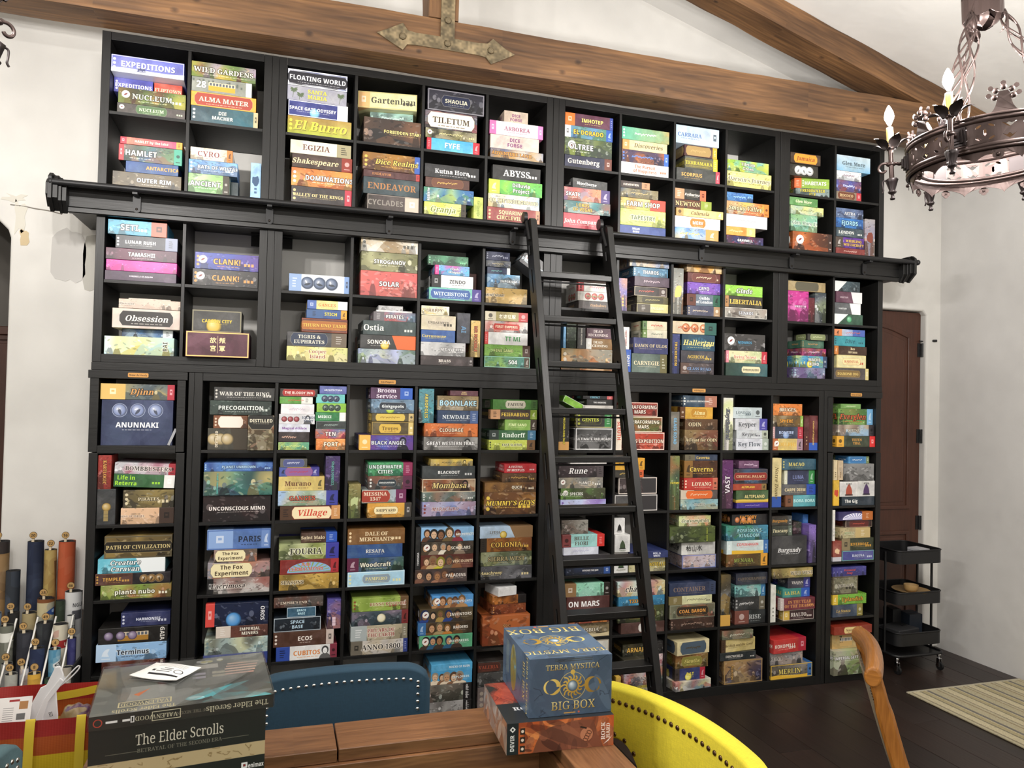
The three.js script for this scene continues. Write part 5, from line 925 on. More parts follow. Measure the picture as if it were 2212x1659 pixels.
const NUMW = ['zero', 'one', 'two', 'three', 'four', 'five', 'six', 'seven', 'eight', 'nine', 'ten', 'eleven', 'twelve'], ORD = ['topmost', 'second from top', 'third from top', 'fourth from top', 'fifth from top', 'sixth from top', 'seventh from top', 'eighth from top'];
{
  const cells = {}; for (const b of lines) (cells[b.r + ',' + b.c] ||= []).push(b);
  for (const list of Object.values(cells)) {
    const up = list.filter((b) => b.o.u), flat = list.filter((b) => !b.o.u);
    const stacks = []; for (const b of flat.slice().sort((p, q) => p.y - q.y)) { const cx = b.x + b.w / 2; let s = stacks.find((k) => k.some((q) => Math.min(q.x + q.w, b.x + b.w) - Math.max(q.x, b.x) > 0.4 * Math.min(q.w, b.w))); if (!s) { s = []; stacks.push(s); } s.push(b); }
    stacks.sort((p, q) => p[0].x - q[0].x);
    stacks.forEach((s, si) => { s.sort((p, q) => q.y - p.y); s.forEach((b, i) => { const side = stacks.length > 1 ? (si === 0 ? 'left stack' : si === stacks.length - 1 ? 'right stack' : 'middle stack') : ''; b.pos = side ? `${['top', 'second', 'third', 'fourth', 'fifth', 'sixth', 'seventh', 'eighth'][i]} of ${side}` : s.length === 1 ? 'alone' : i === s.length - 1 ? 'bottom' : ORD[i]; }); });
    up.sort((p, q) => p.x - q.x); up.forEach((b, i) => { b.pos = up.length === 1 ? `upright at ${b.x + b.w / 2 < 0.168 ? 'left' : 'right'}` : `${['first', 'second', 'third', 'fourth', 'fifth'][i]} upright`; });
  }
}
const rest = [], seenLabels = new Set();
for (const b of lines) {
  const g = boxGeo(b), X = cubbyX(b.r, b.c) + b.x + b.w / 2, Y = cubbyY(b.r, b.c) + b.y + 0.0002, Z = -b.z;
  if (!b.single) { g.translate(X, Y, Z); rest.push([b, g]); continue; }
  const small = b.w * b.h < 0.0055 && !b.o.u, m = new THREE.Mesh(g, b.sheet.mat); m.name = numbered(small ? 'card_game_box' : 'board_game_box'); m.position.set(X, Y, Z); m.castShadow = m.receiveShadow = true; scene.add(m);
  const [c0, c1] = b.bg.split(/[>^]/), n0 = colName(c0), n1 = c1 ? colName(c1) : n0;
  const look = b.desc ? b.desc + (/box|crate|pouch|pink/.test(b.desc) ? '' : ' box') : b.title || b.o.N ? `${n0} box with ${colName(b.fg)} ${b.o.N || b.o.f === 'i' ? 'script' : 'lettering'}` : typeof b.o.A === 'string' ? `${n0} box with ${colName(b.o.A.split(',')[0])} artwork` : `plain ${n0} box`;
  let lab = `${look}, ${b.pos}, row ${NUMW[b.r]}, cubby ${NUMW[b.c]} from left`; if (lab.split(/\s+/).length > 16) lab = lab.replace(' from left', '');
  if (lab.split(/\s+/).length > 16) lab = `${look}, row ${NUMW[b.r]}, cubby ${NUMW[b.c]}`;
  if (seenLabels.has(lab)) console.log('duplicate label', lab); seenLabels.add(lab); if (lab.split(/\s+/).length > 16) console.log('long', lab);
  tag(m, lab, 'game box', small ? 'small card game boxes on the shelves' : 'board game boxes on the shelves');
}
{
  const bySheet = new Map(); for (const [b, g] of rest) { if (!bySheet.has(b.sheet)) bySheet.set(b.sheet, []); bySheet.get(b.sheet).push(g); }
  const grp = new THREE.Group(); grp.name = 'smaller_game_boxes'; grp.userData = { kind: 'stuff', label: 'remaining smaller game boxes tucked into the stacks of the shelf wall', category: 'game boxes' }; scene.add(grp);
  for (const [s, gs] of bySheet) { const m = mesh('game_box_rest', merge(gs), s.mat, grp); m.userData.kind = 'stuff'; }
}
// ------------------------------------------------------------------ ladder rail
{
  const t = thing('ladder_rail', 'long black moulded rail with round bar crossing the shelf wall for the ladder', 'rail', [0, 0, 0]);
  const x0 = -0.11, x1 = 4.66;
  // moulded board: profile in z,y swept along x
  const prof = [[0.004, 2.552], [0.028, 2.552], [0.032, 2.556], [0.032, 2.575], [0.024, 2.582], [0.022, 2.628], [0.03, 2.646], [0.044, 2.662], [0.052, 2.664], [0.052, 2.676], [0.004, 2.676]];
  const s = new THREE.Shape(prof.map(([z, y]) => new THREE.Vector2(-z, y))), g = new THREE.ExtrudeGeometry(s, { depth: x1 - x0, bevelEnabled: false });
  g.rotateY(Math.PI / 2); g.translate(x0, 0, 0); mesh('moulded_board', metreUV(g, 'x'), M.ladder, t);
  mesh('wall_cleat', box(x0, -0.006, 2.56, 2.67, -0.4, 0.004, 0.002), M.ladder, t); mesh('wall_cleat', box(4.57, x1, 2.56, 2.67, -0.4, 0.004, 0.002), M.ladder, t);
  const bar = mesh('round_bar', rod([-0.165, 2.672, 0.092], [4.74, 2.672, 0.092], 0.0135, 20), M.blackMetal, t);
  for (const s of [-1, 1]) mesh('bar_end', new THREE.SphereGeometry(0.018, 14, 10).scale(0.8, 1, 1).translate(s < 0 ? -0.168 : 4.744, 2.672, 0.092), M.blackMetal, bar);
  for (const e of [0, 1]) {   // stepped end corbels
    const c = new THREE.Group(); c.name = 'end_corbel'; t.add(c);
    const sx = e ? 1 : -1, X = e ? x1 : x0, steps = [[0.0, 0.018, 0.06, 2.546, 2.69], [0.018, 0.03, 0.072, 2.543, 2.698], [0.03, 0.05, 0.085, 2.552, 2.705], [0.05, 0.066, 0.1, 2.546, 2.712], [0.066, 0.082, 0.07, 2.57, 2.69]];
    for (const [a, b, z, ya, yb] of steps) {
      const p = [[0, ya + 0.02], [0, yb], [z * 0.75, yb], [z, yb - 0.02], [z, ya + 0.05], [z * 0.45, ya]], sh2 = new THREE.Shape(p.map(([q, y]) => new THREE.Vector2(-q, y))), gg = new THREE.ExtrudeGeometry(sh2, { depth: b - a - 0.002, bevelEnabled: true, bevelThickness: 0.001, bevelSize: 0.0015, bevelSegments: 1 });
      gg.rotateY(Math.PI / 2); gg.translate(sx > 0 ? X + a : X - b, 0, 0.004); mesh('corbel_step', metreUV(gg), M.ladder, c);
    }
  }
  for (const x of [0.175, 0.77, 1.36, 2.03, 3.2, 3.83, 4.38]) {   // hooks that carry the bar
    const b = new THREE.Group(); b.name = 'bar_bracket'; t.add(b);
    const s2 = new THREE.Shape(); s2.moveTo(-0.017, 2.66); s2.lineTo(0.017, 2.66); s2.lineTo(0.017, 2.592); s2.absarc(0, 2.592, 0.017, 0, Math.PI, true); s2.lineTo(-0.017, 2.66);
    mesh('plate', metreUV(new THREE.ExtrudeGeometry(s2, { depth: 0.004, bevelEnabled: false }).translate(x, 0, 0.03)), M.blackMetal, b);
    mesh('arm', box(x - 0.012, x + 0.012, 2.648, 2.664, 0.034, 0.092, 0.002), M.blackMetal, b);
    mesh('screw', new THREE.SphereGeometry(0.006, 10, 8).scale(1, 1, 0.5).translate(x, 2.592, 0.035), M.brown, b);
  }
}
// ------------------------------------------------------------------ ladder: leans on the rail, 15.8 degrees
{
  const t = thing('library_ladder', 'tall black wooden rolling ladder leaning on the rail in front of the shelves', 'ladder', [0, 0, 0]);
  const k = 0.283, a = Math.atan(k), z0 = (y) => 0.158 + k * (2.70 - y), L = 2.74 / Math.cos(a) - 0.03, D = 0.092, W = 0.034;
  const stileX = { l: [2.088, 2.122], r: [2.53, 2.562] };
  for (const s of ['l', 'r']) {
    const [xa] = stileX[s], shp = new THREE.Shape([[-D, 0.012], [0, 0.0], [0, L - 0.02], [-0.02, L], [-D + 0.012, L], [-D, L - 0.03]].map((p) => new THREE.Vector2(...p)));
    for (let y = 0.2; y < L - 0.3; y += 0.245) { const h = new THREE.Path(), c = -D * 0.5; h.moveTo(c - 0.009, y); h.lineTo(c - 0.009, y + 0.115); h.absarc(c, y + 0.115, 0.009, Math.PI, 0, true); h.lineTo(c + 0.009, y); h.absarc(c, y, 0.009, 0, Math.PI, true); shp.holes.push(h); }
    const g = new THREE.ExtrudeGeometry(shp, { depth: W - 0.003, bevelEnabled: true, bevelThickness: 0.0015, bevelSize: 0.0015, bevelOffset: -0.0015, bevelSegments: 1 });
    g.rotateY(-Math.PI / 2);   // shape x -> z, depth -> -x
    g.rotateX(-a); g.translate(xa + W, 0.0, z0(0));
    const m = mesh('stile', metreUV(g, 'y'), M.ladder, t);
    // slots are blind: a thin black back closes them
    mesh('slot_back', box(xa + W * 0.55, xa + W * 0.62, 0.1, L - 0.1, -D * 0.75, -D * 0.25, 0).rotateX(-a).translate(0, 0, z0(0)), M.ladder, m);
    const hub = mesh('roller', new THREE.CylinderGeometry(0.03, 0.03, 0.018, 24).rotateZ(Math.PI / 2).translate(xa - 0.012, 2.716, 0.092), M.blackMetal, t);
    mesh('roller_arm', [rod([xa - 0.004, 2.716, 0.092], [xa - 0.004, 2.58, 0.165], 0.011), rod([xa - 0.012, 2.632, 0.105], [xa - 0.002, 2.632, 0.105], 0.02), rod([xa - 0.004, 2.55, 0.16], [xa - 0.004, 2.5, 0.172], 0.006)], M.blackMetal, hub);
    mesh('foot', box(xa + 0.002, xa + W - 0.002, 0, 0.02, z0(0) - D - 0.012, z0(0) + 0.004, 0.004), M.blackMetal, t);
  }
  for (let i = 0; i < 10; i++) {
    const y = 2.408 - i * 0.2365, zf = z0(y) - 0.004;
    const r = mesh('rung', box(2.1215, 2.5305, y - 0.03, y, zf - 0.088, zf, 0.003, 'x'), M.ladder, t);
    mesh('rung_dowel', rod([2.1215, y - 0.045, zf - 0.05], [2.5305, y - 0.045, zf - 0.05], 0.005), M.blackMetal, r);
  }
}
// ------------------------------------------------------------------ chandeliers of forged iron with candle lamps
function bend(g, R) { const p = g.attributes.position; for (let i = 0; i < p.count; i++) { const a = p.getX(i) / R, r = R + p.getZ(i); p.setXYZ(i, r * Math.sin(a), p.getY(i), r * Math.cos(a)); } g.computeVertexNormals(); return g; }
function ringPieces(R, n, make) { const list = []; for (let i = 0; i < n; i++) { const g = make(i); bend(g, R); g.rotateY((i + 0.5) * 2 * Math.PI / n); list.push(g); } return merge(list.map((g) => metreUV(g))); }
const exr = (s, d = 0.003) => new THREE.ExtrudeGeometry(s, { depth: d, bevelEnabled: false, curveSegments: 5 });
const petalShape = (w, h) => { const s = new THREE.Shape(); s.moveTo(0, 0); s.bezierCurveTo(w * 0.4, h * 0.1, w * 0.75, h * 0.5, w * 0.42, h * 0.86); s.quadraticCurveTo(w * 0.16, h * 0.9, 0, h); s.quadraticCurveTo(-w * 0.16, h * 0.9, -w * 0.42, h * 0.86); s.bezierCurveTo(-w * 0.75, h * 0.5, -w * 0.4, h * 0.1, 0, 0); return s; };
function curlLeaf(w, h, curl, seg = 8) {   // flat leaf bent outwards along its length
  const g = new THREE.PlaneGeometry(w, h, 6, seg), p = g.attributes.position, base = new THREE.Vector3();
  for (let i = 0; i < p.count; i++) { const u = p.getX(i) / w * 2, v = p.getY(i) / h + 0.5, wid = Math.sin(Math.min(1, v * 1.05 + 0.08) * Math.PI) * 0.9 + 0.12 * (1 - v), a = v * curl, rr2 = h / Math.max(0.2, curl); p.setXYZ(i, u * w / 2 * wid, Math.sin(a) * rr2, (1 - Math.cos(a)) * rr2 + u * u * w * 0.16); }
  g.computeVertexNormals(); return g;
}
const flower = () => { const l = []; for (let i = 0; i < 4; i++) { const g = exr(petalShape(0.016, 0.017), 0.002); g.rotateZ(i * Math.PI / 2 + Math.PI); l.push(g); } const b = new THREE.SphereGeometry(0.0065, 10, 8); b.translate(0, 0, 0.004); l.push(b); return merge(l.map((g) => metreUV(g))); };
M.petal = new THREE.MeshStandardMaterial({ color: new THREE.Color(0.03, 0.022, 0.021), metalness: 0.5, roughness: 0.45, side: THREE.DoubleSide });
M.candle = new THREE.MeshPhysicalMaterial({ color: new THREE.Color(0.72, 0.5, 0.16), roughness: 0.4, clearcoat: 0.3 });
M.bulb = new THREE.MeshStandardMaterial({ color: 0xffffff, emissive: new THREE.Color(1, 0.88, 0.7), emissiveIntensity: 9, roughness: 0.2 });
M.bulbGlass = new THREE.MeshPhysicalMaterial({ color: 0xffffff, transmission: 1, thickness: 0, roughness: 0.02, ior: 1.3 });
function buildChandelier() {
  const t = new THREE.Group(), R = 0.255, H = 0.085, seg = 24, ds = 2 * Math.PI * R / seg;
  for (const y of [0, -H]) mesh('ring_rail', merge([new THREE.TorusGeometry(R, 0.0095, 10, 72).rotateX(Math.PI / 2).translate(0, y, 0), new THREE.TorusGeometry(R + 0.004, 0.006, 8, 72).rotateX(Math.PI / 2).translate(0, y + (y ? -0.011 : 0.011), 0)].map((g) => metreUV(g))), M.iron, t);
  mesh('pierced_band', ringPieces(R, seg, (i) => {
    const s = new THREE.Shape([[-ds / 2, -H], [ds / 2, -H], [ds / 2, 0], [-ds / 2, 0]].map((p) => new THREE.Vector2(...p)));
    const hole = (pts) => s.holes.push(new THREE.Path(pts.map((p) => new THREE.Vector2(...p))));
    if (i % 2) { hole([[-0.022, -0.018], [-0.008, -0.024], [0, -0.02], [0.008, -0.024], [0.022, -0.018], [0.008, -0.031], [0, -0.036], [-0.008, -0.031]]); hole([[-0.02, -0.056], [-0.008, -0.062], [0, -0.055], [0.008, -0.062], [0.02, -0.056], [0.006, -0.069], [0, -0.073], [-0.006, -0.069]]); }
    else { for (const [x, y, r] of [[-0.018, -0.022, 0.5], [0.018, -0.022, -0.5], [-0.018, -0.063, -0.5], [0.018, -0.063, 0.5]]) { const p = []; for (let k = 0; k < 8; k++) { const a = k / 8 * Math.PI * 2, q = [Math.cos(a) * 0.01, Math.sin(a) * 0.0042]; p.push([x + q[0] * Math.cos(r) - q[1] * Math.sin(r), y + q[0] * Math.sin(r) + q[1] * Math.cos(r)]); } hole(p); } hole([[-0.004, -0.036], [0, -0.031], [0.004, -0.036], [0.004, -0.05], [0, -0.055], [-0.004, -0.05]]); }
    return exr(s);
  }), M.iron, t);
  mesh('scalloped_skirt', ringPieces(R - 0.006, seg, (i) => {
    const s = new THREE.Shape(), up = i % 2 === 0; s.moveTo(-ds / 2, -H + 0.002); s.lineTo(-ds / 2, up ? -H - 0.052 : -H - 0.024); s.quadraticCurveTo(up ? -ds * 0.3 : ds * 0.3, -H - 0.03, ds / 2, up ? -H - 0.024 : -H - 0.052); s.lineTo(ds / 2, -H + 0.002); s.lineTo(-ds / 2, -H + 0.002);
    for (const x of [-0.018, 0, 0.018]) { const h = new THREE.Path(); h.absellipse(x, -H - 0.014, x ? 0.003 : 0.0055, 0.005, 0, 7); s.holes.push(h); }
    return exr(s, 0.0025);
  }), M.iron, t);
  for (let i = 0; i < 12; i++) { const g = flower(); g.rotateZ(Math.PI); g.translate(0, -H - 0.036, R); g.rotateY(((i * 2 + 1) / 24) * 2 * Math.PI + Math.PI / 24 * 0); mesh('flower', g, M.iron, t); }
  // inner candle shelf band
  mesh('inner_ring', merge([new THREE.TorusGeometry(R * 0.86, 0.007, 8, 64).rotateX(Math.PI / 2).translate(0, -H + 0.004, 0)].map((g) => metreUV(g))), M.iron, t);
  for (let i = 0; i < 3; i++) mesh('ring_spoke', rod([Math.cos(i * 2.094) * R * 0.86, -H + 0.004, Math.sin(i * 2.094) * R * 0.86], [Math.cos(i * 2.094) * R, -H, Math.sin(i * 2.094) * R], 0.005), M.iron, t);
  const arms = [160, 220, 280, 340, 40, 100];
  arms.forEach((deg, ai) => {
    const a = deg * Math.PI / 180, arm = new THREE.Group(); arm.name = 'arm'; arm.position.set(0, 0, 0); arm.rotation.y = -a; t.add(arm);   // local +x points outwards
    const y0 = -H * 0.5, xs = R + 0.056;
    mesh('arm_block', merge([box(R - 0.004, R + 0.008, y0 - 0.03, y0 + 0.03, -0.026, 0.026, 0.001), box(R + 0.008, R + 0.016, y0 - 0.022, y0 + 0.022, -0.019, 0.019, 0.001), box(R + 0.016, R + 0.023, y0 - 0.015, y0 + 0.015, -0.012, 0.012, 0.001)]), M.ironDark, arm);
    mesh('twisted_bar', merge([tube([[R + 0.02, y0, 0.003], [R + 0.03, y0 + 0.003, -0.003], [R + 0.04, y0 + 0.004, 0.003], [xs, y0 + 0.006, 0]], 0.0055, 14, 6), tube([[R + 0.02, y0, -0.003], [R + 0.03, y0 + 0.001, 0.003], [R + 0.04, y0 + 0.005, -0.003], [xs, y0 + 0.006, 0]], 0.0055, 14, 6), new THREE.SphereGeometry(0.014, 12, 8).scale(1.3, 0.7, 1).translate(xs, y0 + 0.004, 0)].map((g) => metreUV(g))), M.iron, arm);
    const sc = []; for (let i = 0; i <= 16; i++) { const q = i / 16, an = -0.4 + q * 4.6, rr3 = 0.022 * (1 - 0.62 * q); sc.push([xs + 0.03 + Math.sin(an) * rr3 - 0.004, y0 - 0.012 + Math.cos(an) * rr3, 0]); }
    mesh('scroll', tube([[xs + 0.004, y0 + 0.005, 0], [xs + 0.014, y0 + 0.011, 0], ...sc], 0.0048, 40, 7), M.iron, arm);
    mesh('stem', lathe([[0, -0.05], [0.0085, -0.05], [0.0085, -0.006], [0.012, 0], [0.0085, 0.008], [0.0085, 0.052], [0.013, 0.058], [0.018, 0.066], [0, 0.068]], 12).translate(xs, y0, 0), M.iron, arm);
    mesh('finial', lathe([[0, -0.128], [0.008, -0.128], [0.01, -0.122], [0.006, -0.118], [0.006, -0.108], [0.013, -0.104], [0.016, -0.098], [0.011, -0.092], [0.02, -0.064], [0.024, -0.052], [0.017, -0.05], [0, -0.05]], 5).translate(xs, y0, 0), M.ironDark, arm);
    const hook = mesh('finial_leaf', tube([[xs + 0.018, y0 - 0.054, 0], [xs + 0.03, y0 - 0.057, 0], [xs + 0.031, y0 - 0.075, 0], [xs + 0.029, y0 - 0.092, 0], [xs + 0.034, y0 - 0.1, 0]], 0.003, 16, 6), M.ironDark, arm);
    for (let k = 0; k < 5; k++) { const g = curlLeaf(0.046, 0.072, k === 0 ? 1.9 : 1.15 + 0.2 * (k % 2)); g.rotateX(0.35); g.translate(0, 0, 0.012); g.rotateY(k * 2 * Math.PI / 5 + ai); g.translate(xs, y0 + 0.06, 0); mesh('cup_petal', g, M.petal, arm); }
    mesh('candle_sleeve', lathe([[0, 0.066], [0.0125, 0.066], [0.0128, 0.08], [0.0118, 0.1], [0.0126, 0.118], [0.0119, 0.137], [0.011, 0.14], [0, 0.14]], 14).translate(xs, y0, 0), M.candle, arm);
    mesh('lamp_socket', lathe([[0, 0.14], [0.007, 0.14], [0.0065, 0.149], [0, 0.149]], 12).translate(xs, y0, 0), M.chrome, arm);
    mesh('bulb', lathe([[0, 0.149], [0.006, 0.15], [0.0105, 0.16], [0.0165, 0.174], [0.0175, 0.182], [0.0145, 0.198], [0.008, 0.213], [0.003, 0.222], [0, 0.224]], 18).translate(xs, y0, 0), M.bulb, arm);
  });
  // crown of tall leaves with berries between the arms
  arms.forEach((deg) => {
    const a = (deg + 30) * Math.PI / 180, c = new THREE.Group(); c.name = 'crown_leaf'; c.rotation.y = -a + Math.PI / 2; t.add(c);
    const s = new THREE.Shape(); s.moveTo(-0.052, 0.008); s.quadraticCurveTo(-0.02, 0.018, -0.018, 0.07); s.lineTo(-0.012, 0.082); s.lineTo(0.012, 0.082); s.lineTo(0.018, 0.07); s.quadraticCurveTo(0.02, 0.018, 0.052, 0.008); s.lineTo(-0.052, 0.008);
    mesh('leaf_plate', metreUV(bend(exr(s, 0.003), R)), M.iron, c);
    const balls = []; for (const [x, y] of [[0, 0.094], [-0.022, 0.084], [0.022, 0.084], [-0.026, 0.062], [0.026, 0.062]]) { const b = new THREE.SphereGeometry(0.0095, 12, 9); b.translate(x, y, R + 0.004); balls.push(b); const lf = exr(petalShape(0.014, 0.018), 0.002); lf.rotateZ(x * -40); lf.translate(x * 1.3, y + 0.004, R); balls.push(lf); }
    mesh('berries', merge(balls.map((g) => metreUV(g))), M.iron, c);
    const oak2 = new THREE.Shape(); const rad = [0.012, 0.022, 0.013, 0.026, 0.014, 0.028, 0.014, 0.026, 0.013, 0.022, 0.012]; rad.forEach((r, i) => { const an = Math.PI * i / 10; const p = [Math.cos(an) * r, 0.008 + Math.sin(an) * r * 1.3]; if (i) oak2.lineTo(...p); else oak2.moveTo(...p); });
    const g = exr(oak2, 0.0025); g.translate(0.085, 0, 0); mesh('oak_leaf', metreUV(bend(g, R)), M.ironDark, c);
  });
  // hanging collar and three woven straps
  const CY = 0.475;
  mesh('hanging_collar', merge([ringPieces(0.062, 12, (i) => { const d2 = 2 * Math.PI * 0.062 / 12, s = new THREE.Shape(); s.moveTo(-d2 / 2, CY - 0.035 - (i % 2 ? 0.0 : 0.012)); s.quadraticCurveTo(0, CY - 0.05, d2 / 2, CY - 0.035 - (i % 2 ? 0.012 : 0)); s.lineTo(d2 / 2, CY + 0.03); s.quadraticCurveTo(0, CY + 0.06, -d2 / 2, CY + 0.03); s.lineTo(-d2 / 2, CY - 0.035); const h = new THREE.Path(); h.absellipse(0, CY + 0.002, d2 * 0.3, 0.017, 0, 7); if (i % 3 === 0) s.holes.push(h); return exr(s, 0.003); })]), M.iron, t);
  for (let k = 0; k < 4; k++) { const g = curlLeaf(0.06, 0.085, 1.5); g.rotateX(Math.PI - 0.25); g.translate(0, CY - 0.01, 0.058); g.rotateY(k * Math.PI / 2 + 0.5); mesh('collar_leaf', g, M.iron, t); }
  mesh('top_dome', lathe([[0.058, CY + 0.03], [0.064, CY + 0.06], [0.05, CY + 0.085], [0.03, CY + 0.1], [0.012, CY + 0.11], [0, CY + 0.112]], 24), M.iron, t);
  mesh('ceiling_rod', rod([0, CY + 0.1, 0], [0, 1.35, 0], 0.007), M.iron, t);
  for (let k = 0; k < 3; k++) {
    const an = (k * 120 + 173) * Math.PI / 180, st = new THREE.Group(); st.name = 'woven_strap'; st.rotation.y = -an; t.add(st);
    const P0 = V(0.058, CY - 0.03, 0), P1 = V(0.105, CY - 0.19, 0), P2 = V(R - 0.012, 0.02, 0), cu = new THREE.QuadraticBezierCurve3(P0, P1, P2), wires = [];
    for (let w = 0; w < 6; w++) { const pts = [], dir = w % 2 ? 1 : -1; for (let i = 0; i <= 40; i++) { const q = i / 40, c = cu.getPoint(q), tg = cu.getTangent(q), n1 = V(0, 0, 1), n2 = new THREE.Vector3().crossVectors(tg, n1), ph = dir * q * 8 + w * Math.PI / 3, rr4 = 0.02 * Math.sin(Math.min(1, q * 3 + 0.25) * Math.PI / 2) * Math.sin(Math.min(1, (1 - q) * 3 + 0.2) * Math.PI / 2); pts.push(c.addScaledVector(n1, Math.cos(ph) * rr4).addScaledVector(n2, Math.sin(ph) * rr4)); } wires.push(tube(pts, 0.0034, 64, 6)); }
    mesh('strap_wire', merge(wires.map((g) => metreUV(g))), M.iron, st);
    const lf = curlLeaf(0.05, 0.075, 1.3); lf.rotateX(Math.PI - 0.4); lf.rotateY(Math.PI / 2); lf.translate(0.07, CY - 0.035, 0); mesh('strap_leaf', lf, M.iron, st);
    mesh('strap_knot', merge([[0, 0], [0.02, 0.01], [-0.02, 0.012], [0.008, 0.03]].map(([z, y]) => metreUV(new THREE.SphereGeometry(0.009, 10, 8).translate(R - 0.03, 0.045 + y, z)))), M.iron, st);
  }
  return t;
}
const chandelier0 = buildChandelier();
const CH_LABEL = { right: 'ornate dark iron ring chandelier with lit candle bulbs at the upper right', left: 'dark iron chandelier of which only a finial and scroll hang into the left corner', back: 'third iron candle chandelier hanging behind the photographer' };
CHANDELIERS.forEach(([x, y, z, key], i) => {
  const c = i ? chandelier0.clone() : chandelier0; c.name = numbered('chandelier'); c.position.set(x, y, z); c.rotation.set(0, 0, 0);
  if (i === 0) c.rotation.set(-0.02, 0, 0.05); if (i === 1) c.rotation.set(0, 0.35, 0);
  scene.add(c); tag(c, CH_LABEL[key], 'chandelier', 'iron candle chandeliers');
  c.updateMatrixWorld(true);
  for (const deg of [160, 220, 280, 340, 40, 100]) {
    const a = deg * Math.PI / 180, p = V((0.255 + 0.056) * Math.cos(a), -0.0425 + 0.182, (0.255 + 0.056) * Math.sin(a)).applyMatrix4(c.matrixWorld);
    const l = new THREE.PointLight(BULB_COLOR, BULB, 0, 2); l.position.copy(p); l.castShadow = true; l.shadow.radius = 0.9; l.name = 'candle_light'; scene.add(l);
  }
});
// ------------------------------------------------------------------ game table
const TX0 = 0.385, TX1 = 1.757, TZ0 = 1.66, TZ1 = 3.03, TY = 0.78, FELT = 0.655;
{
  const t = thing('game_table', 'brown wooden game table with raised rim boards around a green felt well', 'table');
  const rim = (x0, x1, z0, z1, along) => mesh('rim_board', box(x0, x1, TY - 0.036, TY, z0, z1, 0.003, along), M.table, t);
  rim(TX0, 1.0125, TZ0, TZ0 + 0.17, 'x'); rim(1.0165, TX1, TZ0, TZ0 + 0.17, 'x'); rim(TX0, TX0 + 0.157, TZ0 + 0.171, TZ1 - 0.171, 'z'); rim(TX1 - 0.157, TX1, TZ0 + 0.171, TZ1 - 0.171, 'z'); rim(TX0, TX1, TZ1 - 0.17, TZ1, 'x');
  const well = (x0, x1, z0, z1, along) => mesh('well_wall', box(x0, x1, FELT - 0.01, TY - 0.0365, z0, z1, 0.002, along), M.table, t);
  well(TX0 + 0.145, TX1 - 0.145, TZ0 + 0.15, TZ0 + 0.183, 'x'); well(TX0 + 0.145, TX1 - 0.145, TZ1 - 0.183, TZ1 - 0.15, 'x'); well(TX0 + 0.13, TX0 + 0.168, TZ0 + 0.1835, TZ1 - 0.1835, 'z'); well(TX1 - 0.168, TX1 - 0.13, TZ0 + 0.1835, TZ1 - 0.1835, 'z');
  mesh('ledge_strip', [box(TX0 + 0.168, TX1 - 0.168, FELT, FELT + 0.008, TZ0 + 0.1835, TZ0 + 0.193, 0.001), box(TX0 + 0.168, TX0 + 0.178, FELT, FELT + 0.008, TZ0 + 0.194, TZ1 - 0.194, 0.001), box(TX1 - 0.178, TX1 - 0.168, FELT, FELT + 0.008, TZ0 + 0.194, TZ1 - 0.194, 0.001)], M.table, t);
  const n = vnoise(rng('felt')), ft = dataTex(256, 256, (u, v) => { const a = n(u * 64, v * 64) * 0.5 + n(u * 31, v * 29, 31, 29) * 0.5; return [14 + a * 16, 62 + a * 22, 34 + a * 14]; }); ft.repeat.set(8, 8);
  mesh('felt', box(TX0 + 0.14, TX1 - 0.14, FELT - 0.02, FELT, TZ0 + 0.155, TZ1 - 0.155, 0), new THREE.MeshPhysicalMaterial({ map: ft, roughness: 0.95, sheen: 0.4, sheenColor: new THREE.Color(0.1, 0.3, 0.18), sheenRoughness: 0.6 }), t);
  for (const [x0, x1, z0, z1] of [[TX0 + 0.05, TX1 - 0.05, TZ0 + 0.05, TZ0 + 0.075], [TX0 + 0.05, TX1 - 0.05, TZ1 - 0.075, TZ1 - 0.05], [TX0 + 0.05, TX0 + 0.075, TZ0 + 0.08, TZ1 - 0.08], [TX1 - 0.075, TX1 - 0.05, TZ0 + 0.08, TZ1 - 0.08]]) mesh('apron', box(x0, x1, 0.6, TY - 0.0365, z0, z1, 0.002), M.table, t);
  for (const x of [TX0 + 0.08, TX1 - 0.16]) for (const z of [TZ0 + 0.08, TZ1 - 0.16]) mesh('leg', box(x, x + 0.08, 0, 0.64, z, z + 0.08, 0.004, 'y'), M.table, t);
}
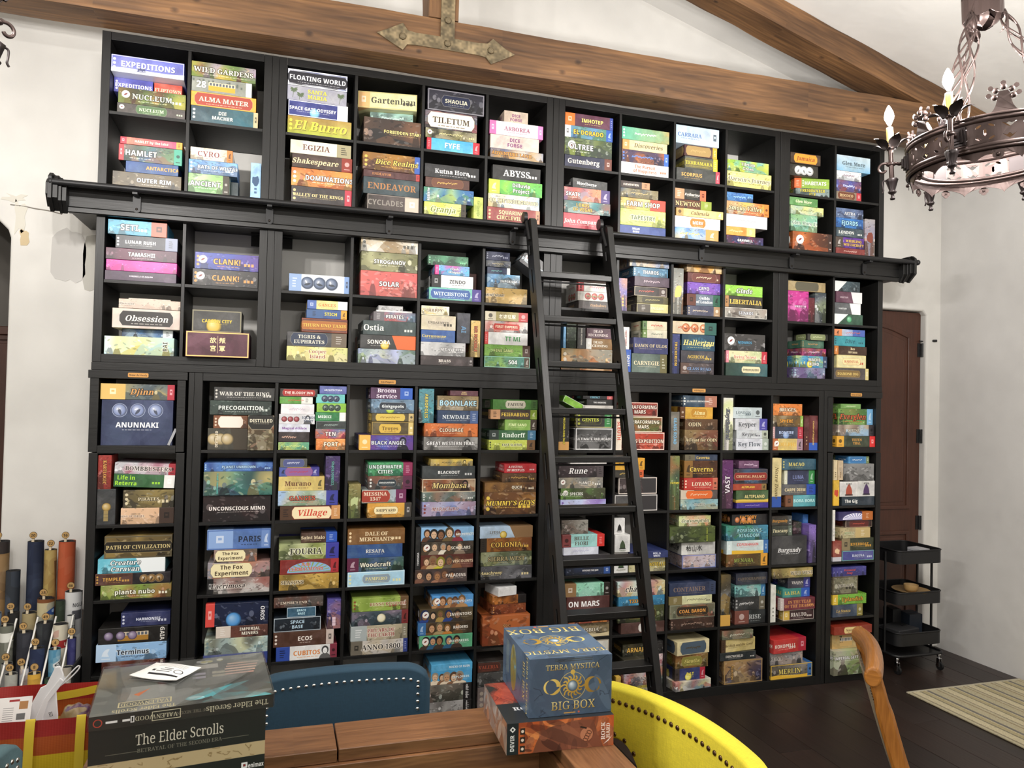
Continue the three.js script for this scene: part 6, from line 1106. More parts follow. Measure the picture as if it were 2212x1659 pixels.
// printed cartons on the table: one canvas per face
function face(w, h, paint, ppm = 1500) { const c = cv(Math.round(w * ppm), Math.round(h * ppm)), g = c.getContext('2d'); paint(g, c.width, c.height); return new THREE.MeshPhysicalMaterial({ map: ctex(c), roughness: 0.36, clearcoat: 0.25, clearcoatRoughness: 0.3 }); }
const flat = (c) => std(c, 0.5);
function artField(g, W, H, pal, s, n = 60) { const R = rng(s), m = Math.min(W, H); for (let i = 0; i < n; i++) { g.fillStyle = rgba(pal[Math.floor(R() * pal.length)], 0.35 + R() * 0.4); const q = m * (0.04 + R() * R() * 0.4); g.beginPath(); g.ellipse(R() * W, R() * H, q * (1 + R() * 2), q * (0.4 + R() * 0.5), R() * 3, 0, 7); g.fill(); } }
{ // pair on the far right corner
  const emblem = (g, x, y, s) => {
    g.save(); g.translate(x, y); g.scale(s, s); const gold = g.createLinearGradient(-1, -1, 1, 1); gold.addColorStop(0, '#f0dc84'); gold.addColorStop(0.5, '#c09a3c'); gold.addColorStop(1, '#7c5c20');
    g.strokeStyle = '#c8b468'; g.lineWidth = 0.03; g.beginPath(); g.arc(0, 0, 0.66, 0, 7); g.stroke(); g.strokeStyle = gold; g.lineCap = 'round';
    for (let i = 0; i < 16; i++) { const a = i * Math.PI / 8; g.lineWidth = 0.07; g.beginPath(); g.moveTo(Math.cos(a) * 0.3, Math.sin(a) * 0.3); g.quadraticCurveTo(Math.cos(a + 0.35) * 0.42, Math.sin(a + 0.35) * 0.42, Math.cos(a) * (i % 2 ? 0.48 : 0.58), Math.sin(a) * (i % 2 ? 0.48 : 0.58)); g.stroke(); }
    g.lineWidth = 0.07; g.beginPath(); g.arc(0, 0, 0.29, 0, 7); g.stroke(); const orb = g.createRadialGradient(-0.08, -0.1, 0.03, 0, 0, 0.27); orb.addColorStop(0, '#dce8f0'); orb.addColorStop(0.5, '#8aa0b0'); orb.addColorStop(1, '#3c4c5c'); g.fillStyle = orb; g.beginPath(); g.arc(0, 0, 0.26, 0, 7); g.fill();
    g.fillStyle = gold; for (const q of [-1, 1]) { g.beginPath(); g.arc(q * 0.98, 0, 0.38, 0, 7); g.arc(q * (0.98 + 0.16), 0, 0.33, 0, 7, true); g.fill('evenodd'); }
    g.beginPath(); g.arc(0, -0.66, 0.12, 0, 7); g.fill(); g.restore();
  };
  const slate = (g, W, H, s) => { g.fillStyle = '#4a5d74'; g.fillRect(0, 0, W, H); artField(g, W, H, ['#536880', '#43566c', '#5a6f86', '#3e5066'], s, 80); const R = rng(s + 'c'); g.strokeStyle = 'rgba(28,40,56,0.75)'; g.lineWidth = 2.5; for (let i = 0; i < 9; i++) { let x = R() * W, y = R() * H; g.beginPath(); g.moveTo(x, y); for (let k = 0; k < 6; k++) { x += (R() - 0.5) * W * 0.18; y += (R() - 0.35) * H * 0.16; g.lineTo(x, y); } g.stroke(); } };
  const goldText = (g, t, x, y, px, st) => { g.font = `${px}px serif`; g.textAlign = 'center'; g.textBaseline = 'middle'; g.fillStyle = 'rgba(20,24,30,0.6)'; g.fillText(t, x + 2, y + 2); const q = g.createLinearGradient(0, y - px / 2, 0, y + px / 2); q.addColorStop(0, '#f4e8a8'); q.addColorStop(1, '#b08c38'); g.fillStyle = q; g.fillText(t, x, y); };
  const cover = (g, W, H, s) => { slate(g, W, H, s); g.fillStyle = 'rgba(60,56,40,0.7)'; for (let k = 0; k < 2; k++) g.fillRect(W * 0.3, H * (0.03 + k * 0.03), W * 0.46, H * 0.012); goldText(g, 'TERRA MYSTICA', W * 0.52, H * 0.17, H * 0.125); emblem(g, W * 0.52, H * 0.5, Math.min(W * 0.27, H * 0.36)); goldText(g, 'BIG BOX', W * 0.53, H * 0.83, H * 0.2); g.fillStyle = '#d8a048'; g.fillRect(W * 0.42, H * 0.95, W * 0.14, H * 0.018); g.fillStyle = '#d06048'; g.beginPath(); g.arc(W * 0.6, H * 0.955, H * 0.018, 0, 7); g.fill(); };
  const rot = (p) => (g, W, H) => { g.translate(W, H); g.rotate(Math.PI); p(g, W, H, 'tm-top'); };
  const side = (g, W, H) => { slate(g, W, H, 'tm-side'); g.save(); g.beginPath(); g.ellipse(W * 0.42, H * 0.5, W * 0.11, H * 0.42, 0, 0, 7); g.clip(); artField(g, W, H, ['#5c6a30', '#c8b85c', '#3c4824', '#8a7a3c', '#4a3424', '#7ab0d8'], 'island', 140); g.restore(); g.save(); g.translate(W * 0.8, H * 0.48); g.rotate(Math.PI / 2); goldText(g, 'BIG BOX', 0, 0, W * 0.09); g.restore(); g.save(); g.translate(W * 0.91, H * 0.5); g.rotate(Math.PI / 2); goldText(g, 'TERRA MYSTICA', 0, 0, W * 0.07); g.restore(); g.fillStyle = 'rgba(150,160,140,0.55)'; for (let k = 0; k < 5; k++) g.fillRect(W * (0.14 + k * 0.022), H * 0.12, W * 0.01, H * 0.6); };
  const w = 0.242, h = 0.16, d = 0.292, t = thing('big_game_box', 'slate blue big game box with gold moon emblem, on top of the orange box', 'game box', [1.639, 0.865 + 0.0004, 1.825], -0.045);
  mesh('lid', new THREE.BoxGeometry(w, h, d).translate(0, h / 2, 0), [face(d, h, side), face(d, h, side), face(w, d, rot((g, W, H) => { g.save(); cover(g, W, H, 'tm-t'); g.restore(); })), flat(0x3a4656), face(w, h, (g, W, H) => cover(g, W, H, 'tm-f')), face(w, h, (g, W, H) => slate(g, W, H, 'tm-b'), 300)], t);
  const W2 = 0.307, H2 = 0.084, D2 = 0.29, t2 = thing('big_game_box', 'orange game box with fist artwork on the table corner, under the slate blue box', 'game box', [1.606, TY + 0.0004, 1.845], -0.05);
  const hair = ['#8a2c24', '#b84c38', '#5c1c1c', '#c8644c'];
  const front = (g, W, H) => {
    g.fillStyle = '#b8582c'; g.fillRect(0, 0, W, H); artField(g, W, H, ['#d87838', '#8a3c24', '#e89858', '#5c2c20', '#c86a3c'], 'rock', 70);
    g.fillStyle = '#7c4834'; g.beginPath(); g.moveTo(W * 0.24, H); g.quadraticCurveTo(W * 0.3, H * 0.1, W * 0.5, H * 0.2); g.quadraticCurveTo(W * 0.62, 0, W * 0.8, H * 0.1); g.lineTo(W * 0.9, H); g.fill(); artField(g, W, H, ['#3c201c', '#9c6248', '#6a3c2c'], 'body', 26);
    g.fillStyle = '#b87c5c'; g.beginPath(); g.ellipse(W * 0.74, H * 0.56, W * 0.06, H * 0.22, 0.5, 0, 7); g.fill(); g.strokeStyle = '#5c3424'; g.lineWidth = 3; for (let k = 0; k < 4; k++) { g.beginPath(); g.ellipse(W * (0.765 - k * 0.012), H * (0.5 + k * 0.08), W * 0.022, H * 0.05, 0.4, 0, 7); g.stroke(); } g.strokeStyle = '#241814'; g.lineWidth = 7; g.beginPath(); g.moveTo(W * 0.68, H * 0.3); g.lineTo(W * 0.74, H * 0.36); g.stroke();
    g.fillStyle = '#20262a'; g.fillRect(0, 0, W * 0.105, H); g.save(); g.translate(W * 0.052, H * 0.64); g.rotate(-Math.PI / 2); g.fillStyle = '#f0f0f0'; g.font = `bold ${W * 0.05}px sans-serif`; g.textAlign = 'center'; g.textBaseline = 'middle'; g.fillText('DEVIR', 0, 0); g.restore(); g.fillStyle = '#e8e8e8'; g.beginPath(); g.moveTo(W * 0.052, H * 0.1); g.lineTo(W * 0.08, H * 0.2); g.lineTo(W * 0.052, H * 0.3); g.lineTo(W * 0.024, H * 0.2); g.fill(); g.fillStyle = '#20262a'; g.beginPath(); g.arc(W * 0.052, H * 0.2, H * 0.035, 0, 7); g.fill();
    g.strokeStyle = '#241c18'; g.lineWidth = 3; for (let k = 0; k < 3; k++) { g.fillStyle = '#2c2420'; g.fillRect(W * 0.12, H * (0.18 + k * 0.28), W * 0.045, H * 0.2); g.fillStyle = '#e8d8c8'; g.beginPath(); g.arc(W * 0.142, H * (0.28 + k * 0.28), H * 0.05, 0, 7); g.fill(); }
    g.save(); g.translate(W * 0.925, H * 0.5); g.rotate(-Math.PI / 2); g.fillStyle = '#f4eeec'; g.textAlign = 'center'; g.textBaseline = 'middle'; g.font = `bold ${W * 0.055}px serif`; g.fillText('ROCK', 0, -W * 0.028); g.font = `bold ${W * 0.045}px serif`; g.fillText('HARD', 0, W * 0.024); g.restore(); g.fillStyle = '#f4eeec'; g.beginPath(); g.moveTo(W * 0.9, H * 0.94); g.lineTo(W * 0.99, H * 0.66); g.lineTo(W * 0.95, H * 0.84); g.fill();
  };
  const side2 = (g, W, H) => { g.fillStyle = '#8a7870'; g.fillRect(0, 0, W, H); artField(g, W, H, ['#c8c0b8', '#8a5c44', '#5c4038', '#a8a8a8', '#b07858'], 'rs', 60); };
  const top2 = (g, W, H) => { g.fillStyle = '#24282c'; g.fillRect(0, 0, W, H); g.save(); g.beginPath(); g.rect(0, 0, W, H * 0.55); g.clip(); artField(g, W, H * 0.6, hair, 'hair', 90); const R = rng('strand'); for (let i = 0; i < 160; i++) { g.strokeStyle = rgba(hair[i % 4], 0.8); g.lineWidth = 3; g.beginPath(); const x = R() * W, y = R() * H * 0.5; g.moveTo(x, y); g.quadraticCurveTo(x + 30, y + 20, x + 70 * (R() - 0.3), y + 60); g.stroke(); } g.restore(); g.fillStyle = '#e8e8ea'; g.font = `bold ${H * 0.1}px serif`; g.textAlign = 'center'; g.fillText('ROCK HARD', W * 0.42, H * 0.72); artField(g, W * 0.3, H * 0.1, ['#e8e8ea'], 'z', 1); };
  mesh('lid', new THREE.BoxGeometry(W2, H2, D2).translate(0, H2 / 2, 0), [face(D2, H2, side2), face(D2, H2, side2), face(W2, D2, top2), flat(0x241c1a), face(W2, H2, front), flat(0x5c3828)], t2);
}
{ // big black boxes at the left, the flat one wrapped in film, with a paper packet on it
  const w = 0.356, h = 1.0195 - FELT, d = 0.3, t = thing('big_game_box', 'huge black game box with silver title and tan map band, on the table left', 'game box', [0.634, FELT + 0.0004, 1.976], 0.103);
  const front = (g, W, H) => {
    g.fillStyle = '#1f211f'; g.fillRect(0, 0, W, H); const y1 = H * 0.2, y2 = H * 0.285; g.fillStyle = '#b8a680'; g.fillRect(0, y1, W, y2 - y1); artField(g, W, H, [], 'x', 0); const R = rng('map'); g.strokeStyle = '#8a7650'; g.lineWidth = 2.5; for (let i = 0; i < 26; i++) { let x = R() * W, y = y1 + R() * (y2 - y1); g.beginPath(); g.moveTo(x, y); for (let k = 0; k < 4; k++) { x += (R() - 0.4) * 22; y += (R() - 0.5) * 16; g.lineTo(x, Math.max(y1 + 3, Math.min(y2 - 3, y))); } g.stroke(); }
    g.fillStyle = '#d8d4c4'; g.textAlign = 'center'; g.textBaseline = 'middle'; g.font = `${H * 0.086}px serif`; g.fillText('The Elder Scrolls', W * 0.5, H * 0.088, W * 0.5); g.fillStyle = '#8a8878'; g.font = `${H * 0.03}px serif`; g.fillText('BETRAYAL OF THE SECOND ERA', W * 0.5, H * 0.152); g.fillStyle = '#6a685c'; g.fillRect(W * 0.09, H * 0.152, W * 0.18, 2); g.fillRect(W * 0.74, H * 0.152, W * 0.16, 2);
    g.strokeStyle = '#e8e8e8'; g.lineWidth = 6; g.strokeRect(W * 0.865, H * 0.325, W * 0.026, W * 0.026); g.fillStyle = '#8a2c2c'; g.fillRect(W * 0.872, H * 0.332, W * 0.012, W * 0.012); g.fillStyle = '#e8e8e8'; g.font = `bold ${H * 0.04}px sans-serif`; g.textAlign = 'left'; g.fillText('enimax', W * 0.9, H * 0.345, W * 0.095);
  };
  const sideF = (g, W, H) => { g.fillStyle = '#1f211f'; g.fillRect(0, 0, W, H); g.fillStyle = '#b8a680'; g.fillRect(0, H * 0.2, W, H * 0.085); };
  mesh('carton', new THREE.BoxGeometry(w, h, d).translate(0, h / 2, 0), [face(d, h, sideF, 600), face(d, h, sideF, 600), flat(0x1f211f), flat(0x1f211f), face(w, h, front), flat(0x1f211f)], t);
  const W2 = 0.372, H2 = 0.03, D2 = 0.3, t2 = thing('expansion_box', 'flat black game box with blue spirit artwork, lying on the huge black box', 'game box', [0.642, 1.0202, 1.978], 0.103);
  const inv = (p) => (g, W, H) => { g.translate(W, H); g.rotate(Math.PI); p(g, W, H); };
  const top = (g, W, H) => {
    g.fillStyle = '#3a3c3a'; g.fillRect(0, 0, W, H); artField(g, W, H, ['#4c4e4a', '#2c2e2c', '#5c5a50', '#484c44', '#343634'], 'val', 160);
    const R = rng('val2'); for (let i = 0; i < 5; i++) { g.fillStyle = ['#c89880', '#b8887a', '#d8a890'][i % 3]; g.fillRect(W * 0.04 + i * 6, H * (0.78 - i * 0.06), W * 0.2, H * 0.03); } for (let i = 0; i < 4; i++) { g.fillStyle = i % 2 ? '#9a94a8' : '#8a8470'; g.fillRect(W * (0.26 + 0.12 * (i % 2)), H * (0.52 + 0.08 * (i >> 1)), W * 0.08, H * 0.05); } g.fillStyle = '#a09c94'; g.fillRect(W * 0.3, H * 0.74, W * 0.14, H * 0.1); for (let i = 0; i < 8; i++) { g.fillStyle = ['#b8b8b0', '#a8a060', '#888'][i % 3]; g.beginPath(); g.ellipse(W * (0.26 + R() * 0.2), H * (0.88 + R() * 0.06), W * 0.02, H * 0.025, 0, 0, 7); g.fill(); }
    g.fillStyle = 'rgba(90,190,200,0.75)'; g.beginPath(); g.moveTo(W * 0.12, H * 0.36); g.quadraticCurveTo(W * 0.3, H * 0.3, W * 0.47, H * 0.17); g.quadraticCurveTo(W * 0.55, H * 0.1, W * 0.44, H * 0.08); g.quadraticCurveTo(W * 0.3, H * 0.12, W * 0.12, H * 0.36); g.fill(); g.fillStyle = 'rgba(190,240,245,0.85)'; g.beginPath(); g.ellipse(W * 0.44, H * 0.12, W * 0.05, H * 0.035, 0.2, 0, 7); g.fill(); artField(g, W * 0.5, H * 0.3, ['#5cb8c0', '#3c8a94'], 'sp', 12);
    g.fillStyle = '#8a8c88'; g.fillRect(W * 0.56, H * 0.2, W * 0.3, H * 0.3); artField(g, W, H, ['#7c7e7a', '#585a58'], 'bb', 20); g.fillStyle = '#c06a3c'; g.beginPath(); g.moveTo(W * 0.7, H * 0.44); g.lineTo(W * 0.76, H * 0.3); g.lineTo(W * 0.79, H * 0.34); g.fill();
    g.strokeStyle = g.fillStyle = '#c8bc8c'; g.lineWidth = 4; g.font = `${H * 0.075}px serif`; g.textAlign = 'center'; g.textBaseline = 'middle'; g.fillText('VALENWOOD', W * 0.72, H * 0.16, W * 0.26); g.strokeRect(W * 0.58, H * 0.115, W * 0.28, H * 0.09); g.font = `${H * 0.08}px serif`; g.fillText('The Elder Scrolls', W * 0.72, H * 0.05, W * 0.34);
  };
  const fr = (g, W, H) => { g.fillStyle = '#2a2a27'; g.fillRect(0, 0, W, H); g.save(); g.translate(W, H); g.rotate(Math.PI); g.fillStyle = '#d0ccb0'; g.font = `${H * 0.55}px serif`; g.textBaseline = 'middle'; g.textAlign = 'left'; g.fillText('The Elder Scrolls', W * 0.03, H * 0.5); g.fillStyle = '#8a8878'; g.font = `${H * 0.3}px serif`; g.fillText('BETRAYAL OF THE SECOND ERA', W * 0.24, H * 0.5); g.fillStyle = '#d0ccb0'; g.font = `${H * 0.42}px serif`; g.fillText('VALENWOOD', W * 0.54, H * 0.5); g.strokeStyle = '#d0ccb0'; g.lineWidth = 3; g.strokeRect(W * 0.525, H * 0.2, W * 0.15, H * 0.62); g.restore(); g.strokeStyle = '#b04030'; g.lineWidth = 4; g.beginPath(); g.arc(W * 0.045, H * 0.5, H * 0.26, 0, 7); g.stroke(); g.fillStyle = '#e8e8e8'; g.fillRect(W * 0.085, H * 0.44, W * 0.06, H * 0.16); g.fillRect(W * 0.17, H * 0.44, W * 0.04, H * 0.16); g.strokeStyle = '#e8e8e8'; g.strokeRect(W * 0.215, H * 0.3, W * 0.014, H * 0.4); };
  mesh('carton', new THREE.BoxGeometry(W2, H2, D2).translate(0, H2 / 2, 0), [flat(0x2a2a27), flat(0x2c2e2c), face(W2, D2, inv(top)), flat(0x222222), face(W2, H2, fr, 1900), flat(0x2a2a27)], t2);
  const film = new THREE.MeshPhysicalMaterial({ color: 0xffffff, transmission: 1, thickness: 0, roughness: 0.06, ior: 1.25 });
  mesh('shrink_film', (() => { const g = new RoundedBoxGeometry(W2 + 0.006, H2 + 0.0052, D2 + 0.006, 3, 0.004), p = g.attributes.position, n = vnoise(rng('film')); for (let i = 0; i < p.count; i++) if (p.getY(i) > 0) p.setY(i, p.getY(i) + n(p.getX(i) * 40 + 9, p.getZ(i) * 40 + 9) * 0.001); g.translate(0, H2 / 2 + 0.0027, 0); return g; })(), film, t2);
  // paper packet
  const pk = thing('paper_packet', 'white paper packet with black print lying on the flat black game box', 'packet', [0.592, 1.0575, 1.925], -0.5);
  const c = cv(320, 256), g = c.getContext('2d'); g.fillStyle = '#f0efec'; g.fillRect(0, 0, 320, 256); g.save(); g.translate(320, 256); g.rotate(Math.PI); g.fillStyle = '#1c1c1e'; g.fillRect(20, 30, 200, 16); g.strokeStyle = '#1c1c1e'; g.lineWidth = 5; g.beginPath(); g.ellipse(50, 92, 26, 24, 0, 0, 7); g.stroke(); for (let k = 0; k < 3; k++) g.fillRect(96, 66 + k * 22, 90 - k * 14, 7); g.fillRect(196, 66, 20, 22); g.fillStyle = '#8a8a8a'; for (let k = 0; k < 5; k++) g.fillRect(40, 140 + k * 12, 180, 3); g.restore();
  const pg = new THREE.BoxGeometry(0.125, 0.012, 0.098, 10, 1, 8), p = pg.attributes.position; for (let i = 0; i < p.count; i++) { const u = p.getX(i) / 0.0625, v = p.getZ(i) / 0.049, k = Math.max(0, (1 - Math.pow(Math.abs(u), 3)) * (1 - Math.pow(Math.abs(v), 3))); p.setY(i, p.getY(i) * (0.12 + 0.95 * k) + 0.006 * k + 0.004 * Math.max(0, u * u * v)); } pg.computeVertexNormals();
  mesh('packet_body', pg, std(0xffffff, 0.6, { map: ctex(c) }), pk);
  // grey felt pad on the table well
  const pad = new RoundedBoxGeometry(0.14, 0.022, 0.12, 3, 0.01); tag(mesh('grey_pad', metreUV(pad.rotateY(0.3).translate(1.46, FELT + 0.0112, 1.955)), std(new THREE.Color(0.3, 0.3, 0.29), 0.95)), 'soft grey pad lying on the green felt beside the orange box', 'pad');
}
// ------------------------------------------------------------------ upholstered chairs with nail heads
function upholstered(name, label, pos, turn, cloth, nailMat, o) {
  const t = thing(name, label, 'chair', pos, turn, 'upholstered chairs round the game table');
  const HW = o.w / 2, R = o.R, y1 = o.top, y0 = o.bottom, th = 0.06, N = 44;
  const at = (s, off) => { const a = s / R; return [R * Math.sin(a) * (1 + 0) + Math.sin(a) * off * -1, R * (Math.cos(a) - 1) * -1 + Math.cos(a) * off]; };   // s along the arc, off towards the front; ends come forward
  const topY = (s) => { const q = Math.abs(s) / HW, r = 0.09 / HW; let y = y1 - o.crown * q * q; if (q > 1 - r) { const k = (q - 1 + r) / r; y -= 0.06 * (1 - Math.sqrt(Math.max(0, 1 - k * k))); } return y; };
  const botY = (s) => (o.arch && Math.abs(s - o.arch[0]) < o.arch[1] ? Math.max(y0, y0 + (o.arch[2] - y0) * Math.sqrt(1 - ((s - o.arch[0]) / o.arch[1]) ** 2)) : y0);
  const P = [], prof = [[0.5, 0.0], [0.85, 0.02], [1, 0.1], [1, 0.5], [1, 0.9], [0.85, 0.98], [0.5, 1], [0.1, 0.98], [0, 0.9], [0, 0.5], [0, 0.1], [0.1, 0.02]], K = prof.length, pos3 = [], idx = [];
  for (let i = 0; i <= N; i++) { let s = -HW + (2 * HW * i) / N; const e = Math.min(1, (HW - Math.abs(s)) / 0.012 + 0.35), yt = topY(s), yb = botY(s); for (const [q, v] of prof) { const off = (q - 0.5) * th * e, [x, z] = at(s, off); const edge = Math.min(0.03 / (yt - yb), 0.3), vv = v < 0.5 ? v * 2 * edge * 2.2 : v > 0.5 ? 1 - (1 - v) * 2 * edge * 2.2 : 0.5; pos3.push(x, yb + (yt - yb) * vv, z); } }
  for (let i = 0; i < N; i++) for (let k = 0; k < K; k++) { const a = i * K + k, b = i * K + (k + 1) % K, c = a + K, d = b + K; idx.push(a, c, b, b, c, d); }
  for (const i of [0, N]) { const c0 = pos3.length / 3; let cx = 0, cy = 0, cz = 0; for (let k = 0; k < K; k++) { cx += pos3[(i * K + k) * 3]; cy += pos3[(i * K + k) * 3 + 1]; cz += pos3[(i * K + k) * 3 + 2]; } pos3.push(cx / K, cy / K, cz / K); for (let k = 0; k < K; k++) { const a = i * K + k, b = i * K + (k + 1) % K; if (i) idx.push(a, c0, b); else idx.push(a, b, c0); } }
  const g = new THREE.BufferGeometry(); g.setAttribute('position', new THREE.Float32BufferAttribute(pos3, 3)); g.setIndex(idx); g.computeVertexNormals(); metreUV(g);
  const back = mesh('backrest', g, cloth, t);
  const nail = new THREE.SphereGeometry(o.nail, 12, 8).scale(1, 1, 0.6), IN = o.inset, put = (s, y) => { const [x, z] = at(s, th / 2 + 0.0005), m = mesh('nail_head', nail, nailMat, back); m.position.set(x, y, z); m.rotation.y = -s / R; };
  const step = o.step; for (let s = -HW + IN; s <= HW - IN + 1e-6; s += (2 * (HW - IN)) / Math.round(2 * (HW - IN) / step)) put(s, topY(s * (HW / (HW + 0.0))) - IN - (Math.abs(s) > HW - IN - 0.04 ? 0.0 : 0));
  for (let y = y1 - o.crown - IN - step; y > y0 + 0.02; y -= step) for (const s of [-1, 1]) put(s * (HW - IN), y);
  if (o.arch) for (let a = 0.12; a < Math.PI - 0.1; a += 0.3) put(o.arch[0] + Math.cos(a) * (o.arch[1] + 0.018), y0 + (o.arch[2] - y0 + 0.018) * Math.sin(a));
  mesh('seat', metreUV(new RoundedBoxGeometry(o.w * 0.92, 0.11, 0.46, 4, 0.04).translate(0, 0.435, 0.3)), cloth, t);
  for (const x of [-1, 1]) for (const z of [0.11, 0.48]) mesh('leg', (() => { const q = new THREE.CylinderGeometry(0.02, 0.014, 0.385, 12); q.translate(x * (o.w * 0.4), 0.1925, z); return metreUV(q, 'y'); })(), M.brown, t);
  for (const x of [-1, 1]) mesh('back_post', box(x * o.w * 0.38 - 0.018, x * o.w * 0.38 + 0.018, 0.36, o.bottom + 0.1, 0.035, 0.062, 0.006, 'y'), M.brown, t);
  return t;
}
function clothTex(c, s) { const n = vnoise(rng(s)), t = dataTex(256, 256, (u, v) => { const a = (n(u * 64, v * 8, 64, 8) + n(u * 8, v * 64, 8, 64)) * 0.5, k = 0.93 + a * 0.14; return c.map((q) => q * k); }); t.repeat.set(14, 14); return new THREE.MeshPhysicalMaterial({ map: t, bumpMap: t, bumpScale: 0.0008, roughness: 0.85, sheen: 0.3, sheenRoughness: 0.5, sheenColor: new THREE.Color(...c.map((q) => q / 600)) }); }
M.blueCloth = clothTex([33, 62, 80], 'blue'); M.tealCloth = clothTex([88, 116, 122], 'teal'); M.yellowCloth = clothTex([222, 206, 56], 'yellow');
M.silverNail = std(new THREE.Color(0.85, 0.84, 0.8), 0.18, { metalness: 1 }); M.bronzeNail = std(new THREE.Color(0.13, 0.08, 0.04), 0.25, { metalness: 0.9 });
upholstered('upholstered_chair', 'dark blue upholstered chair with silver nail heads behind the table', [1.068, 0, 1.35], 0, M.blueCloth, M.silverNail, { w: 0.58, R: 1.6, top: 0.833, bottom: 0.5, crown: 0.006, inset: 0.042, step: 0.0245, nail: 0.0062 });
upholstered('upholstered_chair', 'bright yellow upholstered chair with bronze nail heads beside the orange box', [1.955, 0, 2.02], -1.335, M.yellowCloth, M.bronzeNail, { w: 0.74, R: 1.1, top: 0.868, bottom: 0.5, crown: 0.02, inset: 0.042, step: 0.0265, nail: 0.0075, arch: [-0.235, 0.12, 0.7] });
upholstered('upholstered_chair', 'grey teal upholstered chair of which one nailed corner shows at lower left', [0.185, 0, 1.99], Math.PI / 2, M.tealCloth, M.silverNail, { w: 0.58, R: 1.6, top: 0.862, bottom: 0.5, crown: 0.006, inset: 0.042, step: 0.027, nail: 0.007 });
// ------------------------------------------------------------------ bentwood chair seen edge-on at the right
{
  const F = V(2.842, 0, 1.752), Nn = V(2.603, 0, 2.075), d = Nn.clone().sub(F), L = d.length(), t = thing('wooden_chair', 'honey brown wooden chair with caned back seen edge-on at the lower right', 'chair', [F.x, 0, F.z], Math.atan2(-d.z, d.x));   // local x runs towards the viewer, local z is the front side
  const curve = (y) => { const q = Math.max(0, (0.95 - y)) / 0.5; return -(-0.03 + 0.155 * Math.pow(q, 0.9) - 0.012 * Math.sin(Math.min(1, q) * Math.PI)); };   // z of the back's mid line against height, leaning to the rear at the top
  const stile = (x0, x1) => { const pts = [], n = 26, pos = [], id = [], prof = [[-0.5, -0.5], [-0.15, -0.62], [0.3, -0.6], [0.5, -0.4], [0.5, 0.4], [0.3, 0.6], [-0.15, 0.62], [-0.5, 0.5]]; for (let i = 0; i <= n; i++) { const y = 0.02 + (0.915 - 0.02) * i / n, w = (x1 - x0), de = 0.052 * (i > n - 3 ? 0.82 : 1); for (const [a, b] of prof) pos.push((x0 + x1) / 2 + a * w, y, curve(y) + b * de * 0.8); } const K = prof.length; for (let i = 0; i < n; i++) for (let k = 0; k < K; k++) { const a = i * K + k, b = i * K + (k + 1) % K; id.push(a, a + K, b, b, a + K, b + K); } for (let k = 1; k < K - 1; k++) { id.push(0, k, k + 1); id.push(n * K, n * K + k + 1, n * K + k); } const g = new THREE.BufferGeometry(); g.setAttribute('position', new THREE.Float32BufferAttribute(pos, 3)); g.setIndex(id); const h = g.toNonIndexed(); h.computeVertexNormals(); return metreUV(h, 'y'); };
  mesh('stile', stile(L - 0.028, L + 0.008), M.oak, t); mesh('stile', stile(-0.008, 0.028), M.oak, t);
  const cs = new THREE.Shape(); cs.ellipse ? 0 : 0; const rp = []; for (let i = 0; i < 20; i++) { const a = i / 20 * Math.PI * 2; rp.push([Math.cos(a) * 0.026, 0.925 + Math.sin(a) * (Math.sin(a) > 0 ? 0.032 : 0.03)]); }
  const crest = new THREE.ExtrudeGeometry(new THREE.Shape(rp.map((p) => new THREE.Vector2(...p))), { depth: L + 0.02, bevelEnabled: true, bevelThickness: 0.012, bevelSize: 0.008, bevelOffset: -0.008, bevelSegments: 4, steps: 12 });
  { const p = crest.attributes.position; for (let i = 0; i < p.count; i++) { const u = (p.getZ(i) / L) * 2 - 1; p.setX(i, p.getX(i) + 0.018 * (1 - u * u)); p.setY(i, p.getY(i) + 0.012 * (1 - u * u)); } crest.computeVertexNormals(); }
  crest.rotateY(Math.PI / 2); crest.translate(-0.01, 0, curve(0.925)); mesh('crest_rail', metreUV(crest, 'x'), M.oak, t);
  // caned panel: woven strands between the stiles
  const cane = std(new THREE.Color(0.2, 0.16, 0.11), 0.7), strands = []; for (let y = 0.5; y < 0.89; y += 0.0085) strands.push(tube([[0.02, y, curve(y) + 0.02], [L / 2, y, curve(y) + 0.026], [L - 0.028, y, curve(y) + 0.02]], 0.0034, 6, 5)); for (let x = 0.05; x < L - 0.03; x += 0.03) strands.push(tube([[x, 0.5, curve(0.5) + 0.02], [x, 0.7, curve(0.7) + 0.02], [x, 0.89, curve(0.89) + 0.02]], 0.003, 8, 5));
  const cp = mesh('cane_panel', merge(strands.map((g) => metreUV(g))), cane, t); cp.userData.kind = 'stuff';
  mesh('lower_rail', box(0.02, L - 0.02, 0.455, 0.5, curve(0.48) - 0.018, curve(0.48) + 0.014, 0.005, 'x'), M.oak, t);
  mesh('seat', metreUV(new RoundedBoxGeometry(L + 0.05, 0.045, 0.42, 3, 0.018).translate(L / 2, 0.44, curve(0.45) - 0.235)), M.oak, t);
  for (const x of [0.03, L - 0.03]) mesh('front_leg', (() => { const q = new THREE.CylinderGeometry(0.02, 0.015, 0.42, 12); q.translate(x, 0.21, curve(0.45) - 0.4); return metreUV(q, 'y'); })(), M.oak, t);
}
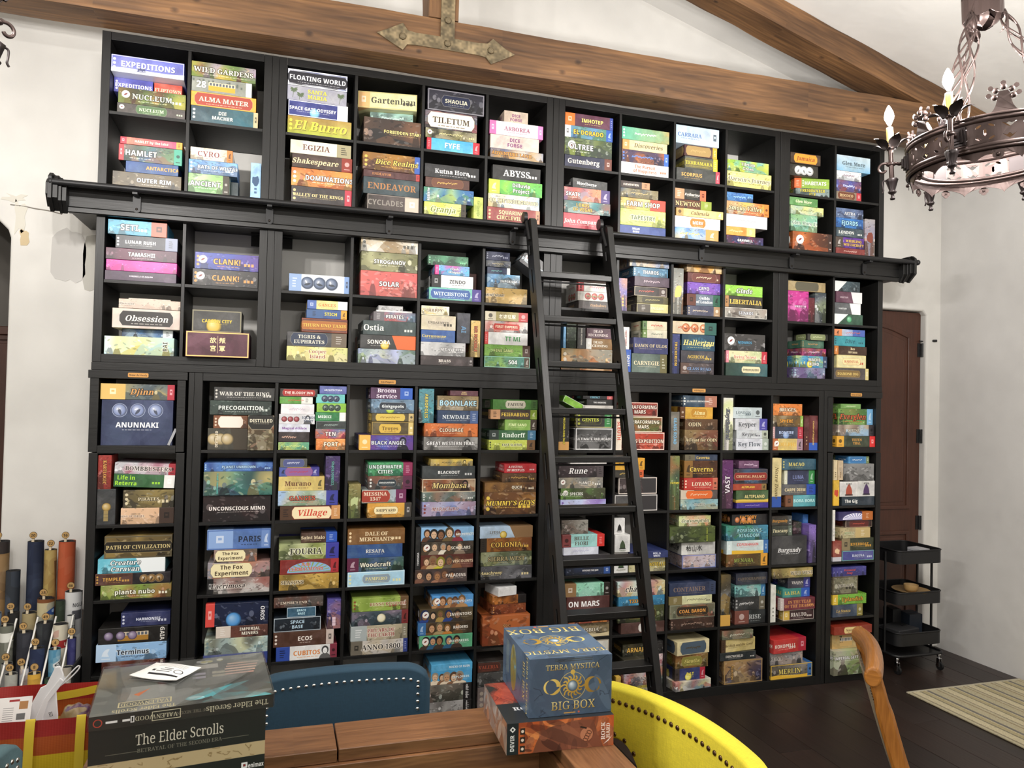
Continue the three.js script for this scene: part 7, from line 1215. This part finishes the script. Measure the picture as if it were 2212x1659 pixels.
// ------------------------------------------------------------------ rainbow carrier bag on a low bench behind the table
{
  const bn = thing('low_bench', 'low dark bench carrying the rainbow bag, hidden by the table', 'bench', [0.03, 0, 1.36]); mesh('bench_top', box(-0.33, 0.33, 0.38, 0.42, -0.16, 0.16, 0.004), M.door, bn); for (const x of [-0.28, 0.28]) for (const z of [-0.12, 0.12]) mesh('leg', box(x - 0.02, x + 0.02, 0, 0.38, z - 0.02, z + 0.02, 0.003), M.door, bn);
  const t = thing('rainbow_bag', 'rainbow striped woven carrier bag with yellow handles at the lower left', 'bag', [0.03, 0.42, 1.36]);
  const X0 = -0.3, X1 = 0.312, Z0 = -0.13, Z1 = 0.14, H = 0.388, n = vnoise(rng('bag'));
  const stripes = ['#9c2420', '#a84c18', '#d0b020', '#1c5c2c', '#24508c', '#5c2c7c', '#9c2420'];
  const c = cv(512, 512), g = c.getContext('2d'); stripes.forEach((s, i) => { g.fillStyle = s; g.fillRect(0, i * 0.05 / H * 512, 512, 0.05 / H * 512 + 2); }); g.globalAlpha = 0.05; for (let i = 0; i < 512; i += 3) { g.fillStyle = i % 2 ? '#fff' : '#000'; g.fillRect(0, i, 512, 1); g.fillRect(i, 0, 1, 512); } g.globalAlpha = 1;
  const bm = new THREE.MeshPhysicalMaterial({ map: ctex(c), roughness: 0.38, clearcoat: 0.3, clearcoatRoughness: 0.4, side: THREE.DoubleSide });
  const wall = (ax, az, bx, bz) => { const gg = new THREE.PlaneGeometry(1, H, 24, 14), p = gg.attributes.position, nx = bz - az, nz = -(bx - ax), l = Math.hypot(nx, nz); for (let i = 0; i < p.count; i++) { const u = p.getX(i) + 0.5, v = p.getY(i) / H + 0.5, k = (n(u * 7 + ax * 9 + 20, v * 5 + az * 9 + 20) - 0.5) * 0.022 * Math.sin(u * Math.PI); p.setXYZ(i, ax + (bx - ax) * u + nx / l * k, v * H + (v > 0.95 ? Math.sin(u * 5 + ax * 20) * 0.004 : 0), az + (bz - az) * u + nz / l * k); } gg.computeVertexNormals(); return gg; };
  mesh('front_panel', wall(X0, Z1, X1, Z1), bm, t); mesh('side_panel', wall(X1, Z1, X1 - 0.012, Z0), bm, t); mesh('back_panel', wall(X1 - 0.012, Z0, X0, Z0), bm, t); mesh('side_panel', wall(X0, Z0, X0, Z1), bm, t); mesh('bag_base', box(X0, X1, 0, 0.004, Z0, Z1, 0), bm, t);
  const web = std(new THREE.Color(0.68, 0.5, 0.035), 0.6, { side: THREE.DoubleSide });
  const ribbon = (pts, w, dir) => { const cu = new THREE.CatmullRomCurve3(pts.map((p) => V(...p))), N = 40, pos = [], id = []; for (let i = 0; i <= N; i++) { const q = cu.getPoint(i / N), dd = typeof dir === 'function' ? dir(i / N) : dir; pos.push(q.x - dd[0] * w / 2, q.y - dd[1] * w / 2, q.z - dd[2] * w / 2, q.x + dd[0] * w / 2, q.y + dd[1] * w / 2, q.z + dd[2] * w / 2); if (i < N) id.push(i * 2, i * 2 + 1, i * 2 + 2, i * 2 + 1, i * 2 + 3, i * 2 + 2); } const gg = new THREE.BufferGeometry(); gg.setAttribute('position', new THREE.Float32BufferAttribute(pos, 3)); gg.setIndex(id); gg.computeVertexNormals(); return metreUV(gg); };
  for (const x of [0.163, 0.29]) mesh('strap', ribbon([[x, 0.02, Z1 + 0.008], [x, 0.2, Z1 + 0.009], [x + 0.003, H - 0.02, Z1 + 0.008], [x + 0.003, H + 0.003, Z1 + 0.001], [x + 0.003, H - 0.03, Z1 - 0.008]], 0.024, [1, 0, 0]), web, t);
  mesh('strap', ribbon([[0.14, H - 0.035, Z0 + 0.01], [0.2, H - 0.03, Z0 + 0.012], [0.25, H - 0.022, Z0 + 0.018], [0.285, H - 0.014, Z0 + 0.03], [0.296, H - 0.02, Z0 + 0.06], [0.292, H - 0.05, Z0 + 0.075]], 0.026, [0, 1, 0.15]), web, t);
  // things standing in the bag
  const paper = std(new THREE.Color(0.78, 0.78, 0.8), 0.75);
  const lift = (gg, z) => { gg.translate(0, 0, z); return metreUV(gg); };
  const pb = thing('paper_carrier', 'white paper carrier with string handle sticking out of the rainbow bag', 'paper bag', [0, 0, 0]);
  const sp = [[0.14, 0.45], [0.156, 0.768], [0.163, 0.798], [0.192, 0.858], [0.207, 0.865], [0.229, 0.916], [0.239, 0.916], [0.246, 0.898], [0.252, 0.877], [0.229, 0.85], [0.236, 0.777], [0.24, 0.45]];
  mesh('paper_front', lift(new THREE.ExtrudeGeometry(new THREE.Shape(sp.map((p) => new THREE.Vector2(...p))), { depth: 0.004, bevelEnabled: true, bevelThickness: 0.002, bevelSize: 0.002, bevelSegments: 2 }), 1.392), paper, pb);
  const fold = [[0.185, 0.45], [0.183, 0.772], [0.205, 0.83], [0.243, 0.884], [0.252, 0.877], [0.212, 0.82], [0.2, 0.775], [0.205, 0.45]];
  mesh('paper_fold', lift(new THREE.ExtrudeGeometry(new THREE.Shape(fold.map((p) => new THREE.Vector2(...p))), { depth: 0.003, bevelEnabled: true, bevelThickness: 0.002, bevelSize: 0.002, bevelSegments: 2 }), 1.401), paper, pb);
  mesh('string_handle', tube([[0.226, 0.845, 1.403], [0.254, 0.88, 1.403], [0.284, 0.914, 1.402], [0.292, 0.919, 1.402], [0.292, 0.912, 1.401], [0.266, 0.881, 1.4], [0.236, 0.858, 1.4]], 0.0022, 40, 6), paper, pb);
  { const lg = cv(64, 64), q = lg.getContext('2d'); q.fillStyle = '#e4e4e6'; q.fillRect(0, 0, 64, 64); q.strokeStyle = '#2c2c30'; q.lineWidth = 6; q.strokeRect(10, 8, 40, 48); q.beginPath(); q.arc(30, 32, 12, 0.8, 5.5); q.stroke(); mesh('printed_mark', new THREE.PlaneGeometry(0.012, 0.015).rotateZ(0.25).translate(0.221, 0.782, 1.4003), std(0xffffff, 0.7, { map: ctex(lg) }), pb); }
  const fl = thing('printed_leaflet', 'white printed leaflet tucked inside the rainbow bag left of the paper carrier', 'leaflet', [0.128, 0.78, 1.41]);
  const lc = cv(192, 256), lgc = lc.getContext('2d'); lgc.fillStyle = '#eceae8'; lgc.fillRect(0, 0, 192, 256); lgc.fillStyle = '#a03030'; lgc.fillRect(60, 14, 60, 12); lgc.fillStyle = '#8a8a8a'; for (let i = 0; i < 9; i++) lgc.fillRect(30, 60 + i * 12, 60, 3); lgc.fillStyle = '#b08050'; lgc.fillRect(120, 26, 50, 46); lgc.fillStyle = '#6a6a6a'; lgc.fillRect(110, 96, 50, 36);
  mesh('sheet', new THREE.BoxGeometry(0.085, 0.12, 0.0015).rotateX(-0.35), std(0xffffff, 0.7, { map: ctex(lc) }), fl);
  const pc = thing('clear_bag', 'clear plastic bag of purple and tan goods inside the rainbow bag at right', 'plastic bag', [0.275, 0.72, 1.33]);
  const sg = new THREE.SphereGeometry(0.07, 26, 18).scale(0.75, 0.95, 0.6), sp2 = sg.attributes.position; for (let i = 0; i < sp2.count; i++) { const k = 1 + (n(sp2.getX(i) * 60 + 30, sp2.getY(i) * 60 + 30) - 0.5) * 0.3; sp2.setXYZ(i, sp2.getX(i) * k, sp2.getY(i) * k, sp2.getZ(i) * k); } sg.computeVertexNormals();
  const pt = dataTex(64, 64, (u, v) => { const a = n(u * 9, v * 9, 9, 9); return a > 0.55 ? [120, 96, 110] : a > 0.4 ? [88, 64, 96] : [150, 130, 90]; });
  mesh('goods', sg, new THREE.MeshPhysicalMaterial({ map: pt, roughness: 0.3, clearcoat: 0.8, clearcoatRoughness: 0.15 }), pc);
}
// ------------------------------------------------------------------ rolled playmats with numbered tags in a black rack
{
  const rk = thing('mat_rack', 'black tiered rack holding rolled playmats left of the shelves', 'rack', [0, 0, 0]);
  mesh('front_board', box(-0.56, 0.0, 0.0, 0.385, 0.125, 0.14, 0.003), M.shelf, rk); mesh('base_board', box(-0.56, -0.006, 0.0, 0.02, -0.39, 0.1245, 0.002), M.shelf, rk); mesh('side_board', box(-0.56, -0.545, 0.0205, 0.385, -0.39, 0.1245, 0.002), M.shelf, rk); mesh('side_board', box(-0.014, -0.004, 0.0205, 0.5, -0.39, 0.1245, 0.002), M.shelf, rk);
  const wr = std(new THREE.Color(0.75, 0.74, 0.7), 0.5); for (const x of [-0.305, -0.218, -0.142, -0.07]) mesh('sloping_rod', rod([x, 0.38, 0.12], [x, 0.66, -0.13], 0.0042), wr, rk);
  const rolls = [   // x, top, z, radius, colour, second colour, number, description
    [-0.43, 0.996, -0.3, 0.037, '#8a6c44', '#3c2c28', '24', 'tall tan roll with dark end at the far left'], [-0.365, 0.858, -0.27, 0.03, '#2a3038', '#4a5468', '', 'black roll with grey and blue print, second from left at back'], [-0.281, 0.991, -0.3, 0.035, '#1c2640', '#141c30', '20', 'tall navy blue roll'], [-0.216, 0.948, -0.3, 0.027, '#b09858', '#7c5c30', '22', 'tan mosaic roll between the navy and the orange rolls'], [-0.146, 0.986, -0.305, 0.037, '#b0502c', '#8a4420', '16', 'tall orange roll'],
    [-0.094, 0.754, -0.235, 0.038, '#d0d0d0', '#5a5a5e', '46', 'white and grey lettered roll beside the shelf edge'], [-0.088, 0.655, -0.165, 0.017, '#d8d8d4', '#8a8a88', '', 'thin white lettered roll next to the shelf edge'], [-0.395, 0.69, -0.15, 0.022, '#6a7a8a', '#2c4c7c', '', 'blue grey roll at the far left edge'], [-0.272, 0.67, -0.2, 0.03, '#a89870', '#8a7c58', '18', 'khaki roll with stitched tag'], [-0.203, 0.736, -0.195, 0.036, '#c0b48c', '#2c4c8c', '28', 'cream roll printed with a blue eye'], [-0.143, 0.72, -0.2, 0.02, '#2c3828', '#243020', '', 'thin dark green roll'], [-0.334, 0.679, -0.185, 0.024, '#1c1c1c', '#141414', '23', 'plain black roll'],
    [-0.33, 0.647, -0.085, 0.027, '#6a6c60', '#e0e0d8', '59', 'grey camouflage roll with a big letter O'], [-0.258, 0.61, -0.09, 0.032, '#2a2c34', '#3c3e48', '17', 'charcoal grey roll'], [-0.184, 0.643, -0.11, 0.034, '#1c1e22', '#2c2e34', '49', 'wide black roll'], [-0.112, 0.638, -0.09, 0.031, '#cfc8b4', '#a02828', '', 'cream cloth bundle with a red lettered band'],
    [-0.182, 0.56, 0.0, 0.03, '#1c2848', '#141c34', '52', 'dark navy short roll'], [-0.112, 0.55, 0.0, 0.024, '#4c88a8', '#d8dcd8', '4', 'sky blue roll with slanted lettering'], [-0.05, 0.586, -0.03, 0.018, '#2c2c60', '#24245c', '53', 'purple blue roll beside the shelf edge'],
    [-0.262, 0.474, 0.07, 0.024, '#a8a8a0', '#8a8a84', '68', 'pale grey roll at the front'], [-0.3, 0.5, 0.0, 0.022, '#8a8a88', '#5c5c5c', '34', 'mid grey roll near the front left'], [-0.226, 0.478, 0.02, 0.018, '#c8c8cc', '#8a5c4c', '24', 'white roll at the front'], [-0.17, 0.472, 0.08, 0.025, '#c89c3c', '#a88034', '8', 'mustard yellow roll at the front'], [-0.11, 0.442, 0.075, 0.02, '#2c4c34', '#243c2c', '', 'dark green roll at the front'], [-0.045, 0.48, 0.05, 0.02, '#c8c4b8', '#4c3424', '', 'white and brown roll at the front right'], [-0.315, 0.418, 0.08, 0.018, '#2c6a4c', '#d8d8d4', '33', 'green and white roll at the very front left'],
  ];
  const tagC = cv(512, 384), tagG = tagC.getContext('2d'); rolls.forEach((q, i) => { const num = q[6]; if (!num) return; const ox = (i % 7) * 72, oy = Math.floor(i / 7) * 72; tagG.fillStyle = '#4c3418'; tagG.fillRect(ox, oy, 72, 72); tagG.fillStyle = '#b8945c'; tagG.beginPath(); tagG.arc(ox + 36, oy + 36, 32, 0, 7); tagG.fill(); tagG.fillStyle = '#20140a'; tagG.font = 'bold 38px sans-serif'; tagG.textAlign = 'center'; tagG.textBaseline = 'middle'; tagG.fillText(num, ox + 36, oy + 38); });
  const tagM = std(0xffffff, 0.6, { map: ctex(tagC) });
  rolls.forEach(([x, top, z, r, c0, c1, num, desc], i) => {
    const L = top - 0.022, t = thing('rolled_playmat', desc + (/\b(roll|bundle)\b/.test(desc) ? (num ? `, tagged ${num}` : ', untagged') : ''), 'playmat', [x, 0.0205, z], 0, 'rolled playmats in the rack');
    const W = 128, H = 512, c = cv(W, H), g = c.getContext('2d'), R = rng('roll' + i); g.fillStyle = c0; g.fillRect(0, 0, W, H); for (let k = 0; k < 40; k++) { g.fillStyle = rgba(R() < 0.5 ? c1 : mix(c0, '#ffffff', 0.2), 0.25); g.beginPath(); g.ellipse(R() * W, R() * H, 10 + R() * 30, 8 + R() * 30, R() * 3, 0, 7); g.fill(); }
    const fr = W * 0.25;   // the side facing the room
    const txt = (s, y, px, col) => { g.fillStyle = col; g.font = `bold ${px}px sans-serif`; g.textAlign = 'center'; g.fillText(s, fr, y, 60); };
    if (i === 9) { g.fillStyle = '#2c4c8c'; g.beginPath(); g.moveTo(fr - 26, 46); g.quadraticCurveTo(fr - 8, 20, fr + 26, 40); g.quadraticCurveTo(fr + 4, 72, fr - 26, 46); g.fill(); g.fillStyle = '#a8c0e0'; g.beginPath(); g.arc(fr - 6, 42, 6, 0, 7); g.fill(); g.fillStyle = '#7c4a24'; g.fillRect(0, 0, W, 12); }
    if (i === 12) { g.fillStyle = '#e0e0d8'; g.fillRect(0, 26, W, 34); txt('O', 56, 34, '#1c1c14'); g.fillStyle = '#9a9a60'; g.beginPath(); g.ellipse(fr, 43, 7, 10, 0, 0, 7); g.fill(); }
    if (i === 15) { g.fillStyle = '#a02828'; g.fillRect(0, 60, W, 30); txt('U C', 84, 22, '#e8dcd0'); }
    if (i === 5) { g.fillStyle = '#d8d8d8'; g.fillRect(0, 0, W, 60); txt('NGLER TRN', 50, 18, '#3c3c40'); g.fillStyle = '#4a4a50'; g.fillRect(fr - 30, 62, 24, 30); g.fillRect(fr + 8, 62, 24, 30); }
    if (i === 6) txt('TRA', 60, 30, '#2c2c2c'); if (i === 17) { g.save(); g.translate(fr, 60); g.rotate(-0.5); g.fillStyle = '#d0d4d4'; g.fillRect(-34, -14, 68, 30); g.fillStyle = '#1c1c1c'; g.font = 'bold 24px sans-serif'; g.textAlign = 'center'; g.fillText('ETRA', 0, 10, 60); g.restore(); }
    if (i === 0) { g.fillStyle = '#2c2422'; g.fillRect(0, 0, W, 30); } if (i === 3) { g.fillStyle = '#6a4c28'; g.beginPath(); g.moveTo(fr - 14, 30); g.lineTo(fr + 18, 30); g.lineTo(fr - 6, 120); g.fill(); g.fillStyle = '#c0b050'; g.beginPath(); g.moveTo(fr - 10, 150); g.lineTo(fr + 24, 110); g.lineTo(fr + 20, 160); g.fill(); } if (i === 22) { g.fillStyle = '#d8a840'; g.fillRect(0, 0, W, 24); }
    const m = std(0xffffff, 0.75, { map: ctex(c) });
    const body = new THREE.CylinderGeometry(r, r, L, 28, 1, true); body.rotateY(Math.PI * 0.0); body.translate(0, L / 2, 0); mesh('mat_body', body, m, t);
    // spiral end of the roll
    const sp = []; for (let k = 0; k <= 60; k++) { const a = k / 60 * Math.PI * 2 * 3, q = r * (0.95 - 0.62 * k / 60); sp.push([Math.cos(a) * q, L - 0.002, Math.sin(a) * q]); }
    mesh('mat_edge', merge([metreUV(tube(sp, r * 0.085, 90, 5)), metreUV(new THREE.CylinderGeometry(r * 0.97, r * 0.97, 0.002, 24).translate(0, L - 0.004, 0))]), std(new THREE.Color(0.012, 0.012, 0.013), 0.8), t);
    if (num) {
      const tg = new THREE.Group(); tg.name = 'number_tag'; tg.position.set((R() - 0.5) * r * 0.5, L, r * 0.72); tg.rotation.z = (R() - 0.5) * 0.3; t.add(tg);
      mesh('clothes_peg', box(-0.0055, 0.0055, -0.018, 0.026, -0.004, 0.004, 0.001, 'y'), std(new THREE.Color(0.66, 0.56, 0.4), 0.7), tg);
      const dg = new THREE.CylinderGeometry(0.0165, 0.0165, 0.003, 28).rotateX(Math.PI / 2), p = dg.attributes.position, u2 = dg.attributes.uv; for (let k = 0; k < p.count; k++) u2.setXY(k, ((i % 7) * 72 + 36 + p.getX(k) / 0.033 * 70) / 512, 1 - (Math.floor(i / 7) * 72 + 36 - p.getY(k) / 0.033 * 70) / 384); dg.translate(0, 0.034, 0.005); mesh('number_disc', dg, tagM, tg);
    }
  });
}
// ------------------------------------------------------------------ utility trolley in front of the door
{
  const t = thing('utility_trolley', 'black three-tier metal trolley on castors in front of the brown door', 'trolley', [4.905, 0, -0.17]);
  const W = 0.186, D = 0.165, rrect = (w, d, r) => { const s = new THREE.Shape(); s.moveTo(-w + r, -d); s.lineTo(w - r, -d); s.absarc(w - r, -d + r, r, -Math.PI / 2, 0); s.lineTo(w, d - r); s.absarc(w - r, d - r, r, 0, Math.PI / 2); s.lineTo(-w + r, d); s.absarc(-w + r, d - r, r, Math.PI / 2, Math.PI); s.lineTo(-w, -d + r); s.absarc(-w + r, -d + r, r, Math.PI, Math.PI * 1.5); return s; };
  for (const [y0, y1] of [[0.712, 0.797], [0.447, 0.525], [0.18, 0.262]]) {
    const tr = new THREE.Group(); tr.name = 'tray'; t.add(tr);
    const s = rrect(W, D, 0.045); s.holes.push(new THREE.Path(rrect(W - 0.003, D - 0.003, 0.042).getPoints(8)));
    mesh('tray_wall', metreUV(new THREE.ExtrudeGeometry(s, { depth: y1 - y0, bevelEnabled: false, curveSegments: 8 }).rotateX(-Math.PI / 2).translate(0, y0, 0)), M.blackMetal, tr);
    mesh('tray_floor', metreUV(new THREE.ExtrudeGeometry(rrect(W - 0.002, D - 0.002, 0.044), { depth: 0.003, bevelEnabled: false, curveSegments: 8 }).rotateX(-Math.PI / 2).translate(0, y0, 0)), M.blackMetal, tr);
    const pts = rrect(W, D, 0.045).getPoints(8).map((p) => [p.x, y1, p.y]); pts.pop(); mesh('tray_rim', tube(pts, 0.005, 120, 6, true), M.blackMetal, tr);
  }
  for (const x of [-1, 1]) for (const z of [-0.06, 0.06]) mesh('upright', rod([x * (W + 0.0085), 0.12, z], [x * (W + 0.0085), 0.78, z], 0.008), M.blackMetal, t);
  const fr = rrect(W + 0.012, D + 0.005, 0.05).getPoints(8).map((p) => [p.x, 0.118, p.y]); fr.pop(); mesh('base_frame', tube(fr, 0.0095, 120, 8, true), M.blackMetal, t);
  mesh('base_plate', box(-W - 0.002, W + 0.002, 0.112, 0.116, -D + 0.02, D - 0.02, 0), M.blackMetal, t);
  for (const x of [-1, 1]) for (const z of [-1, 1]) {
    const c = new THREE.Group(); c.name = 'castor'; c.position.set(x * (W - 0.012), 0, z * (D - 0.02)); t.add(c);
    mesh('castor_neck', lathe([[0, 0.11], [0.011, 0.11], [0.013, 0.1], [0.013, 0.09], [0.008, 0.084], [0.008, 0.07], [0, 0.07]], 14), M.chrome, c);
    mesh('castor_fork', [box(-0.012, -0.009, 0.022, 0.076, -0.01, 0.014, 0.001), box(0.009, 0.012, 0.022, 0.076, -0.01, 0.014, 0.001), box(-0.012, 0.012, 0.07, 0.076, -0.01, 0.012, 0.001)], M.chrome, c);
    mesh('wheel', new THREE.CylinderGeometry(0.0265, 0.0265, 0.014, 24).rotateZ(Math.PI / 2).translate(0, 0.0268, 0.008), M.blackMetal, c);
  }
  const tx = 4.905, tz = -0.17;
  const w1 = thing('white_carton', 'small pale carton lying in the top tray of the trolley', 'box', [tx + 0.08, 0.716, tz + 0.06], 0.1); mesh('carton', box(-0.045, 0.045, 0, 0.078, -0.05, 0.05, 0.002), std(new THREE.Color(0.4, 0.4, 0.42), 0.5), w1); mesh('lid_seam', box(-0.0455, 0.0455, 0.06, 0.062, -0.0505, 0.0505, 0), M.blackMetal, w1);
  const bw = thing('wooden_bowl', 'pale wooden bowl on a tan plate in the middle tray of the trolley', 'bowl', [tx + 0.03, 0.4505, tz + 0.05]); mesh('bowl', lathe([[0, 0.05], [0.03, 0.052], [0.042, 0.07], [0.046, 0.098], [0.042, 0.098], [0.036, 0.074], [0, 0.066]], 28), std(new THREE.Color(0.42, 0.27, 0.11), 0.5), bw);
  mesh('plate', lathe([[0, 0.036], [0.08, 0.038], [0.115, 0.062], [0.118, 0.066], [0.08, 0.048], [0, 0.05]], 32), std(new THREE.Color(0.3, 0.19, 0.08), 0.5), bw); mesh('plate_foot', lathe([[0, 0], [0.05, 0], [0.05, 0.038], [0, 0.038]], 24), std(new THREE.Color(0.28, 0.18, 0.08), 0.5), bw);
  const k1 = thing('dark_case', 'flat black case lying across the bottom tray of the trolley', 'case', [tx - 0.05, 0.1835, tz + 0.03], 0.15); mesh('case_body', box(-0.1, 0.1, 0, 0.085, -0.08, 0.08, 0.006), std(new THREE.Color(0.022, 0.022, 0.024), 0.6), k1); mesh('case_handle', box(0.03, 0.06, 0.0852, 0.09, -0.012, 0.012, 0.002), M.blackMetal, k1);
  const k2 = thing('navy_carton', 'dark navy carton standing in the bottom tray of the trolley', 'box', [tx + 0.11, 0.1835, tz - 0.03], -0.05); mesh('carton', box(-0.052, 0.052, 0, 0.15, -0.05, 0.05, 0.002), std(new THREE.Color(0.014, 0.02, 0.032), 0.5), k2); mesh('carton_flap', box(-0.05, 0.05, 0.1502, 0.154, -0.048, 0.01, 0.001), std(new THREE.Color(0.016, 0.023, 0.036), 0.5), k2);
  const k3 = thing('black_carton', 'black carton behind the navy carton in the bottom trolley tray', 'box', [tx + 0.02, 0.1835, tz - 0.1], 0.0); mesh('carton', box(-0.035, 0.035, 0, 0.17, -0.045, 0.045, 0.002), std(new THREE.Color(0.012, 0.012, 0.013), 0.5), k3); mesh('carton_flap', box(-0.033, 0.033, 0.1702, 0.174, -0.043, 0.01, 0.001), M.blackMetal, k3);
}
// ------------------------------------------------------------------ striped runner along the right wall
{
  const t = thing('striped_rug', 'beige and grey striped flat-woven rug along the right wall', 'rug', [4.985, 0.0018, 0.26]);
  const c = cv(512, 256), g = c.getContext('2d'), R = rng('rug'); g.fillStyle = '#9a9076'; g.fillRect(0, 0, 512, 256);
  let x = 0; const cols = ['#b0a78a', '#8a806a', '#c0b594', '#78715f', '#a69a74', '#bdb190', '#6c6862', '#aea486', '#8a7a5c']; let i = 0; while (x < 512) { const w = [10, 4, 26, 5, 16, 3, 9, 30, 4][i % 9] + R() * 3; g.fillStyle = cols[i % 9]; g.fillRect(x, 0, w, 256); x += w; i++; }
  for (let k = 0; k < 9000; k++) { g.fillStyle = R() < 0.5 ? 'rgba(255,250,230,0.1)' : 'rgba(40,34,24,0.12)'; g.fillRect(R() * 512, R() * 256, 2, 3); }
  const tex = ctex(c); tex.wrapS = tex.wrapT = THREE.RepeatWrapping; tex.repeat.set(1 / 0.91, 1 / 0.5); tex.offset.set(0.5, 0);
  mesh('rug_body', box(-0.455, 0.455, 0, 0.008, 0, 3.2, 0.003, 'x'), std(0xffffff, 0.95, { map: tex, bumpMap: tex, bumpScale: 0.002 }), t);
  mesh('end_binding', box(-0.457, 0.457, 0, 0.0095, -0.006, 0.012, 0.003), std(new THREE.Color(0.42, 0.38, 0.28), 0.95), t);
}
renderer.render(scene, camera);
